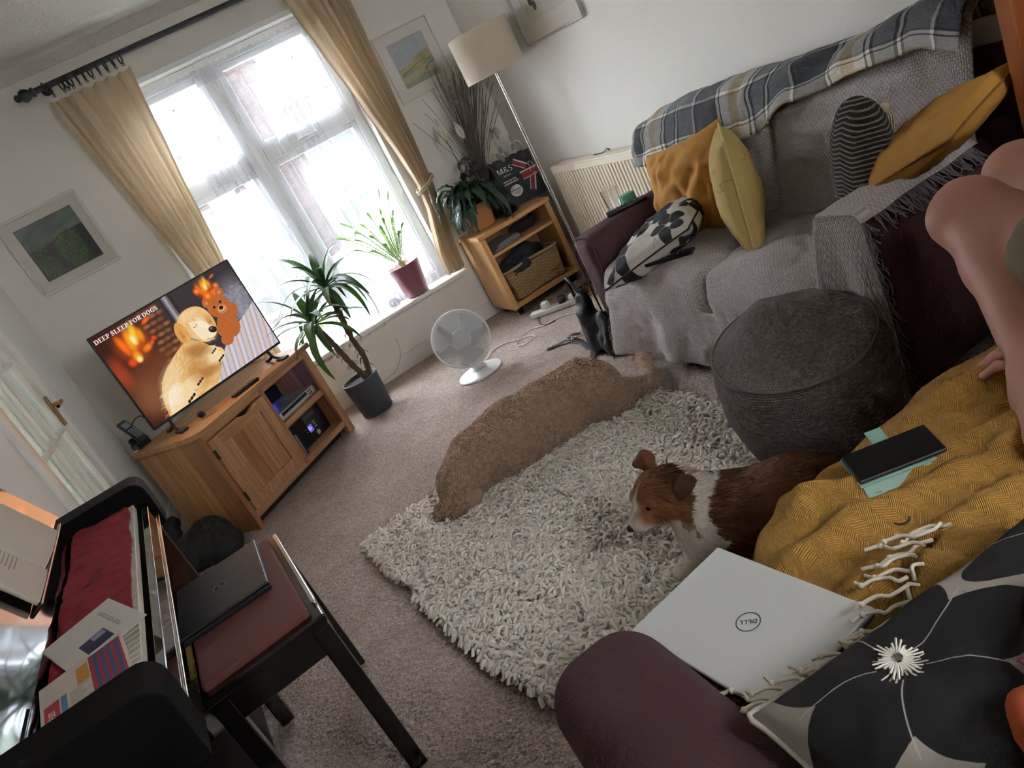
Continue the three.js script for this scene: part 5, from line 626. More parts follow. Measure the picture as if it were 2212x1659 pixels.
// ---------- the brown and white dog, lying with its head up ----------
{
  const bones = [
    [[0.655, 0.252, 3.13], [0.675, 0.25, 3.145], 0.062, 0.062, 0.03], [[0.625, 0.235, 3.125], [0.568, 0.213, 3.125], 0.04, 0.023, 0.03], [[0.63, 0.215, 3.13], [0.585, 0.203, 3.13], 0.033, 0.018, 0.02],
    [[0.685, 0.235, 3.16], [0.73, 0.17, 3.23], 0.058, 0.082, 0.04], [[0.7, 0.12, 3.2], [0.75, 0.135, 3.25], 0.078, 0.1, 0.04], [[0.75, 0.145, 3.25], [0.86, 0.15, 3.36], 0.103, 0.105, 0.06], [[0.86, 0.15, 3.36], [0.95, 0.14, 3.47], 0.105, 0.1, 0.06],
    [[0.7, 0.09, 3.22], [0.655, 0.052, 3.19], 0.05, 0.026, 0.03], [[0.655, 0.052, 3.19], [0.6, 0.046, 3.17], 0.026, 0.023, 0.015], [[0.76, 0.08, 3.3], [0.685, 0.05, 3.3], 0.05, 0.026, 0.03], [[0.685, 0.05, 3.3], [0.635, 0.046, 3.27], 0.025, 0.023, 0.015],
    [[0.93, 0.1, 3.5], [0.86, 0.07, 3.53], 0.085, 0.06, 0.04], [[0.86, 0.06, 3.54], [0.79, 0.047, 3.5], 0.035, 0.026, 0.02], [[1.0, 0.08, 3.5], [1.09, 0.055, 3.42], 0.03, 0.018, 0.03],
    [[0.605, 0.262, 3.098], [0.607, 0.258, 3.1], 0.012, 0.012, 0.012], [[0.615, 0.262, 3.168], [0.617, 0.258, 3.166], 0.012, 0.012, 0.012],
  ];
  const f0 = field(bones), f = (p) => Math.max(f0(p), 0.024 - p[1]) - 0.0016 * noise(p[0] * 90, p[1] * 60, p[2] * 90);
  const brown = lin(0x74462b), tan = lin(0x9a673f), white = lin(0xd9d0c4), dark = lin(0x3a2619);
  const mix = (a, b, t) => a.map((x, i) => lerp(x, b[i], t));
  const paint = (p) => {
    const [x, y, z] = p, n = 0.02 * noise(x * 30, y * 30, z * 30) + 0.01 * noise(x * 70, y * 70, z * 70), along = (x - 0.7) * 0.69 + (z - 3.2) * 0.72 + n; let c;
    if (x < 0.715 && y > 0.18 + n - (x - 0.66) * 0.2 && along < 0.018) {   // head
      const muz = sstep(0.592, 0.566, x + n * 0.6); c = mix(tan, brown, sstep(0.235, 0.29, y + n)); c = mix(c, dark, 0.65 * sstep(0.645, 0.67, x) * sstep(0.2, 0.225, y + n) * sstep(3.13, 3.17, z)); c = mix(c, mix(white, dark, 0.25), muz * 0.8); c = mix(c, white, sstep(0.212, 0.196, y - n * 0.5)); const blaze = sstep(0.009, 0.003, Math.abs(z - 3.126) + n * 0.4) * sstep(0.63, 0.6, x); c = mix(c, white, blaze * 0.7); if (along > -0.02 && y < 0.235) c = mix(c, brown, 0.7);
    } else if (along < 0.02) c = mix(white, tan, sstep(0.2, 0.26, y + 2 * n) * 0.6 * sstep(-0.01, 0.01, along - 0.0));
    else if (along < 0.065) c = white; else { c = mix(brown, dark, 0.35 + n * 8); const side = Math.hypot((x - 0.82) * 1.0, (y - 0.115) * 1.5, (z - 3.42) * 0.9); c = mix(c, white, sstep(0.115, 0.075, side + n * 1.6)); c = mix(c, white, sstep(0.085, 0.06, y + n)); }
    if (y < 0.06 && along < 0.06) c = white; const k = 0.92 + 0.16 * noise(x * 120, y * 90, z * 120); return c.map((q) => q * k);
  };
  const d = thing('dog', 'small brown and white dog lying with its head up beside the mustard throw', 'dog');
  const g = nets(f, [0.52, 0.01, 3.03], [1.13, 0.34, 3.64], 0.0062, paint), M = std(0xffffff, 0.9, { vertexColors: true });
  const body = obj('body', g, M, d);
  const hair = new THREE.ConeGeometry(0.0011, 0.012, 3).translate(0, 0.006, 0), mats = [], cols = [];
  scatter(g, 22000, 9, (P, N, R) => { if (P.y < 0.03 || P.x < 0.6) return; const back = V(0.62, -0.35, 0.7), q = new THREE.Quaternion().setFromUnitVectors(V(0, 1, 0), N.multiplyScalar(0.42).add(back).normalize()); mats.push(new THREE.Matrix4().compose(P, q, V(1, 0.8 + 0.9 * R(), 1))); const c = paint([P.x, P.y, P.z]), k = 0.85 + 0.4 * R(); cols.push(new THREE.Color(c[0] * k, c[1] * k, c[2] * k)); });
  inst('short_coat', hair, std(0xffffff, 0.85), mats, body, cols);
  obj('nose', sph(0.0125, 0.549, 0.213, 3.125, [0.9, 0.8, 1]), std(0x17120f, 0.3), d);
  for (const s of [-1, 1]) obj('eye', sph(0.0078, 0.6015, 0.254, 3.1275 + s * 0.034), std(0x120c0a, 0.1), d);
  const earP = (p) => brown.map((q) => q * (0.8 + 0.2 * noise(p[0] * 90, p[1] * 90, p[2] * 90)));
  obj('ear', nets(field([[[0.675, 0.285, 3.095], [0.688, 0.318, 3.078], 0.024, 0.02, 0.02, [0.55, 1, 1]], [[0.688, 0.318, 3.078], [0.665, 0.312, 3.06], 0.02, 0.012, 0.02]]), [0.62, 0.25, 3.02], [0.74, 0.36, 3.14], 0.005, earP), M, d);
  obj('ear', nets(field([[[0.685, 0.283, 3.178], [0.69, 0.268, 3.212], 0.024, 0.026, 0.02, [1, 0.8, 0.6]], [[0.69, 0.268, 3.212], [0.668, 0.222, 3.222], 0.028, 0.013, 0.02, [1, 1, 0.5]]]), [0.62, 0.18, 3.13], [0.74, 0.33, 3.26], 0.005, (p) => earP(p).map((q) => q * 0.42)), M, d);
  obj('collar', at(new THREE.TorusGeometry(0.083, 0.008, 8, 48), 0.716, 0.19, 3.207, 0.95, 0.75, 0.2), std(0x2b2a2c, 0.6), d);
  obj('name_tag', sph(0.014, 0.655, 0.125, 3.18, [1, 1, 0.3]), std(0x2a2c30, 0.3, { metalness: 0.7 }), d);
}
// ---------- knitted pouffe ----------
{
  const knit = gtex(512, 512, (u, v) => { const r = v * 46, row = r % 1, x = (u * 46 + (Math.floor(r) % 2) * 0.5) % 1, d = Math.hypot((x - 0.5) * 1.0, (row - 0.5) * 1.25); return clamp(1.15 - 1.9 * d) * 0.9 + 0.1 * tnoise(u, v, 60, 2); }, 1, 1);
  const knitC = dtex(512, 512, (u, v) => { const r = v * 46, row = r % 1, x = (u * 46 + (Math.floor(r) % 2) * 0.5) % 1, d = Math.hypot((x - 0.5), (row - 0.5) * 1.25), k = 0.95 + 0.14 * (h3(Math.floor(x + u * 46), Math.floor(r), 5) - 0.5); return [121 * k, 112 * k, 109 * k]; });
  const m = phy(0xffffff, 0.95, { map: knitC, bumpMap: knit, bumpScale: 0.0032, specularIntensity: 0.2 });
  const b = thing('pouffe', 'round dark grey knitted pouffe with a dented top', 'pouffe', [1.215, 0.014, 3.09]);
  const side = (u, v) => { const a = u * 6.2832, y = v * 0.345 * (1 + 0.1 * v * (0.58 * Math.cos(a) + 0.82 * Math.sin(a))); const prof = track([[0, 0.175], [0.06, 0.21], [0.18, 0.238], [0.28, 0.235], [0.345, 0.215]], y); const r = prof * (1 + 0.012 * noise(2.5 * Math.cos(a), 2.5 * Math.sin(a), v * 3)); return [r * Math.cos(a), y, -r * Math.sin(a)]; };
  obj('side', sheet(side, 120, 24, 0, 4, 0.95), m, b);
  const dent = (x, z) => { const d1 = Math.hypot((x + 0.02) / 0.16, (z - 0.07) / 0.07), t = 0.6 * x - z; return 0.034 * Math.exp(-(((x * 0.55 + z - 0.1) / 0.05) ** 2)) * sstep(0.22, 0.05, Math.abs(x + 0.03)) + 0.03 * Math.exp(-(((x - 0.1) / 0.05) ** 2 + ((z + 0.02) / 0.12) ** 2)) + 0.012 * noise(x * 14, z * 14, 3); };
  const top = sheet((u, v) => { const a = u * 6.2832, q = 1 - v, e = side(u, 1), x = e[0] * q, z = e[2] * q, y = e[1] + 0.07 * (1 - q * q) - dent(x, z) * sstep(1, 0.75, q) + 0.004 * Math.sin(q * 3); return [x, y, z]; }, 120, 40); { const p = top.attributes.position, uv = top.attributes.uv; for (let i = 0; i < p.count; i++) uv.setXY(i, p.getX(i) * 2.7, p.getZ(i) * 2.7); }
  obj('top', top, m, b);
  const sm = []; for (let i = 0; i < 90; i++) { const e = side(i / 90, 1); sm.push([e[0] * 1.005, e[1] + 0.001, e[2] * 1.005]); } obj('seam', tube(sm, 0.005, 180, 6, true), std(0x5d5654, 0.95), b);
  obj('base', cyl(0.175, 0.175, 0.008, 0, 0.004, 0, 0, 0, 0, 48), std(0x171615, 0.9), b);
}
// ---------- fabrics ----------
const maroonBump = gtex(256, 256, (u, v) => 0.5 + 0.5 * (tnoise(u, v, 128, 3) - 0.5) + 0.3 * (tnoise(u, v, 40, 8) - 0.5), 4, 4);
const maroon = std(0x4a2d31, 0.9, { bumpMap: maroonBump, bumpScale: 0.0015 }), maroonDark = maroon;
const basket2 = gtex(512, 512, (u, v) => { const x = u * 40, y = v * 40, c = (Math.floor(x) + Math.floor(y)) % 2, a = Math.abs(Math.sin(x * Math.PI)), b = Math.abs(Math.sin(y * Math.PI)); return 0.2 + 0.7 * (c ? a * Math.sqrt(b) : b * Math.sqrt(a)); });
const throwC = dtex(512, 512, (u, v) => { const x = u * 40, y = v * 40, c = (Math.floor(x) + Math.floor(y)) % 2, k = (c ? 1.04 : 0.93) * (0.94 + 0.12 * tnoise(u, v, 50, 4)); return [170 * k, 162 * k, 160 * k]; });
const greyThrow = std(0xffffff, 0.95, { map: throwC, bumpMap: basket2, bumpScale: 0.0022, ...DS });
const piping = (pts, r, m, parent, name = 'piping', closed = false) => obj(name, tube(pts, r, pts.length * 6, 6, closed), m, parent);
// cushion of w x h with pinched corners; f(u,v) adds wrinkles; local z is its front
function cushionG(w, h, t, wr = 0.006, seed = 1, n = 40) {
  const face = (s) => sheet((u, v) => { const a = (s > 0 ? u : 1 - u) * 2 - 1, b = v * 2 - 1, k = Math.pow(Math.max(0, (1 - a * a) * (1 - b * b)), 0.42); const px = a * (w / 2) * (1 - 0.07 * (1 - b * b) * Math.abs(a) ** 3), py = b * (h / 2) * (1 - 0.07 * (1 - a * a) * Math.abs(b) ** 3); return [px, py, s * (t / 2 * k + k * wr * (noise(a * 3 + seed, b * 3, s) + 0.6 * noise(a * 8, b * 6 + seed, s) + 0.8 * Math.abs(noise(a * 2.2 + b * 2.5, seed, s * 3))))]; }, n, n);
  return [face(1), face(-1)];
}
const cushionEdge = (w, h) => { const p = []; for (let i = 0; i < 64; i++) { const q = i / 16, e = Math.floor(q), k = (q - e) * 2 - 1; const [a, b] = e === 0 ? [k, -1] : e === 1 ? [1, k] : e === 2 ? [-k, 1] : [-1, -k]; p.push([a * (w / 2) * (1 - 0.07 * (1 - b * b)), b * (h / 2) * (1 - 0.07 * (1 - a * a)), 0]); } return p; };
function armG(x0, x1, z0, z1, h, y0 = 0.04) { return rbox(x1 - x0, h - y0, z1 - z0, 0.062, (x0 + x1) / 2, (h + y0) / 2, (z0 + z1) / 2, 0, 0, 0, 5); }
const SAL = { x0: 1.44, x1: 2.09, zl0: 1.59, zl1: 1.77, zr0: 3.075, zr1: 3.235, arm: 0.555, seat: 0.4 };
{
  const s = thing('sofa', 'maroon two seat sofa under a grey woven throw, along the wall by the radiator', 'sofa'), q = SAL;
  obj('armrest', armG(q.x0, q.x1, q.zl0, q.zl1, q.arm), maroon, s); obj('armrest', armG(q.x0, q.x1, q.zr0, q.zr1, q.arm + 0.035), maroonDark, s);
  for (const [z0, z1, h] of [[q.zl0, q.zl1, q.arm], [q.zr0, q.zr1, q.arm + 0.035]]) { const p = [[q.x0 + 0.006, 0.06, z0 + 0.006], [q.x0 + 0.006, h - 0.06, z0 + 0.006]]; for (let i = 0; i <= 6; i++) { const a = Math.PI - i / 6 * Math.PI / 2; p.push([q.x0 + 0.012, h - 0.058 + 0.054 * Math.sin(a), z0 + 0.062 + 0.056 * Math.cos(a)]); } for (let i = 0; i <= 6; i++) { const a = Math.PI / 2 - i / 6 * Math.PI / 2; p.push([q.x0 + 0.012, h - 0.058 + 0.054 * Math.sin(a), z1 - 0.062 + 0.056 * Math.cos(a)]); } p.push([q.x0 + 0.006, 0.06, z1 - 0.006]); piping(p, 0.004, maroonDark, s); }
  obj('base', rbox(0.58, 0.2, q.zr0 - q.zl1 + 0.02, 0.02, 1.79, 0.16, (q.zl1 + q.zr0) / 2), maroonDark, s);
  const mid = (q.zl1 + q.zr0) / 2; for (const [a, b] of [[q.zl1 + 0.003, mid - 0.004], [mid + 0.004, q.zr0 - 0.003]]) { obj('seat_cushion', rbox(0.46, 0.15, b - a, 0.05, 1.67, 0.315, (a + b) / 2, 0, 0, 0, 4), maroon, s); obj('back_cushion', rbox(0.13, 0.42, b - a, 0.05, 1.985, 0.565, (a + b) / 2, 0, 0, -0.16, 4), maroon, s); }
  obj('back', rbox(0.05, 0.72, q.zr1 - q.zl0 - 0.02, 0.02, 2.075, 0.42, (q.zl0 + q.zr1) / 2), maroonDark, s);
  for (const x of [1.5, 2.03]) for (const z of [1.68, 3.26]) obj('foot', cyl(0.02, 0.024, 0.04, x, 0.02, z), black, s);
}
// grey throw: down the back, over the seats, down the front and over the near arm
const thProf = (s) => { const k = [[0, 2.085, 0.815], [0.06, 2.03, 0.842], [0.12, 1.965, 0.826], [0.46, 1.842, 0.445], [0.49, 1.82, 0.418], [0.74, 1.50, 0.412], [0.785, 1.435, 0.385], [0.82, 1.412, 0.33], [1, 1.405, 0.022]]; return [track(k.map((r) => [r[0], r[1]]), s), track(k.map((r) => [r[0], r[2]]), s)]; };
const thAvg = (s) => { let x = 0, y = 0; for (let i = -3; i <= 3; i++) { const [a, b] = thProf(clamp(s + i * 0.012)); x += a / 7; y += b / 7; } return [x, y]; };
const thAt = (u, v) => {
  const z = 1.785 + u * 1.44, w = z - 1.785; let [x, y] = thAvg(v); const mid = 2.45;
  const gap = Math.exp(-(((z - mid) / 0.022) ** 2)), crown = 0.018 * Math.sin(Math.PI * clamp((z < mid ? (z - 1.77) / 0.68 : (z - mid) / 0.63)));
  if (v > 0.5 && v < 0.86) { y += crown - 0.03 * gap; x += 0.02 * gap * sstep(0.74, 0.8, v); }
  if (v < 0.47) x -= (crown * 0.8 - 0.022 * gap) * sstep(0.05, 0.15, v);
  y += (w * 0.055) * sstep(0.35, 0.05, v);
  const fall = sstep(0.8, 1, v), fold = Math.sin(w * 17 + 1.2 * Math.sin(w * 5)) * 0.6 + Math.sin(w * 31 + 2) * 0.3;
  x -= fall * (0.014 + 0.032 * fold) - 0.0; y += 0.012 * fall * Math.max(0, fold); if (u < 0.12) x -= 0.05 * fall * (1 - u / 0.12);
  const wr = 0.007 * noise(w * 6 + v * 5, v * 14, 1) + 0.006 * Math.abs(noise(w * 9 - v * 12, v * 20, 6)) + 0.0035 * noise(w * 26, v * 40, 2); y += wr * (v > 0.48 && v < 0.82 ? 1 : 0.4); x -= wr * (v > 0.82 || v < 0.46 ? 1.2 : 0.3);
  // rise over the arm
  const up = sstep(2.98, 3.085, z), armY = 0.606 + 0.006 * noise(z * 20, x * 12) - 0.03 * sstep(3.2, 3.235, z);
  if (v >= 0.3 && up > 0) { const yy = Math.max(y, armY), xx = v > 0.76 ? lerp(1.432, 1.40, sstep(0.86, 1, v)) - 0.012 * Math.sin(z * 60) * fall : x; if (v < 0.8) y = lerp(y, yy, up); else y = lerp(y, lerp(armY, 0.03, sstep(0.8, 1, v)), up); x = lerp(x, xx, up); }
  return [x, y, z];
};
{
  const t = thing('throw', 'grey woven throw with frayed edges over the seats and back of the far sofa', 'throw');
  const g = sheet(thAt, 200, 260, 0.004, 4.8, 4.4); obj('cloth', g, greyThrow, t);
  const R = rng(41), fr = [], tass = (p, d, l) => { const q = [[...p]]; for (let k = 1; k <= 3; k++) q.push([p[0] + d[0] * l * k / 3 + 0.006 * (R() - 0.5) * k, Math.max(0.012, p[1] + d[1] * l * k / 3 + 0.004 * (R() - 0.5)), p[2] + d[2] * l * k / 3 + 0.006 * (R() - 0.5) * k]); fr.push(tube(q, 0.0022, 5, 4)); };
  for (let i = 0; i < 150; i++) { const v = 0.42 + 0.57 * i / 150, p = thAt(1, v); tass(p, [(R() - 0.5) * 0.6 - (v > 0.8 ? 0.3 : 0), -0.5 - R() * 0.5, 0.7], 0.03 + 0.03 * R()); }
  for (let i = 0; i < 60; i++) { const v = 0.76 + 0.235 * i / 60, p = thAt(0, v); tass(p, [-0.25, -0.9, -0.35 - 0.2 * R()], 0.03 + 0.025 * R()); }
  obj('fringe', fr, std(0x6d6567, 0.95), t).userData.kind = 'stuff';
}
// tartan blanket along the top of the back
{
  const tart = dtex(1024, 512, (u, v) => {
    const P = [[0.0, 0.1, 'd'], [0.1, 0.115, 'k'], [0.115, 0.14, 'w'], [0.14, 0.155, 'k'], [0.155, 0.25, 'w'], [0.25, 0.35, 'm'], [0.35, 0.43, 'w'], [0.43, 0.445, 'k'], [0.445, 0.47, 'w'], [0.47, 0.49, 'k'], [0.49, 0.6, 'g'], [0.6, 0.62, 'k'], [0.62, 0.64, 'w'], [0.64, 0.66, 'k'], [0.66, 0.83, 'g'], [0.83, 0.85, 'w'], [0.85, 0.87, 'k'], [0.87, 1, 'd']];
    const C = { d: [62, 65, 70], k: [34, 35, 40], w: [214, 208, 196], m: [193, 168, 122], g: [112, 117, 119] };
    const get = (t) => { t = ((t % 1) + 1) % 1; for (const [a, b, c] of P) if (t < b) return C[c]; return C.d; };
    const a = get(u * 3), b = get(v * 1.6 + 0.28), tw = Math.floor((u * 1024 + v * 512) / 2) % 2, k = 0.93 + 0.12 * tnoise(u, v, 200, 3); return [0, 1, 2].map((i) => (tw ? a[i] * 0.62 + b[i] * 0.38 : a[i] * 0.42 + b[i] * 0.58) * k);
  });
  const m = std(0xffffff, 0.95, { map: tart, bumpMap: gtex(128, 128, (u, v) => tnoise(u, v, 64, 2), 10, 5), bumpScale: 0.002, ...DS });
  const b = thing('blanket', 'tartan blanket in grey, cream and black folded over the top of the sofa back', 'blanket');
  const f = (u, v) => {
    const z = lerp(1.665, 3.25, u), drop = track([[0, 0.15], [0.06, 0.175], [0.46, 0.185], [0.54, 0.15], [0.6, 0.1], [0.75, 0.075], [0.9, 0.08], [1, 0.13]], u), top = 0.842 + (z - 1.785) * 0.055 - 0.03 * sstep(0.1, 0, u) + 0.012 + 0.012 * noise(u * 9, 1) + 0.02 * sstep(0.86, 0.95, u);
    const s = v * (0.2 + drop); let x, y; if (s < 0.1) { x = 2.098 - s * 0.35; y = top - 0.1 + s; } else if (s < 0.2) { const a = (s - 0.1) / 0.1; x = 2.063 - 0.118 * a; y = top + 0.012 * Math.sin(a * Math.PI); } else { const d = s - 0.2; x = 1.945 - 0.33 * d - 0.018 * Math.min(1, d * 30); y = top - d * 0.96; }
    const w = 0.011 * noise(u * 14 + v * 3, v * 6, 4) + 0.007 * noise(u * 34, v * 9, 8) + 0.012 * Math.sin(u * 28 + v * 5) * sstep(0.4, 0.6, u); return [x - w - 0.006, y + w * 0.5, z];
  };
  obj('cloth', sheet(f, 180, 60, 0.007, 1, 0.62), m, b);
  const R = rng(3), fr = []; for (let i = 0; i < 70; i++) { const p = f(0.002, 0.25 + 0.74 * i / 70); fr.push(tube([p, [p[0] - 0.004, p[1] - 0.006, p[2] - 0.022], [p[0] - 0.006 + 0.006 * R(), p[1] - 0.02, p[2] - 0.04]], 0.0018, 4, 4)); }
  obj('fringe', fr, std(0xb5b0ac, 0.95), b).userData.kind = 'stuff';
}
// ---------- cushions on that sofa ----------
const must = (c, b = 0.0012) => std(c, 0.92, { bumpMap: linenBump, bumpScale: b });
{
  const W = 0.44, m = must(0xb9843a), c = thing('cushion', 'square ochre cushion with a buttoned flap leaning on the maroon arm by the radiator', 'cushion');
  basis(c, [1.79, 0.565, 2.09], [0.16, 0.15, 0.97], [0.3, 0.93, -0.05]);
  const fs = cushionG(W, W, 0.15, 0.018, 3); obj('cover', at(merge(fs), 0, 0, 0, 0, Math.PI, 0), m, c);
  obj('seam', tube([[-0.2, 0.1, -0.052], [-0.1, 0.105, -0.082], [0.03, 0.112, -0.084], [0.19, 0.118, -0.055]], 0.0035, 30, 5), must(0x9c6c2c), c);
  for (let i = 0; i < 3; i++) obj('button', cyl(0.009, 0.009, 0.004, -0.09 + i * 0.09, 0.075, -0.086, Math.PI / 2, 0, 0, 14), must(0xa87632), c);
  const d = thing('cushion', 'pale mustard cushion with cream piping standing on edge beside the ochre one', 'cushion'); basis(d, [1.72, 0.59, 2.44], [-0.62, 0.02, 0.78], [0.18, 0.97, -0.12]);
  const pt = ctex(512, 512, (g) => { const R = rng(4); g.fillStyle = '#b59c5c'; g.fillRect(0, 0, 512, 512); for (let i = 0; i < 14; i++) { g.strokeStyle = '#7f6f3c'; g.lineWidth = 3; const x = R() * 512, y = R() * 512; g.beginPath(); g.moveTo(x, y); g.bezierCurveTo(x + 30, y - 40, x + 60, y + 20, x + 90, y - 30); g.stroke(); g.beginPath(); g.ellipse(x + 90, y - 34, 14, 8, R() * 3, 0, 7); g.stroke(); } });
  obj('cover', merge(cushionG(0.41, 0.41, 0.15, 0.008, 8)), std(0xffffff, 0.9, { map: pt, bumpMap: linenBump, bumpScale: 0.001 }), d); obj('piping', tube(cushionEdge(0.412, 0.412), 0.0045, 200, 6, true), must(0xc9b47a), d);
}
// black flowers on a pale ground
function flowerTex(seed, ground, dense) { return ctex(1024, 1024, (g, w) => {
  const R = rng(seed); g.fillStyle = ground; g.fillRect(0, 0, w, w);
  const flower = (x, y, r, rot) => { g.fillStyle = '#1b1a1c'; for (let i = 0; i < 5; i++) { const a = rot + i * 1.257; g.beginPath(); g.ellipse(x + r * 0.62 * Math.cos(a), y + r * 0.62 * Math.sin(a), r * 0.62, r * 0.45, a, 0, 7); g.fill(); } g.strokeStyle = '#b9b5ad'; g.lineWidth = 4; for (let i = 0; i < 5; i++) { const a = rot + i * 1.257 + 0.62; g.beginPath(); g.moveTo(x + r * 0.2 * Math.cos(a), y + r * 0.2 * Math.sin(a)); g.quadraticCurveTo(x + r * 0.6 * Math.cos(a + 0.12), y + r * 0.6 * Math.sin(a + 0.12), x + r * 0.95 * Math.cos(a), y + r * 0.95 * Math.sin(a)); g.stroke(); } g.strokeStyle = '#e4e0d6'; g.lineWidth = 5; for (let i = 0; i < 26; i++) { const a = i * 0.2417, q = r * (0.12 + 0.13 * R()); g.beginPath(); g.moveTo(x + 0.03 * r * Math.cos(a), y + 0.03 * r * Math.sin(a)); g.lineTo(x + q * Math.cos(a), y + q * Math.sin(a)); g.stroke(); } };
  for (let i = 0; i < 9; i++) { g.strokeStyle = '#7f7c78'; g.lineWidth = 3; const x = R() * w, y = R() * w; for (let k = 0; k < 5; k++) { g.beginPath(); g.moveTo(x, y); g.quadraticCurveTo(x + R() * 60, y - 30 * R(), x + 90 * R(), y + 120 * (R() - 0.5)); g.stroke(); } }
  for (const f of dense) flower(...f);
}); }
{
  const c = thing('cushion', 'black and cream flower print cushion lying flat on the grey covered seat', 'cushion'); basis(c, [1.6, 0.475, 2.06], [0.83, 0.04, -0.55], [0.45, 0.32, 0.83]);
  obj('cover', at(merge(cushionG(0.44, 0.44, 0.15, 0.014, 5)), 0, 0, 0, 0, Math.PI, 0), std(0xffffff, 0.9, { map: flowerTex(4, '#c3beb5', [[520, 470, 215, 0.4], [180, 180, 150, 1.1], [860, 200, 150, 0.2], [170, 800, 175, 0.9], [840, 830, 180, 2.0], [520, 60, 90, 0.5]]), bumpMap: linenBump, bumpScale: 0.001 }), c);
  obj('edge_trim', tube(cushionEdge(0.442, 0.442), 0.004, 200, 5, true), std(0x2a292b, 0.9), c);
  const chev = dtex(512, 512, (u, v) => { const zz = Math.abs(((u * 3) % 1) - 0.5) * 0.5, t = (v * 5 + zz * 3.4) % 1, dash = (u * 80 + Math.floor(v * 60) * 0.5) % 1 < 0.8, on = t > 0.52 && t < 0.86 && dash; const k = 0.9 + 0.2 * tnoise(u, v, 100, 2); return on ? [150 * k, 135 * k, 115 * k] : [27 * k, 26 * k, 27 * k]; });
  const e = thing('cushion', 'round black cushion with woven beige zigzags and a cream tassel', 'cushion'); basis(e, [1.715, 0.615, 3.005], [-0.55, 0, 0.83], [0.12, 0.99, 0.1]);
  const el = new THREE.SphereGeometry(1, 48, 32); { const p = el.attributes.position, q = el.attributes.uv; for (let i = 0; i < p.count; i++) { const y = p.getY(i), k = 1 + 0.02 * noise(p.getX(i) * 3, y * 3, p.getZ(i) * 3); p.setXYZ(i, p.getX(i) * 0.15 * k, y * 0.2 * k, Math.sign(p.getZ(i)) * 0.082 * Math.abs(p.getZ(i)) ** 0.8 * k); q.setXY(i, p.getX(i) * 3.1, y * 3.1); } el.computeVertexNormals(); }
  obj('cover', el, std(0xffffff, 0.95, { map: chev, bumpMap: basket2, bumpScale: 0.003 }), e);
  const ts = [], R = rng(7); for (let i = 0; i < 26; i++) { const a = R() * 6.28, q = 0.012 * R(); ts.push(tube([[-0.03, 0.145, -0.075], [-0.034 + q * Math.cos(a), 0.12, -0.09 + q * Math.sin(a)], [-0.036 + q * Math.cos(a) * 1.5, 0.065 + 0.02 * R(), -0.088 + q * Math.sin(a)]], 0.0022, 6, 4)); } obj('tassel', [...ts, sph(0.014, -0.03, 0.145, -0.078)], std(0xb9a88e, 0.9), e);
  const v = thing('cushion', 'long plain ochre cushion propped across the fringed arm of the sofa', 'cushion'); basis(v, [1.765, 0.655, 3.175], [0, 0.386, 0.92], [0.985, 0.16, -0.07]);
  obj('cover', merge(cushionG(0.44, 0.34, 0.12, 0.008, 12)), must(0xb58336), v); obj('seam', tube(cushionEdge(0.442, 0.342), 0.0035, 200, 5, true), must(0x9a6b28), v);
}
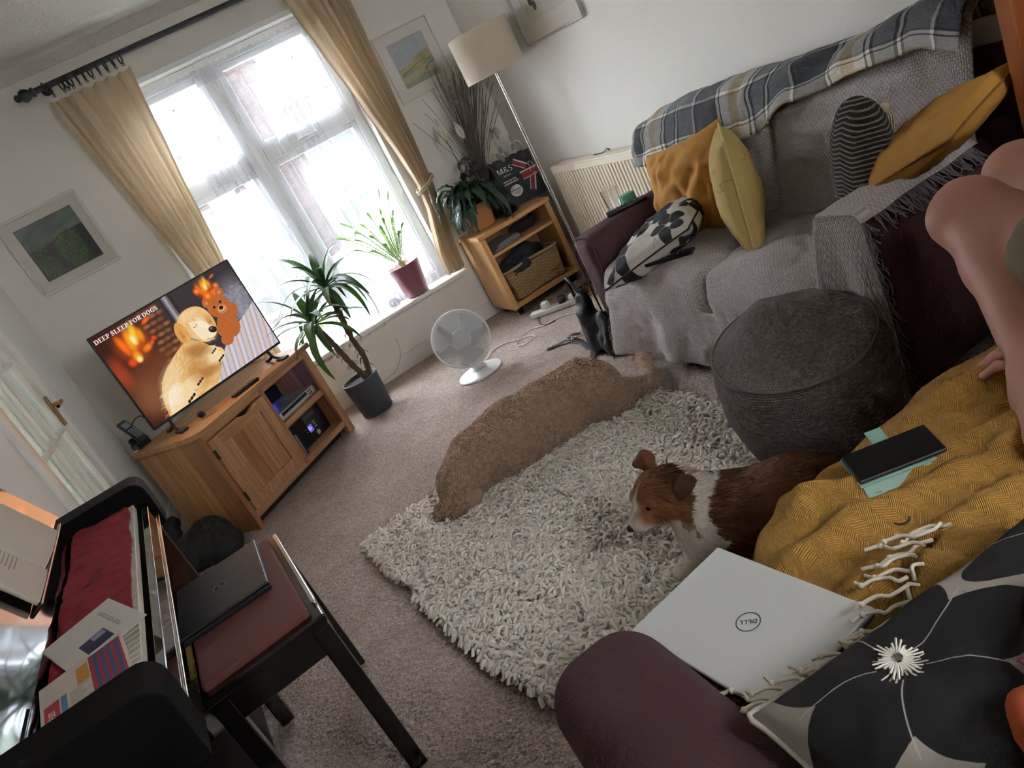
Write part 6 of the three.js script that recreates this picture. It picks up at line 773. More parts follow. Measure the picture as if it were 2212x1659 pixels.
// ---------- small things on and by that sofa ----------
function remote(label, pos, ang, L = 0.19, tilt = 0) { const r = thing('remote_control', label, 'remote control', pos, ang); r.rotation.z = tilt; obj('body', rbox(L, 0.018, 0.046, 0.008, 0, 0.009, 0, 0, 0, 0, 3), std(0x1d1d20, 0.4), r); for (let i = 0; i < 24; i++) obj('button', cyl(0.0042, 0.0038, 0.004, -L * 0.4 + Math.floor(i / 3) * L * 0.1, 0.0185, ((i % 3) - 1) * 0.0125, 0, 0, 0, 8), std([0x4a4b4f, 0x5e5f63, 0x3a3b3f][i % 3], 0.6), r); return r; }
remote('long dark remote control lying on the front of the grey covered seat', [1.495, 0.432, 2.225], -0.98, 0.2);
remote('black remote control on top of the maroon arm in front of the radiator', [1.72, 0.557, 1.69], -0.42, 0.19);
{
  const gl = tag(obj('glass_tumbler', [lathe([[0.0, 0], [0.03, 0], [0.038, 0.105], [0.036, 0.106], [0.0285, 0.008], [0, 0.007]], 32)], phy(0xffffff, 0.05, { transmission: 1, thickness: 0.003, ior: 1.45 })), 'clear glass tumbler on the maroon arm by the radiator', 'glass'); gl.position.set(1.7, 0.556, 1.635);
  const sp = tag(obj('green_box', rbox(0.07, 0.045, 0.045, 0.006, 0, 0.0225, 0), std(0x5f9a7c, 0.7)), 'small green box beside the glass tumbler on the sofa arm', 'box'); sp.position.set(1.775, 0.556, 1.63);
  // black bag slumped at the end of the arm, with its strap on the carpet
  const f0 = field([[[1.4, 0.05, 1.55], [1.42, 0.26, 1.52], 0.07, 0.045, 0.05], [[1.4, 0.04, 1.68], [1.415, 0.16, 1.66], 0.06, 0.045, 0.05]]), bg = thing('handbag', 'black slumped handbag on the carpet at the front of the maroon sofa arm', 'bag');
  obj('body', nets((p) => Math.max(f0([p[0] * 1.0, p[1], p[2]]) + 0.012 * noise(p[0] * 30, p[1] * 24, p[2] * 30), 0.003 - p[1], p[0] - 1.436), [1.28, 0, 1.4], [1.5, 0.36, 1.8], 0.008), std(0x161618, 0.6), bg);
  obj('handle', [tube([[1.41, 0.28, 1.54], [1.4, 0.36, 1.5], [1.41, 0.37, 1.46], [1.415, 0.28, 1.45], [1.42, 0.18, 1.47]], 0.008, 24, 6)], std(0x1a1a1c, 0.55), bg);
  const strip = (pts, w) => { const cv = new THREE.CatmullRomCurve3(pts.map((p) => V(...p))); return sheet((u, v) => { const p = cv.getPoint(u), t = cv.getTangent(u), n = V(t.z, 0, -t.x).normalize(); return p.addScaledVector(n, (v - 0.5) * w); }, 30, 2, 0.003); };
  obj('strap', [strip([[1.285, 0.008, 1.14], [1.33, 0.01, 1.17], [1.38, 0.02, 1.22], [1.39, 0.022, 1.32], [1.37, 0.012, 1.44], [1.36, 0.02, 1.52]], 0.028), strip([[1.37, 0.014, 1.5], [1.33, 0.01, 1.55], [1.285, 0.008, 1.6]], 0.03), strip([[1.38, 0.02, 1.22], [1.42, 0.02, 1.19], [1.45, 0.014, 1.23]], 0.022)], std(0x232428, 0.7), bg);
  obj('buckle', [tor(0.015, 0.003, 1.385, 0.028, 1.235, Math.PI / 2), tor(0.012, 0.003, 1.392, 0.028, 1.27, Math.PI / 2)], chrome, bg);
}
// bookcase between the two sofas
{
  const b = thing('bookcase', 'tall orange brown wooden bookcase at the end of the grey covered sofa', 'bookcase', [1.83, 0, 3.385]), wd = std(0xffffff, 0.4, { map: streak([128, 68, 34], [158, 92, 48], 61) }), H = 1.9, D = 0.255, L = 0.72;
  obj('side_panel', rbox(D, H, 0.038, 0.003, D / 2, H / 2, 0.019), wd, b); obj('side_panel', rbox(D, H, 0.038, 0.003, D / 2, H / 2, L - 0.019), wd, b);
  obj('back_panel', span(D - 0.012, D, 0.05, H, 0.038, L - 0.038), std(0x2c1710, 0.7), b); for (const y of [0.06, 0.42, 0.78, 1.14, 1.5]) obj('shelf', rbox(D - 0.02, 0.024, L - 0.076, 0.002, D / 2, y, L / 2), wd, b); obj('top', rbox(D + 0.02, 0.03, L + 0.02, 0.004, D / 2, H, L / 2), wd, b);
}
// ---------- the near sofa with its throw ----------
{
  const s = thing('sofa', 'maroon sofa in the foreground facing the window, half covered by a mustard throw', 'sofa');
  const arm = (x0, x1) => rbox(x1 - x0, 0.515, 0.93, 0.075, (x0 + x1) / 2, 0.2925, 4.195, 0, 0, 0, 6);
  obj('armrest', arm(0.078, 0.272), maroon, s); obj('armrest', arm(1.68, 1.84), maroon, s);
  obj('base', rbox(1.44, 0.22, 0.8, 0.02, 0.965, 0.17, 4.2), maroonDark, s);
  for (const [a, b] of [[0.256, 0.96], [0.968, 1.674]]) { obj('seat_cushion', rbox(b - a, 0.16, 0.68, 0.05, (a + b) / 2, 0.36, 4.115, 0, 0, 0, 4), maroon, s); obj('back_cushion', rbox(b - a, 0.36, 0.13, 0.05, (a + b) / 2, 0.6, 4.5, 0.12, 0, 0, 4), maroon, s); }
  obj('back', rbox(1.74, 0.7, 0.08, 0.03, 0.96, 0.42, 4.62), maroonDark, s);
  for (const x of [0.16, 1.76]) for (const z of [3.8, 4.56]) obj('foot', cyl(0.02, 0.024, 0.045, x, 0.0225, z), black, s);
}
const hb = dtex(512, 512, (u, v) => { const x = u * 12, col = Math.floor(x), f = x - col, d = (v * 84 + (col % 2 ? f : 1 - f) * 5) % 1, on = d < 0.5, k = 0.93 + 0.14 * tnoise(u, v, 120, 4); return on ? [190 * k, 146 * k, 70 * k] : [158 * k, 113 * k, 48 * k]; });
const hbB = gtex(512, 512, (u, v) => { const x = u * 12, col = Math.floor(x), f = x - col; return 0.5 + 0.5 * Math.sin(6.283 * (v * 84 + (col % 2 ? f : 1 - f) * 5)); });
const mustardM = std(0xffffff, 0.95, { map: hb, bumpMap: hbB, bumpScale: 0.0018, ...DS });
const blAt = (u, v) => {
  const x = lerp(0.262, 1.665, u), s = v * 0.92; let y, z; const zf = lerp(3.775, 3.715, sstep(0.44, 0.56, x)) + 0.014 * noise(x * 5, 2) - 0.012 * Math.sin(x * 9);
  if (s < 0.2) { y = 0.24 + s; z = zf - 0.012 * Math.sin(s * 20 + x * 12); } else { const d = s - 0.2, r = Math.min(1, d / 0.07); y = 0.44 + 0.028 * Math.sin(r * Math.PI / 2); z = zf + d - 0.02 * (1 - r); }
  const q = sstep(0.18, 0.3, s), lap = sstep(0.52, 0.44, x), ridge = (a, b, c, w, h) => { const t = (x - 0.3) * a + (z - 3.7) * b - c; return h * Math.exp(-((t / w) ** 2)); };
  let k = ridge(0.35, -1, -0.06, 0.022, 0.022) * sstep(0.35, 0.5, x) * sstep(1.3, 0.9, x) + ridge(0.55, -1, 0.1, 0.03, 0.03) * sstep(0.5, 0.62, x) + ridge(0.2, -1, -0.22, 0.028, 0.022) + ridge(0.8, -1, 0.42, 0.03, 0.035) * sstep(0.85, 1, x) + ridge(0.1, 1, 0.05, 0.02, 0.018) * sstep(0.5, 0.55, x) * sstep(0.8, 0.7, x) + 0.018 * Math.abs(noise(x * 6 + z * 7, z * 9 - x * 3, 2)) + 0.008 * Math.abs(noise(x * 15 + z * 9, z * 16, 5));
  k += 0.05 * Math.exp(-(((x - 1.02) / 0.13) ** 2 + ((z - 3.86) / 0.1) ** 2)) * 0.6;
  y += k * q * (1 - 0.95 * lap) + 0.012 * (1 - q) * noise(x * 14, s * 6, 3);
  z -= 0.022 * Math.exp(-(((x - 0.63) / 0.035) ** 2)) * (1 - sstep(0.3, 0.4, s)); y += 0.016 * Math.exp(-(((x - 0.63) / 0.04) ** 2)) * sstep(0.1, 0.2, s) * (1 - sstep(0.3, 0.4, s));
  return [x, y, z];
};
{
  const t = thing('throw', 'mustard herringbone throw with cream tassels spread over the near sofa seat', 'throw');
  obj('cloth', sheet(blAt, 220, 150, 0.006, 5.6, 3.7), mustardM, t);
  // its other end folded forward, with the tassels
  const endAt = (u, v) => { const x = lerp(0.275, 0.66, u), z = lerp(4.26, 4.015 + 0.05 * Math.sin(u * 5) + 0.05 * u, v); return [x, 0.504 + 0.012 * u + 0.015 * noise(x * 12, z * 12) + 0.02 * Math.sin(v * 3) + 0.012 * Math.abs(Math.sin(u * 22)), z]; };
  obj('folded_end', sheet(endAt, 60, 30, 0.005, 1.6, 1), mustardM, t);
  const cream = std(0xd0c7b6, 0.9), R = rng(12);
  for (let i = 0; i < 24; i++) { const p = endAt(i / 23.5, 1), l = 0.06 + 0.03 * R(), a = -2.2 + 0.7 * (R() - 0.5); const q = []; for (let k = 0; k <= 5; k++) q.push([p[0] + Math.cos(a) * l * k / 5 + 0.006 * Math.sin(k * 2 + i), Math.max(0.5, p[1] + 0.01 - 0.003 * k), p[2] + Math.sin(a) * l * k / 5 + 0.004 * Math.cos(k * 2 + i)]); obj('tassel', [tube(q, 0.0028, 14, 6), sph(0.0045, ...q[4], 1, 8)], cream, t); }
  for (let i = 0; i < 10; i++) { const u = 0.02 + i * 0.075, p = endAt(u, 1), q = endAt(u + 0.06, 0.96); obj('plait', tube([p, [(p[0] + q[0]) / 2, p[1] + 0.012, (p[2] + q[2]) / 2 - 0.008], q], 0.003, 10, 5), cream, t); }
}
// ---------- laptop, phone, cushion and cloth on it ----------
{
  const l = thing('laptop', 'closed silver laptop with a round logo lying on the near sofa beside its arm', 'laptop', [0, 0, 0]);
  basis(l, [0.374, 0.479, 3.873], [0.115, 0, 0.993], [0, 1, 0]); l.rotation.z += 0.0;
  const alu = std(0xcfd0ce, 0.42, { metalness: 0.2 });
  obj('lid', rbox(0.287, 0.007, 0.206, 0.0034, 0, 0.0145, 0, 0, 0, 0, 3), alu, l); obj('base', rbox(0.285, 0.0095, 0.204, 0.004, 0, 0.0055, 0, 0, 0, 0, 3), std(0x54565a, 0.45, { metalness: 0.5 }), l);
  const lg = ctex(256, 256, (g) => { g.clearRect(0, 0, 256, 256); g.strokeStyle = '#4b4d50'; g.lineWidth = 13; g.beginPath(); g.arc(128, 128, 112, 0, 7); g.stroke(); g.fillStyle = '#4b4d50'; g.textAlign = 'center'; g.font = 'bold 74px sans-serif'; g.fillText('D', 66, 154); g.save(); g.translate(108, 130); g.rotate(-0.6); g.fillText('E', 0, 26); g.restore(); g.fillText('LL', 172, 154); });
  obj('logo', new THREE.PlaneGeometry(0.04, 0.04).applyMatrix4(new THREE.Matrix4().makeBasis(V(-0.8, 0, 0.6), V(0.6, 0, 0.8), V(0, 1, 0)).setPosition(0.01, 0.0184, 0.0)), new THREE.MeshStandardMaterial({ map: lg, transparent: true, roughness: 0.4 }), l);
  const p = thing('phone', 'black phone in an open mint green wallet case on the mustard throw', 'phone'); basis(p, [0.752, 0.508, 3.832], [0.9, -0.02, 0.435], [-0.08, 0.98, 0.15]);
  p.scale.setScalar(0.92); const mint = std(0x7fa597, 0.7), mintIn = ctex(256, 512, (g, w, h) => { g.fillStyle = '#a6c9ba'; g.fillRect(0, 0, w, h); g.strokeStyle = '#5f8477'; g.lineWidth = 4; for (const x of [0, 1, 2]) { g.beginPath(); g.moveTo(40, 300 + x * 52); g.lineTo(210, 300 + x * 52); g.stroke(); } g.lineWidth = 3; for (const [x, y, r] of [[110, 120, 30], [165, 70, 22]]) { for (let k = 0; k < 6; k++) { const a = k * 1.047; g.beginPath(); g.ellipse(x + r * 0.5 * Math.cos(a), y + r * 0.5 * Math.sin(a), r * 0.5, r * 0.3, a, 0, 7); g.stroke(); } } for (let k = 0; k < 14; k++) { g.beginPath(); g.arc(60 + (k * 37) % 150, 40 + (k * 53) % 200, 3, 0, 7); g.stroke(); } });
  obj('case_back', rbox(0.158, 0.005, 0.08, 0.0024, 0, 0.0025, 0), mint, p); obj('body', rbox(0.152, 0.009, 0.074, 0.004, 0, 0.0095, 0, 0, 0, 0, 3), darkPlastic, p); obj('screen', rbox(0.148, 0.0012, 0.07, 0.0005, 0, 0.0144, 0), phy(0x08080a, 0.06), p);
  obj('flap', [at(rbox(0.158, 0.004, 0.078, 0.0019), 0.004, -0.024, 0.07, 0.62, 0, 0)], std(0x86ab9d, 0.7), p); obj('flap_lining', at(new THREE.PlaneGeometry(0.078, 0.156).rotateZ(Math.PI / 2).rotateX(-Math.PI / 2), 0.004, -0.0215, 0.0715, 0.62, 0, 0), std(0xd0d0d0, 0.7, { map: mintIn }), p);
  obj('clasp', rbox(0.03, 0.003, 0.045, 0.0014, 0.0, 0.004, -0.055, 0.12), mint, p); obj('camera_loop', tor(0.014, 0.002, -0.055, -0.001, 0.125, Math.PI / 2), darkPlastic, p);
  const c = thing('cushion', 'black and cream flower print cushion on the near sofa under the pink and orange cloth', 'cushion'); basis(c, [0.455, 0.55, 4.31], [0.99, 0.0, 0.12], [0.13, 0.1, -0.98]);
  obj('cover', merge(cushionG(0.48, 0.44, 0.15, 0.016, 15)), std(0xffffff, 0.92, { map: flowerTex(9, '#a59e94', [[300, 210, 275, 0.3], [850, 150, 220, 0.8], [720, 650, 290, 1.6], [150, 760, 220, 0.2], [560, 980, 170, 1.2]]), bumpMap: linenBump, bumpScale: 0.001 }), c); obj('edge_trim', tube(cushionEdge(0.482, 0.442), 0.004, 200, 5, true), std(0xb6b1a8, 0.9), c);
  // embroidered flower centre stands proud
  const em = []; for (let i = 0; i < 30; i++) { const a = i * 0.2094, r0 = 0.006, r1 = 0.02 + 0.006 * Math.sin(i * 5); em.push(tube([[r0 * Math.cos(a), r0 * Math.sin(a), 0.003], [r1 * Math.cos(a), r1 * Math.sin(a), 0.002]], 0.0013, 3, 4)); } obj('embroidery', at(merge(em), -0.1, 0.13, 0.062), std(0xe0dbd0, 0.9), c);
  const fC = field([[[0.385, 0.635, 4.325], [0.47, 0.65, 4.35], 0.04, 0.055, 0.05], [[0.47, 0.65, 4.35], [0.62, 0.65, 4.36], 0.055, 0.065, 0.05], [[0.375, 0.62, 4.39], [0.5, 0.63, 4.43], 0.055, 0.065, 0.05], [[0.43, 0.635, 4.27], [0.56, 0.66, 4.29], 0.015, 0.03, 0.03]]);
  const pink = lin(0xa83e72), pink2 = lin(0xd08aa0), org = lin(0xc25a34);
  tag(obj('cloth', nets((q) => fC(q) + 0.012 * noise(q[0] * 17 + q[2] * 9, q[1] * 20, q[2] * 21) + 0.007 * Math.abs(noise(q[0] * 34, q[1] * 34, q[2] * 34)), [0.26, 0.52, 4.2], [0.72, 0.77, 4.54], 0.007, (q) => { const n = 0.03 * noise(q[0] * 14, q[1] * 14, q[2] * 14), b = q[0] * 0.5 - (q[2] - 4.3) * 1.0 + n; const o = b > 0.115 && b < 0.2 || b < 0.02; const net = (Math.floor(q[0] * 300) + Math.floor(q[2] * 300)) % 2 && noise(q[0] * 30, q[2] * 30) > 0.2; return o ? org : net ? pink2 : pink; }), std(0xffffff, 0.9, { vertexColors: true })), 'crumpled pink and orange cloth on top of the near flower print cushion', 'cloth');
}
// ---------- the person on the near sofa, knees drawn up ----------
{
  const p = thing('person', 'person in khaki shorts with bare bent legs and one hand on the mustard throw', 'person');
  const K1 = [1.285, 0.685, 3.62], A1 = [0.985, 0.535, 3.925], H1 = [1.12, 0.58, 4.1], K2 = [1.5, 0.66, 3.575], A2 = [1.31, 0.53, 3.93], H2 = [1.32, 0.58, 4.12];
  const mid = (a, b, t, d = [0, 0, 0]) => a.map((x, i) => lerp(x, b[i], t) + d[i]);
  const leg = (H, K, A, toe) => [[H, mid(H, K, 0.5), 0.088, 0.075, 0.05], [mid(H, K, 0.5), mid(H, K, 0.93), 0.075, 0.06, 0.03], [mid(K, H, 0.05), mid(K, A, 0.06), 0.06, 0.056, 0.035], [mid(K, A, 0.08), mid(K, A, 0.38, [0.012, -0.01, 0.012]), 0.053, 0.055, 0.03], [mid(K, A, 0.38, [0.012, -0.01, 0.012]), A, 0.055, 0.036, 0.03], [K, mid(K, A, 0.1, [-0.02, 0.012, -0.02]), 0.045, 0.034, 0.025], [A, mid(A, toe, 0.3), 0.038, 0.036, 0.03], [mid(A, toe, 0.3, [0, -0.01, 0]), toe, 0.036, 0.024, 0.03]];
  const torso = [[H1, H2, 0.1, 0.1, 0.06], [[1.22, 0.6, 4.15], [1.24, 0.82, 4.26], 0.125, 0.125, 0.06, [1.15, 1, 0.85]], [[1.24, 0.82, 4.26], [1.25, 1.0, 4.31], 0.125, 0.12, 0.06, [1.2, 1, 0.8]], [[1.09, 1.05, 4.31], [1.41, 1.05, 4.31], 0.065, 0.065, 0.06], [[1.25, 1.06, 4.31], [1.25, 1.17, 4.3], 0.055, 0.052, 0.04], [[1.25, 1.22, 4.28], [1.25, 1.31, 4.28], 0.075, 0.088, 0.04, [0.88, 1, 1]], [[1.25, 1.2, 4.235], [1.25, 1.195, 4.22], 0.045, 0.035, 0.04]];
  const face = [[[1.25, 1.262, 4.19], [1.25, 1.235, 4.172], 0.012, 0.017, 0.015], [[1.172, 1.255, 4.285], [1.172, 1.28, 4.29], 0.013, 0.018, 0.01], [[1.328, 1.255, 4.285], [1.328, 1.28, 4.29], 0.013, 0.018, 0.01]];
  const arms = [[[1.08, 1.04, 4.3], [0.95, 0.8, 4.32], 0.052, 0.042, 0.04], [[0.95, 0.8, 4.32], [1.035, 0.575, 3.995], 0.042, 0.029, 0.03], [[1.42, 1.04, 4.3], [1.53, 0.8, 4.22], 0.052, 0.042, 0.04], [[1.53, 0.8, 4.22], [1.46, 0.72, 3.98], 0.042, 0.029, 0.03], [[1.46, 0.72, 3.98], [1.44, 0.7, 3.88], 0.03, 0.025, 0.03]];
  const L = [...leg(H1, K1, A1, [0.86, 0.515, 4.0]), ...leg(H2, K2, A2, [1.2, 0.515, 3.9])], all = [...torso, ...face, ...L, ...arms];
  const fB = field(all), skin = lin(0xbf8d78), red = lin(0xb47562);
  const paint = (q) => { const n = 0.5 + 0.5 * fbm(q[0] * 30, q[1] * 30, q[2] * 30, 3), k = 0.94 + 0.12 * n; return skin.map((x, i) => lerp(x, red[i], 0.35 * n) * k); };
  const body = nets((q) => fB(q), [0.78, 0.44, 3.46], [1.68, 1.44, 4.46], 0.0115, paint);
  // hand with five fingers on the throw, mesh of its own merged into the body
  const W = [1.03, 0.575, 3.99], hand = [[W, [1.012, 0.56, 3.93], 0.027, 0.03, 0.02, [1.1, 0.75, 1]], [[1.03, 0.562, 3.945], [1.035, 0.548, 3.895], 0.022, 0.015, 0.015], [[0.997, 0.562, 3.945], [0.988, 0.548, 3.9], 0.022, 0.015, 0.015], [[1.012, 0.562, 3.94], [1.01, 0.55, 3.895], 0.022, 0.016, 0.015]];
  const fg = (b, m, e, r) => hand.push([b, m, r, r * 0.92, 0.006], [m, e, r * 0.92, r * 0.78, 0.005]);
  fg([1.038, 0.55, 3.9], [1.042, 0.55, 3.862], [1.044, 0.532, 3.838], 0.0092); fg([1.022, 0.552, 3.895], [1.02, 0.552, 3.85], [1.018, 0.531, 3.822], 0.0096); fg([1.004, 0.552, 3.895], [0.998, 0.552, 3.852], [0.992, 0.531, 3.824], 0.0096); fg([0.987, 0.55, 3.9], [0.977, 0.549, 3.866], [0.969, 0.53, 3.842], 0.0085); fg([1.03, 0.56, 3.955], [1.058, 0.552, 3.93], [1.072, 0.538, 3.905], 0.0115);
  const fH = field(hand), hg = nets((q) => fH(q) - 0.0008 * Math.abs(noise(q[0] * 160, q[1] * 160, q[2] * 160)), [0.94, 0.5, 3.79], [1.1, 0.62, 4.03], 0.0034, (q) => { const c = paint(q), n = sstep(3.87, 3.83, q[2]); return [c[0] * (1 + 0.06 * n), c[1] * (1 - 0.1 * n), c[2] * (1 - 0.08 * n)]; });
  const sk = phy(0xffffff, 0.55, { vertexColors: true, sheen: 0.15, sheenRoughness: 0.5 });
  obj('body', [body, hg], sk, p);
  const clothT = gtex(128, 128, (u, v) => tnoise(u, v, 64, 1), 8, 8);
  const fS = field([...torso.slice(0, 2).map((b) => [b[0], b[1], b[2] + 0.012, b[3] + 0.012, b[4], b[5]]), [H1, mid(H1, K1, 0.5), 0.103, 0.1, 0.05], [H2, mid(H2, K2, 0.5), 0.103, 0.1, 0.05]]);
  const cut = (q, H, K) => { const t = mid(H, K, 0.44), n = V(K[0] - H[0], K[1] - H[1], K[2] - H[2]).normalize(); return (q[0] - t[0]) * n.x + (q[1] - t[1]) * n.y + (q[2] - t[2]) * n.z; };
  obj('shorts', nets((q) => Math.max(fS(q) + 0.006 * noise(q[0] * 22, q[1] * 22, q[2] * 22), Math.min(cut(q, H1, K1), cut(q, H2, K2)), q[1] - 0.72, -(q[1] - 0.47)), [0.95, 0.45, 3.7], [1.55, 0.8, 4.35], 0.009), std(0x857862, 0.9, { bumpMap: clothT, bumpScale: 0.001 }), p);
  const fT = field([...torso.slice(1, 4), arms[0], arms[2]].map((b) => [b[0], b[1], b[2] + 0.014, b[3] + 0.014, b[4], b[5]]));
  obj('shirt', nets((q) => Math.max(fT(q) + 0.005 * noise(q[0] * 18, q[1] * 18, q[2] * 18), q[1] - 1.115, 0.66 - q[1], 0.9 - q[1] - 4 * Math.max(0, 0.13 - Math.abs(q[0] - 1.25) + 0.03)), [0.86, 0.62, 4.05], [1.64, 1.15, 4.5], 0.011), std(0x55606b, 0.9), p);
  obj('hair', nets((q) => Math.max(cap(q, [1.25, 1.24, 4.295], [1.25, 1.315, 4.285], 0.088, 0.099, [0.9, 1, 1]) + 0.004 * noise(q[0] * 60, q[1] * 60, q[2] * 60), -(q[1] - 1.225), (4.235 - q[2]) - (q[1] - 1.29) * 1.1), [1.12, 1.16, 4.14], [1.38, 1.45, 4.42], 0.008), std(0x4a3424, 0.8), p);
  for (const s of [-1, 1]) { const e = obj('eye', sph(0.011, 1.25 + s * 0.029, 1.272, 4.203), std(0xe9e6e0, 0.2), p); obj('iris', sph(0.006, 1.25 + s * 0.029, 1.272, 4.1965, [1, 1, 0.6], 10), std(0x3a2a1e, 0.2), e); }
  obj('mouth', sph(0.018, 1.25, 1.208, 4.185, [1.1, 0.28, 0.35]), std(0x9a5a50, 0.6), p);
}
// ---------- digital piano with its fallboard raised ----------
const PO = [-0.504, 0, 2.234], PA = 0.063, pl2 = (q) => loc(PO, PA, q);
{
  const lacq = phy(0x0e0c0d, 0.09, { clearcoat: 1, clearcoatRoughness: 0.04, roughnessMap: gtex(512, 512, (u, v) => clamp(0.5 + 0.5 * tnoise(u, v, 12, 2) * tnoise(u, v, 60, 5)), 1, 1) });
  const satin = phy(0x0c0b0b, 0.75, { specularIntensity: 0.3 }), brown = phy(0x3a2018, 0.25, { clearcoat: 0.6 });
  const p = thing('piano', 'dark upright piano with its glossy fallboard open and the keys covered', 'piano', PO, PA);
  const cheek = (z0, z1) => { const pts = [[-0.2, 0.62], [0.05, 0.62], [0.055, 0.71]]; for (let i = 0; i <= 6; i++) { const a = i / 6 * Math.PI / 2; pts.push([0.02 + 0.035 * Math.cos(a), 0.735 + 0.035 * Math.sin(a)]); } pts.push([-0.2, 0.775]); return extr(pts, z1 - z0 - 0.008, 0.004).translate(0, 0, z0 + 0.004); };
  obj('cheek', cheek(-0.12, -0.005), satin, p); obj('cheek', cheek(1.165, 1.28), satin, p);
  obj('key_bed', span(-0.24, 0.03, 0.62, 0.688, -0.12, 1.28), satin, p); obj('key_slip', rbox(0.02, 0.055, 1.17, 0.003, 0.034, 0.677, 0.58), lacq, p); obj('slip_edge', rbox(0.006, 0.005, 1.3, 0.002, 0.046, 0.652, 0.575), std(0xc8c2b8, 0.2, { metalness: 0.8 }), p);
  const ivory = std(0xd8d2c2, 0.3); for (let i = 0; i < 48; i++) obj('white_key', rbox(0.17, 0.02, 0.0232, 0.002, -0.076, 0.709, 0.008 + i * 0.0242), ivory, p);
  for (let i = 0; i < 48; i++) if (![2, 6].includes(i % 7)) obj('black_key', rbox(0.1, 0.014, 0.0115, 0.003, -0.11, 0.722, 0.0195 + i * 0.0242), black, p);
  // the strip behind the keys and the raised fallboard leaning to the wall
  obj('rear_strip', span(-0.205, -0.165, 0.69, 0.722, -0.005, 1.165), lacq, p);
  const tilt = Math.atan2(0.39, 0.92);
  const fb = obj('fallboard', at(rbox(0.014, 0.25, 1.36, 0.005, 0, 0.125, 0.52), -0.176, 0.712, 0, 0, 0, tilt), lacq, p); fb.userData.label = 'raised glossy fallboard';
  obj('hinge', at(cyl(0.0055, 0.0055, 1.2, 0, 0, 0, Math.PI / 2), -0.182, 0.725, 0.53), std(0x6e4a38, 0.25, { metalness: 0.7 }), p);
  const led = obj('music_ledge', at(rbox(0.035, 0.01, 0.62, 0.004, 0.022, 0.055, 0.27), -0.19, 0.712, 0, 0, 0, tilt), brown, fb.parent);
  obj('upper_body', span(-0.285, -0.21, 0.05, 0.7, -0.12, 1.28), satin, p);
  obj('side_panel', rbox(0.25, 0.6, 0.03, 0.004, -0.105, 0.32, -0.1), brown, p); obj('side_panel', rbox(0.25, 0.6, 0.03, 0.004, -0.105, 0.32, 1.26), satin, p);
  obj('lower_panel', span(-0.23, -0.21, 0.08, 0.62, -0.085, 1.245), satin, p);
  for (let i = 0; i < 2; i++) obj('pedal', [rbox(0.09, 0.01, 0.03, 0.004, -0.16, 0.045, 0.5 + i * 0.12), cyl(0.008, 0.008, 0.05, -0.2, 0.045, 0.5 + i * 0.12, 0, 0, Math.PI / 2)], std(0xc29a4a, 0.25, { metalness: 1 }), p);
  // what lies on the keys
  const T = (o, l, c) => { o.position.set(...PO); o.rotation.y = PA; return tag(o, l, c); };
  const felt = sheet((u, v) => { const z = lerp(0.012, 0.93 - 0.1 * u, v), x = lerp(-0.165, 0.004 - 0.02 * Math.exp(-z * 30), u); return [x, 0.731 + 0.006 * noise(x * 20, z * 12, 3) + 0.003 * noise(x * 60, z * 40) + 0.006 * sstep(0.1, 0, v) * Math.sin(u * 6), z]; }, 24, 80, 0.003);
  T(obj('key_cover', felt, std(0x9b1f2b, 0.95, { bumpMap: linenBump, bumpScale: 0.0012 })), 'red felt cover laid over the piano keys', 'key cover');
  const pap = (name, l, cat, x0, x1, z0, z1, y, a, tex, th = 0.0015) => { const g = thing(name, l, cat, pl2([(x0 + x1) / 2, y, (z0 + z1) / 2]), PA + a); obj('sheets', rbox(x1 - x0, th, z1 - z0, 0.0006, 0, th / 2, 0), std(0xcfc7b8, 0.8), g); obj('print', new THREE.PlaneGeometry(x1 - x0 - 0.002, z1 - z0 - 0.002).rotateX(-Math.PI / 2).translate(0, th + 0.0004, 0), std(0xffffff, 0.7, { map: tex }), g); return g; };
  pap('letter', 'white letter with a dark blue stamp lying across the red key cover', 'letter', -0.15, 0.002, 0.72, 0.955, 0.741, 0.35, ctex(256, 360, (g, w, h) => { g.fillStyle = '#cfcac0'; g.fillRect(0, 0, w, h); g.fillStyle = '#23244a'; g.fillRect(70, 200, 90, 110); g.fillStyle = '#8b90a8'; g.fillRect(110, 205, 46, 40); g.save(); g.translate(205, 150); g.rotate(-1.57); g.fillStyle = '#6d6f7c'; g.font = 'bold 22px sans-serif'; g.fillText('YOUR VOTE COUNTS', -120, 0); g.restore(); g.fillStyle = '#4a4e66'; g.fillRect(14, 300, 40, 30); }));
  pap('leaflet', 'printed leaflet with red and blue stripes at the near end of the keys', 'leaflet', -0.155, 0.0, 0.945, 1.14, 0.744, 0.12, ctex(256, 320, (g, w, h) => { g.fillStyle = '#c9beb0'; g.fillRect(0, 0, w, h); const R = rng(2); g.fillStyle = '#8f2f3c'; g.fillRect(150, 20, 100, 280); g.fillStyle = '#3d4f86'; for (let i = 0; i < 4; i++) g.fillRect(165 + i * 22, 20, 10, 280); g.fillStyle = '#c08a2e'; g.fillRect(110, 40, 36, 120); g.fillStyle = '#b23b4a'; g.fillRect(10, 150, 44, 160); g.fillStyle = '#5a7fa0'; g.fillRect(58, 150, 18, 150); g.fillStyle = '#8f8a86'; for (let i = 0; i < 12; i++) g.fillRect(84, 170 + i * 11, 50 * R() + 20, 4); g.fillStyle = '#eee8de'; g.save(); g.translate(40, 300); g.rotate(-1.57); g.font = 'bold 26px sans-serif'; g.fillText('LEAFLET', 0, 0); g.restore(); }), 0.006);
  // open book on the music ledge
  const bk = thing('open_book', 'open book with cream pages standing on the piano music ledge', 'book', pl2([-0.19, 0.712, 0]), PA);
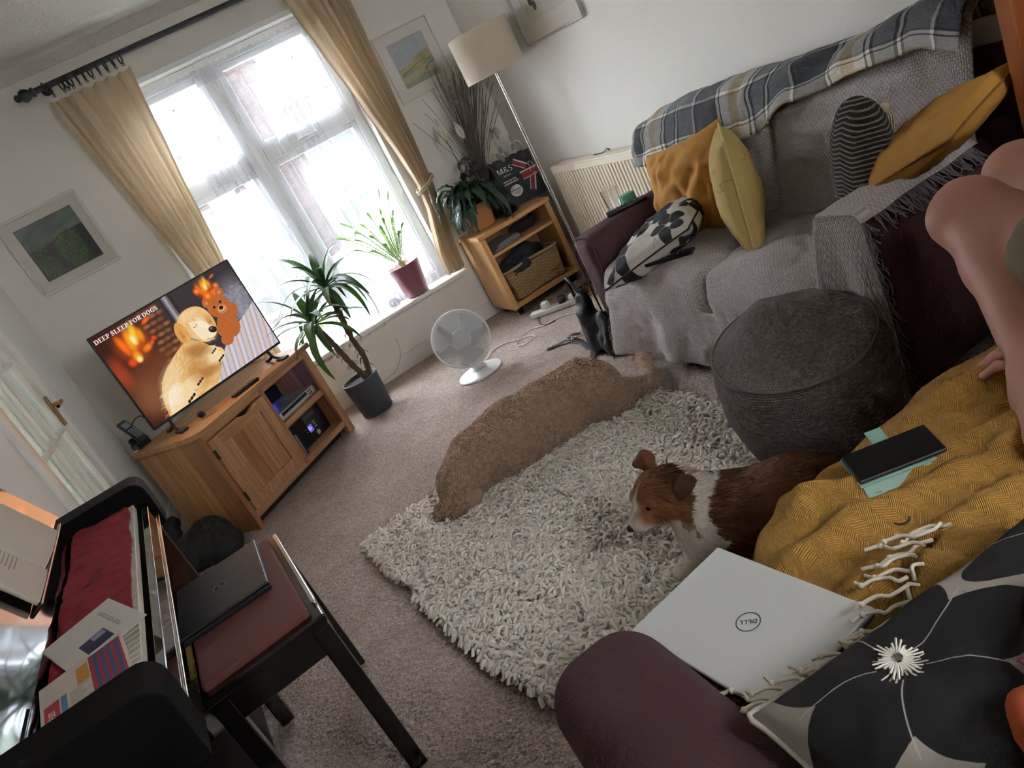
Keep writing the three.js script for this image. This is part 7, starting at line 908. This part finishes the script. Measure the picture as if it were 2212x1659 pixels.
  const page = (z0, z1, txt) => { const s = sheet((u, v) => { const z = lerp(z0, z1, u), gut = txt ? Math.exp(-u * 7) : Math.exp(-(1 - u) * 7); const o = 0.03 - 0.018 * gut + 0.006 * Math.sin(u * 3), t = lerp(0.062, 0.285, v); return [o * Math.cos(tilt) - t * Math.sin(tilt), t * Math.cos(tilt) + o * Math.sin(tilt), z]; }, 24, 4, 0.012); return s; };
  const text = ctex(256, 256, (g) => { g.fillStyle = '#cdc4b4'; g.fillRect(0, 0, 256, 256); g.fillStyle = '#8f8880'; const R = rng(3); for (let i = 0; i < 11; i++) g.fillRect(60, 60 + i * 11, 90 + 40 * R(), 3); });
  obj('page', page(0.33, 0.58, true), std(0xffffff, 0.85, { map: text, ...DS }), bk); obj('page', page(0.05, 0.33, false), std(0xcdc4b4, 0.85, DS), bk); obj('cover', at(rbox(0.006, 0.235, 0.55, 0.002, 0.006, 0.17, 0.315), 0, 0, 0, 0, 0, tilt), std(0x33302e, 0.6), bk);
  // books and a bag under the keyboard
  const bb = (l, y, x, z, t, len, hgt, c, a, extra) => { const o = thing('book', l, 'book', [x, y, z], a); obj('pages', rbox(t - 0.006, hgt - 0.004, len - 0.006, 0.002, 0, hgt / 2 - 0.003, 0), std(0xd9d2c2, 0.9), o); obj('cover', [rbox(0.003, hgt, len, 0.001, -t / 2, hgt / 2, 0), rbox(0.003, hgt, len, 0.001, t / 2, hgt / 2, 0), rbox(t + 0.003, 0.003, len, 0.001, 0, hgt, 0)], std(c, 0.5), o); if (extra) extra(o, t, len, hgt); return o; };
  const crate = thing('crate', 'low dark crate of books on the floor under the piano keyboard', 'crate', [-0.61, 0, 2.42], PA); for (const z of [-0.26, 0.25]) obj('side', span(-0.08, 0.08, 0.01, 0.17, z, z + 0.01), std(0x211d1b, 0.7), crate); for (const x of [-0.08, 0.07]) obj('side', span(x, x + 0.01, 0.01, 0.17, -0.25, 0.25), std(0x211d1b, 0.7), crate); obj('base', span(-0.08, 0.08, 0, 0.01, -0.26, 0.26), std(0x211d1b, 0.7), crate);
  bb('yellow book with its printed spine upward, in the crate beside the piano stool', 0.011, -0.572, 2.43, 0.04, 0.3, 0.29, 0xc9a94e, PA, (o, t, len, h) => { obj('spine_print', new THREE.PlaneGeometry(len * 0.9, t * 0.8).rotateX(-Math.PI / 2).rotateY(-Math.PI / 2).translate(0, h + 0.0022, 0), std(0xffffff, 0.6, { map: ctex(512, 64, (g) => { g.fillStyle = '#c9a94e'; g.fillRect(0, 0, 512, 64); g.fillStyle = '#3a3222'; g.font = 'bold 40px sans-serif'; g.fillText('MAKING THE PAST · SERIES', 8, 46, 490); }) }), o); });
  bb('black book with a red disc on its spine, next to the yellow book', 0.011, -0.627, 2.4, 0.05, 0.28, 0.27, 0x22282c, PA, (o, t, len, h) => { obj('red_disc', cyl(0.02, 0.02, 0.001, 0, h + 0.002, -0.06), std(0xc05560, 0.6), o); obj('white_band', span(-t / 2, t / 2, h + 0.0015, h + 0.0022, 0.11, 0.122), std(0xd8d4cc, 0.6), o); });
  bb('dark green book standing on the floor past the far end of the piano', 0.001, -0.6, 1.95, 0.045, 0.24, 0.31, 0x24361f, PA + 0.1); bb('grey green folder standing next to the dark green book by the door', 0.001, -0.675, 1.84, 0.035, 0.26, 0.33, 0x6a756d, PA);
}
// ---------- piano stool with the dark laptop on it ----------
{
  const lac = phy(0x100e0e, 0.2, { clearcoat: 0.8, clearcoatRoughness: 0.1 });
  const s = thing('piano_stool', 'black piano stool with a padded brown top in front of the piano', 'stool', PO, PA);
  const x0 = 0.0, x1 = 0.29, z0 = 0.28, z1 = 0.86;
  for (const x of [x0 + 0.022, x1 - 0.022]) for (const z of [z0 + 0.022, z1 - 0.022]) obj('leg', rbox(0.042, 0.46, 0.042, 0.004, x, 0.23, z), lac, s);
  for (const z of [z0 + 0.014, z1 - 0.014]) obj('apron', rbox(x1 - x0 - 0.004, 0.075, 0.024, 0.004, (x0 + x1) / 2, 0.435, z), lac, s); for (const x of [x0 + 0.014, x1 - 0.014]) obj('apron', rbox(0.024, 0.075, z1 - z0 - 0.01, 0.004, x, 0.435, (z0 + z1) / 2), lac, s);
  obj('seat_frame', rbox(x1 - x0 + 0.006, 0.022, z1 - z0 + 0.006, 0.006, (x0 + x1) / 2, 0.478, (z0 + z1) / 2), lac, s);
  obj('seat_pad', rbox(x1 - x0 - 0.03, 0.024, z1 - z0 - 0.05, 0.011, (x0 + x1) / 2 - 0.008, 0.496, (z0 + z1) / 2, 0, 0, 0, 4), std(0x6b3f38, 0.85, { bumpMap: maroonBump, bumpScale: 0.001 }), s);
  obj('edge_trim', rbox(0.012, 0.012, 0.5, 0.003, x1 - 0.003, 0.494, (z0 + z1) / 2 - 0.02), std(0xe4e2de, 0.18, { metalness: 0.9 }), s, 'pale metal strip for the window glint on the lacquered edge');  // window reflection along the black lip, built as bright metal
  const l = thing('laptop', 'closed dark grey laptop with a round emblem on the piano stool', 'laptop', pl2([0.115, 0.5085, 0.475]), PA - 0.05);
  obj('lid', rbox(0.235, 0.008, 0.3, 0.004, 0, 0.02, 0, 0, 0, 0, 3), std(0x4a4b4d, 0.4, { metalness: 0.6 }), l); obj('base', rbox(0.235, 0.015, 0.3, 0.005, 0, 0.0078, 0, 0, 0, 0, 3), std(0x1b1b1d, 0.5), l); obj('emblem', [at(tor(0.017, 0.0009, 0, 0, 0, Math.PI / 2, 0, 0, 32), 0.0, 0.0241, 0), span(-0.004, -0.002, 0.0238, 0.0246, -0.008, 0.008), span(0.001, 0.003, 0.0238, 0.0246, -0.004, 0.009)], std(0x9a9b9c, 0.3, { metalness: 0.8 }), l);
}
renderer.render(scene, camera);
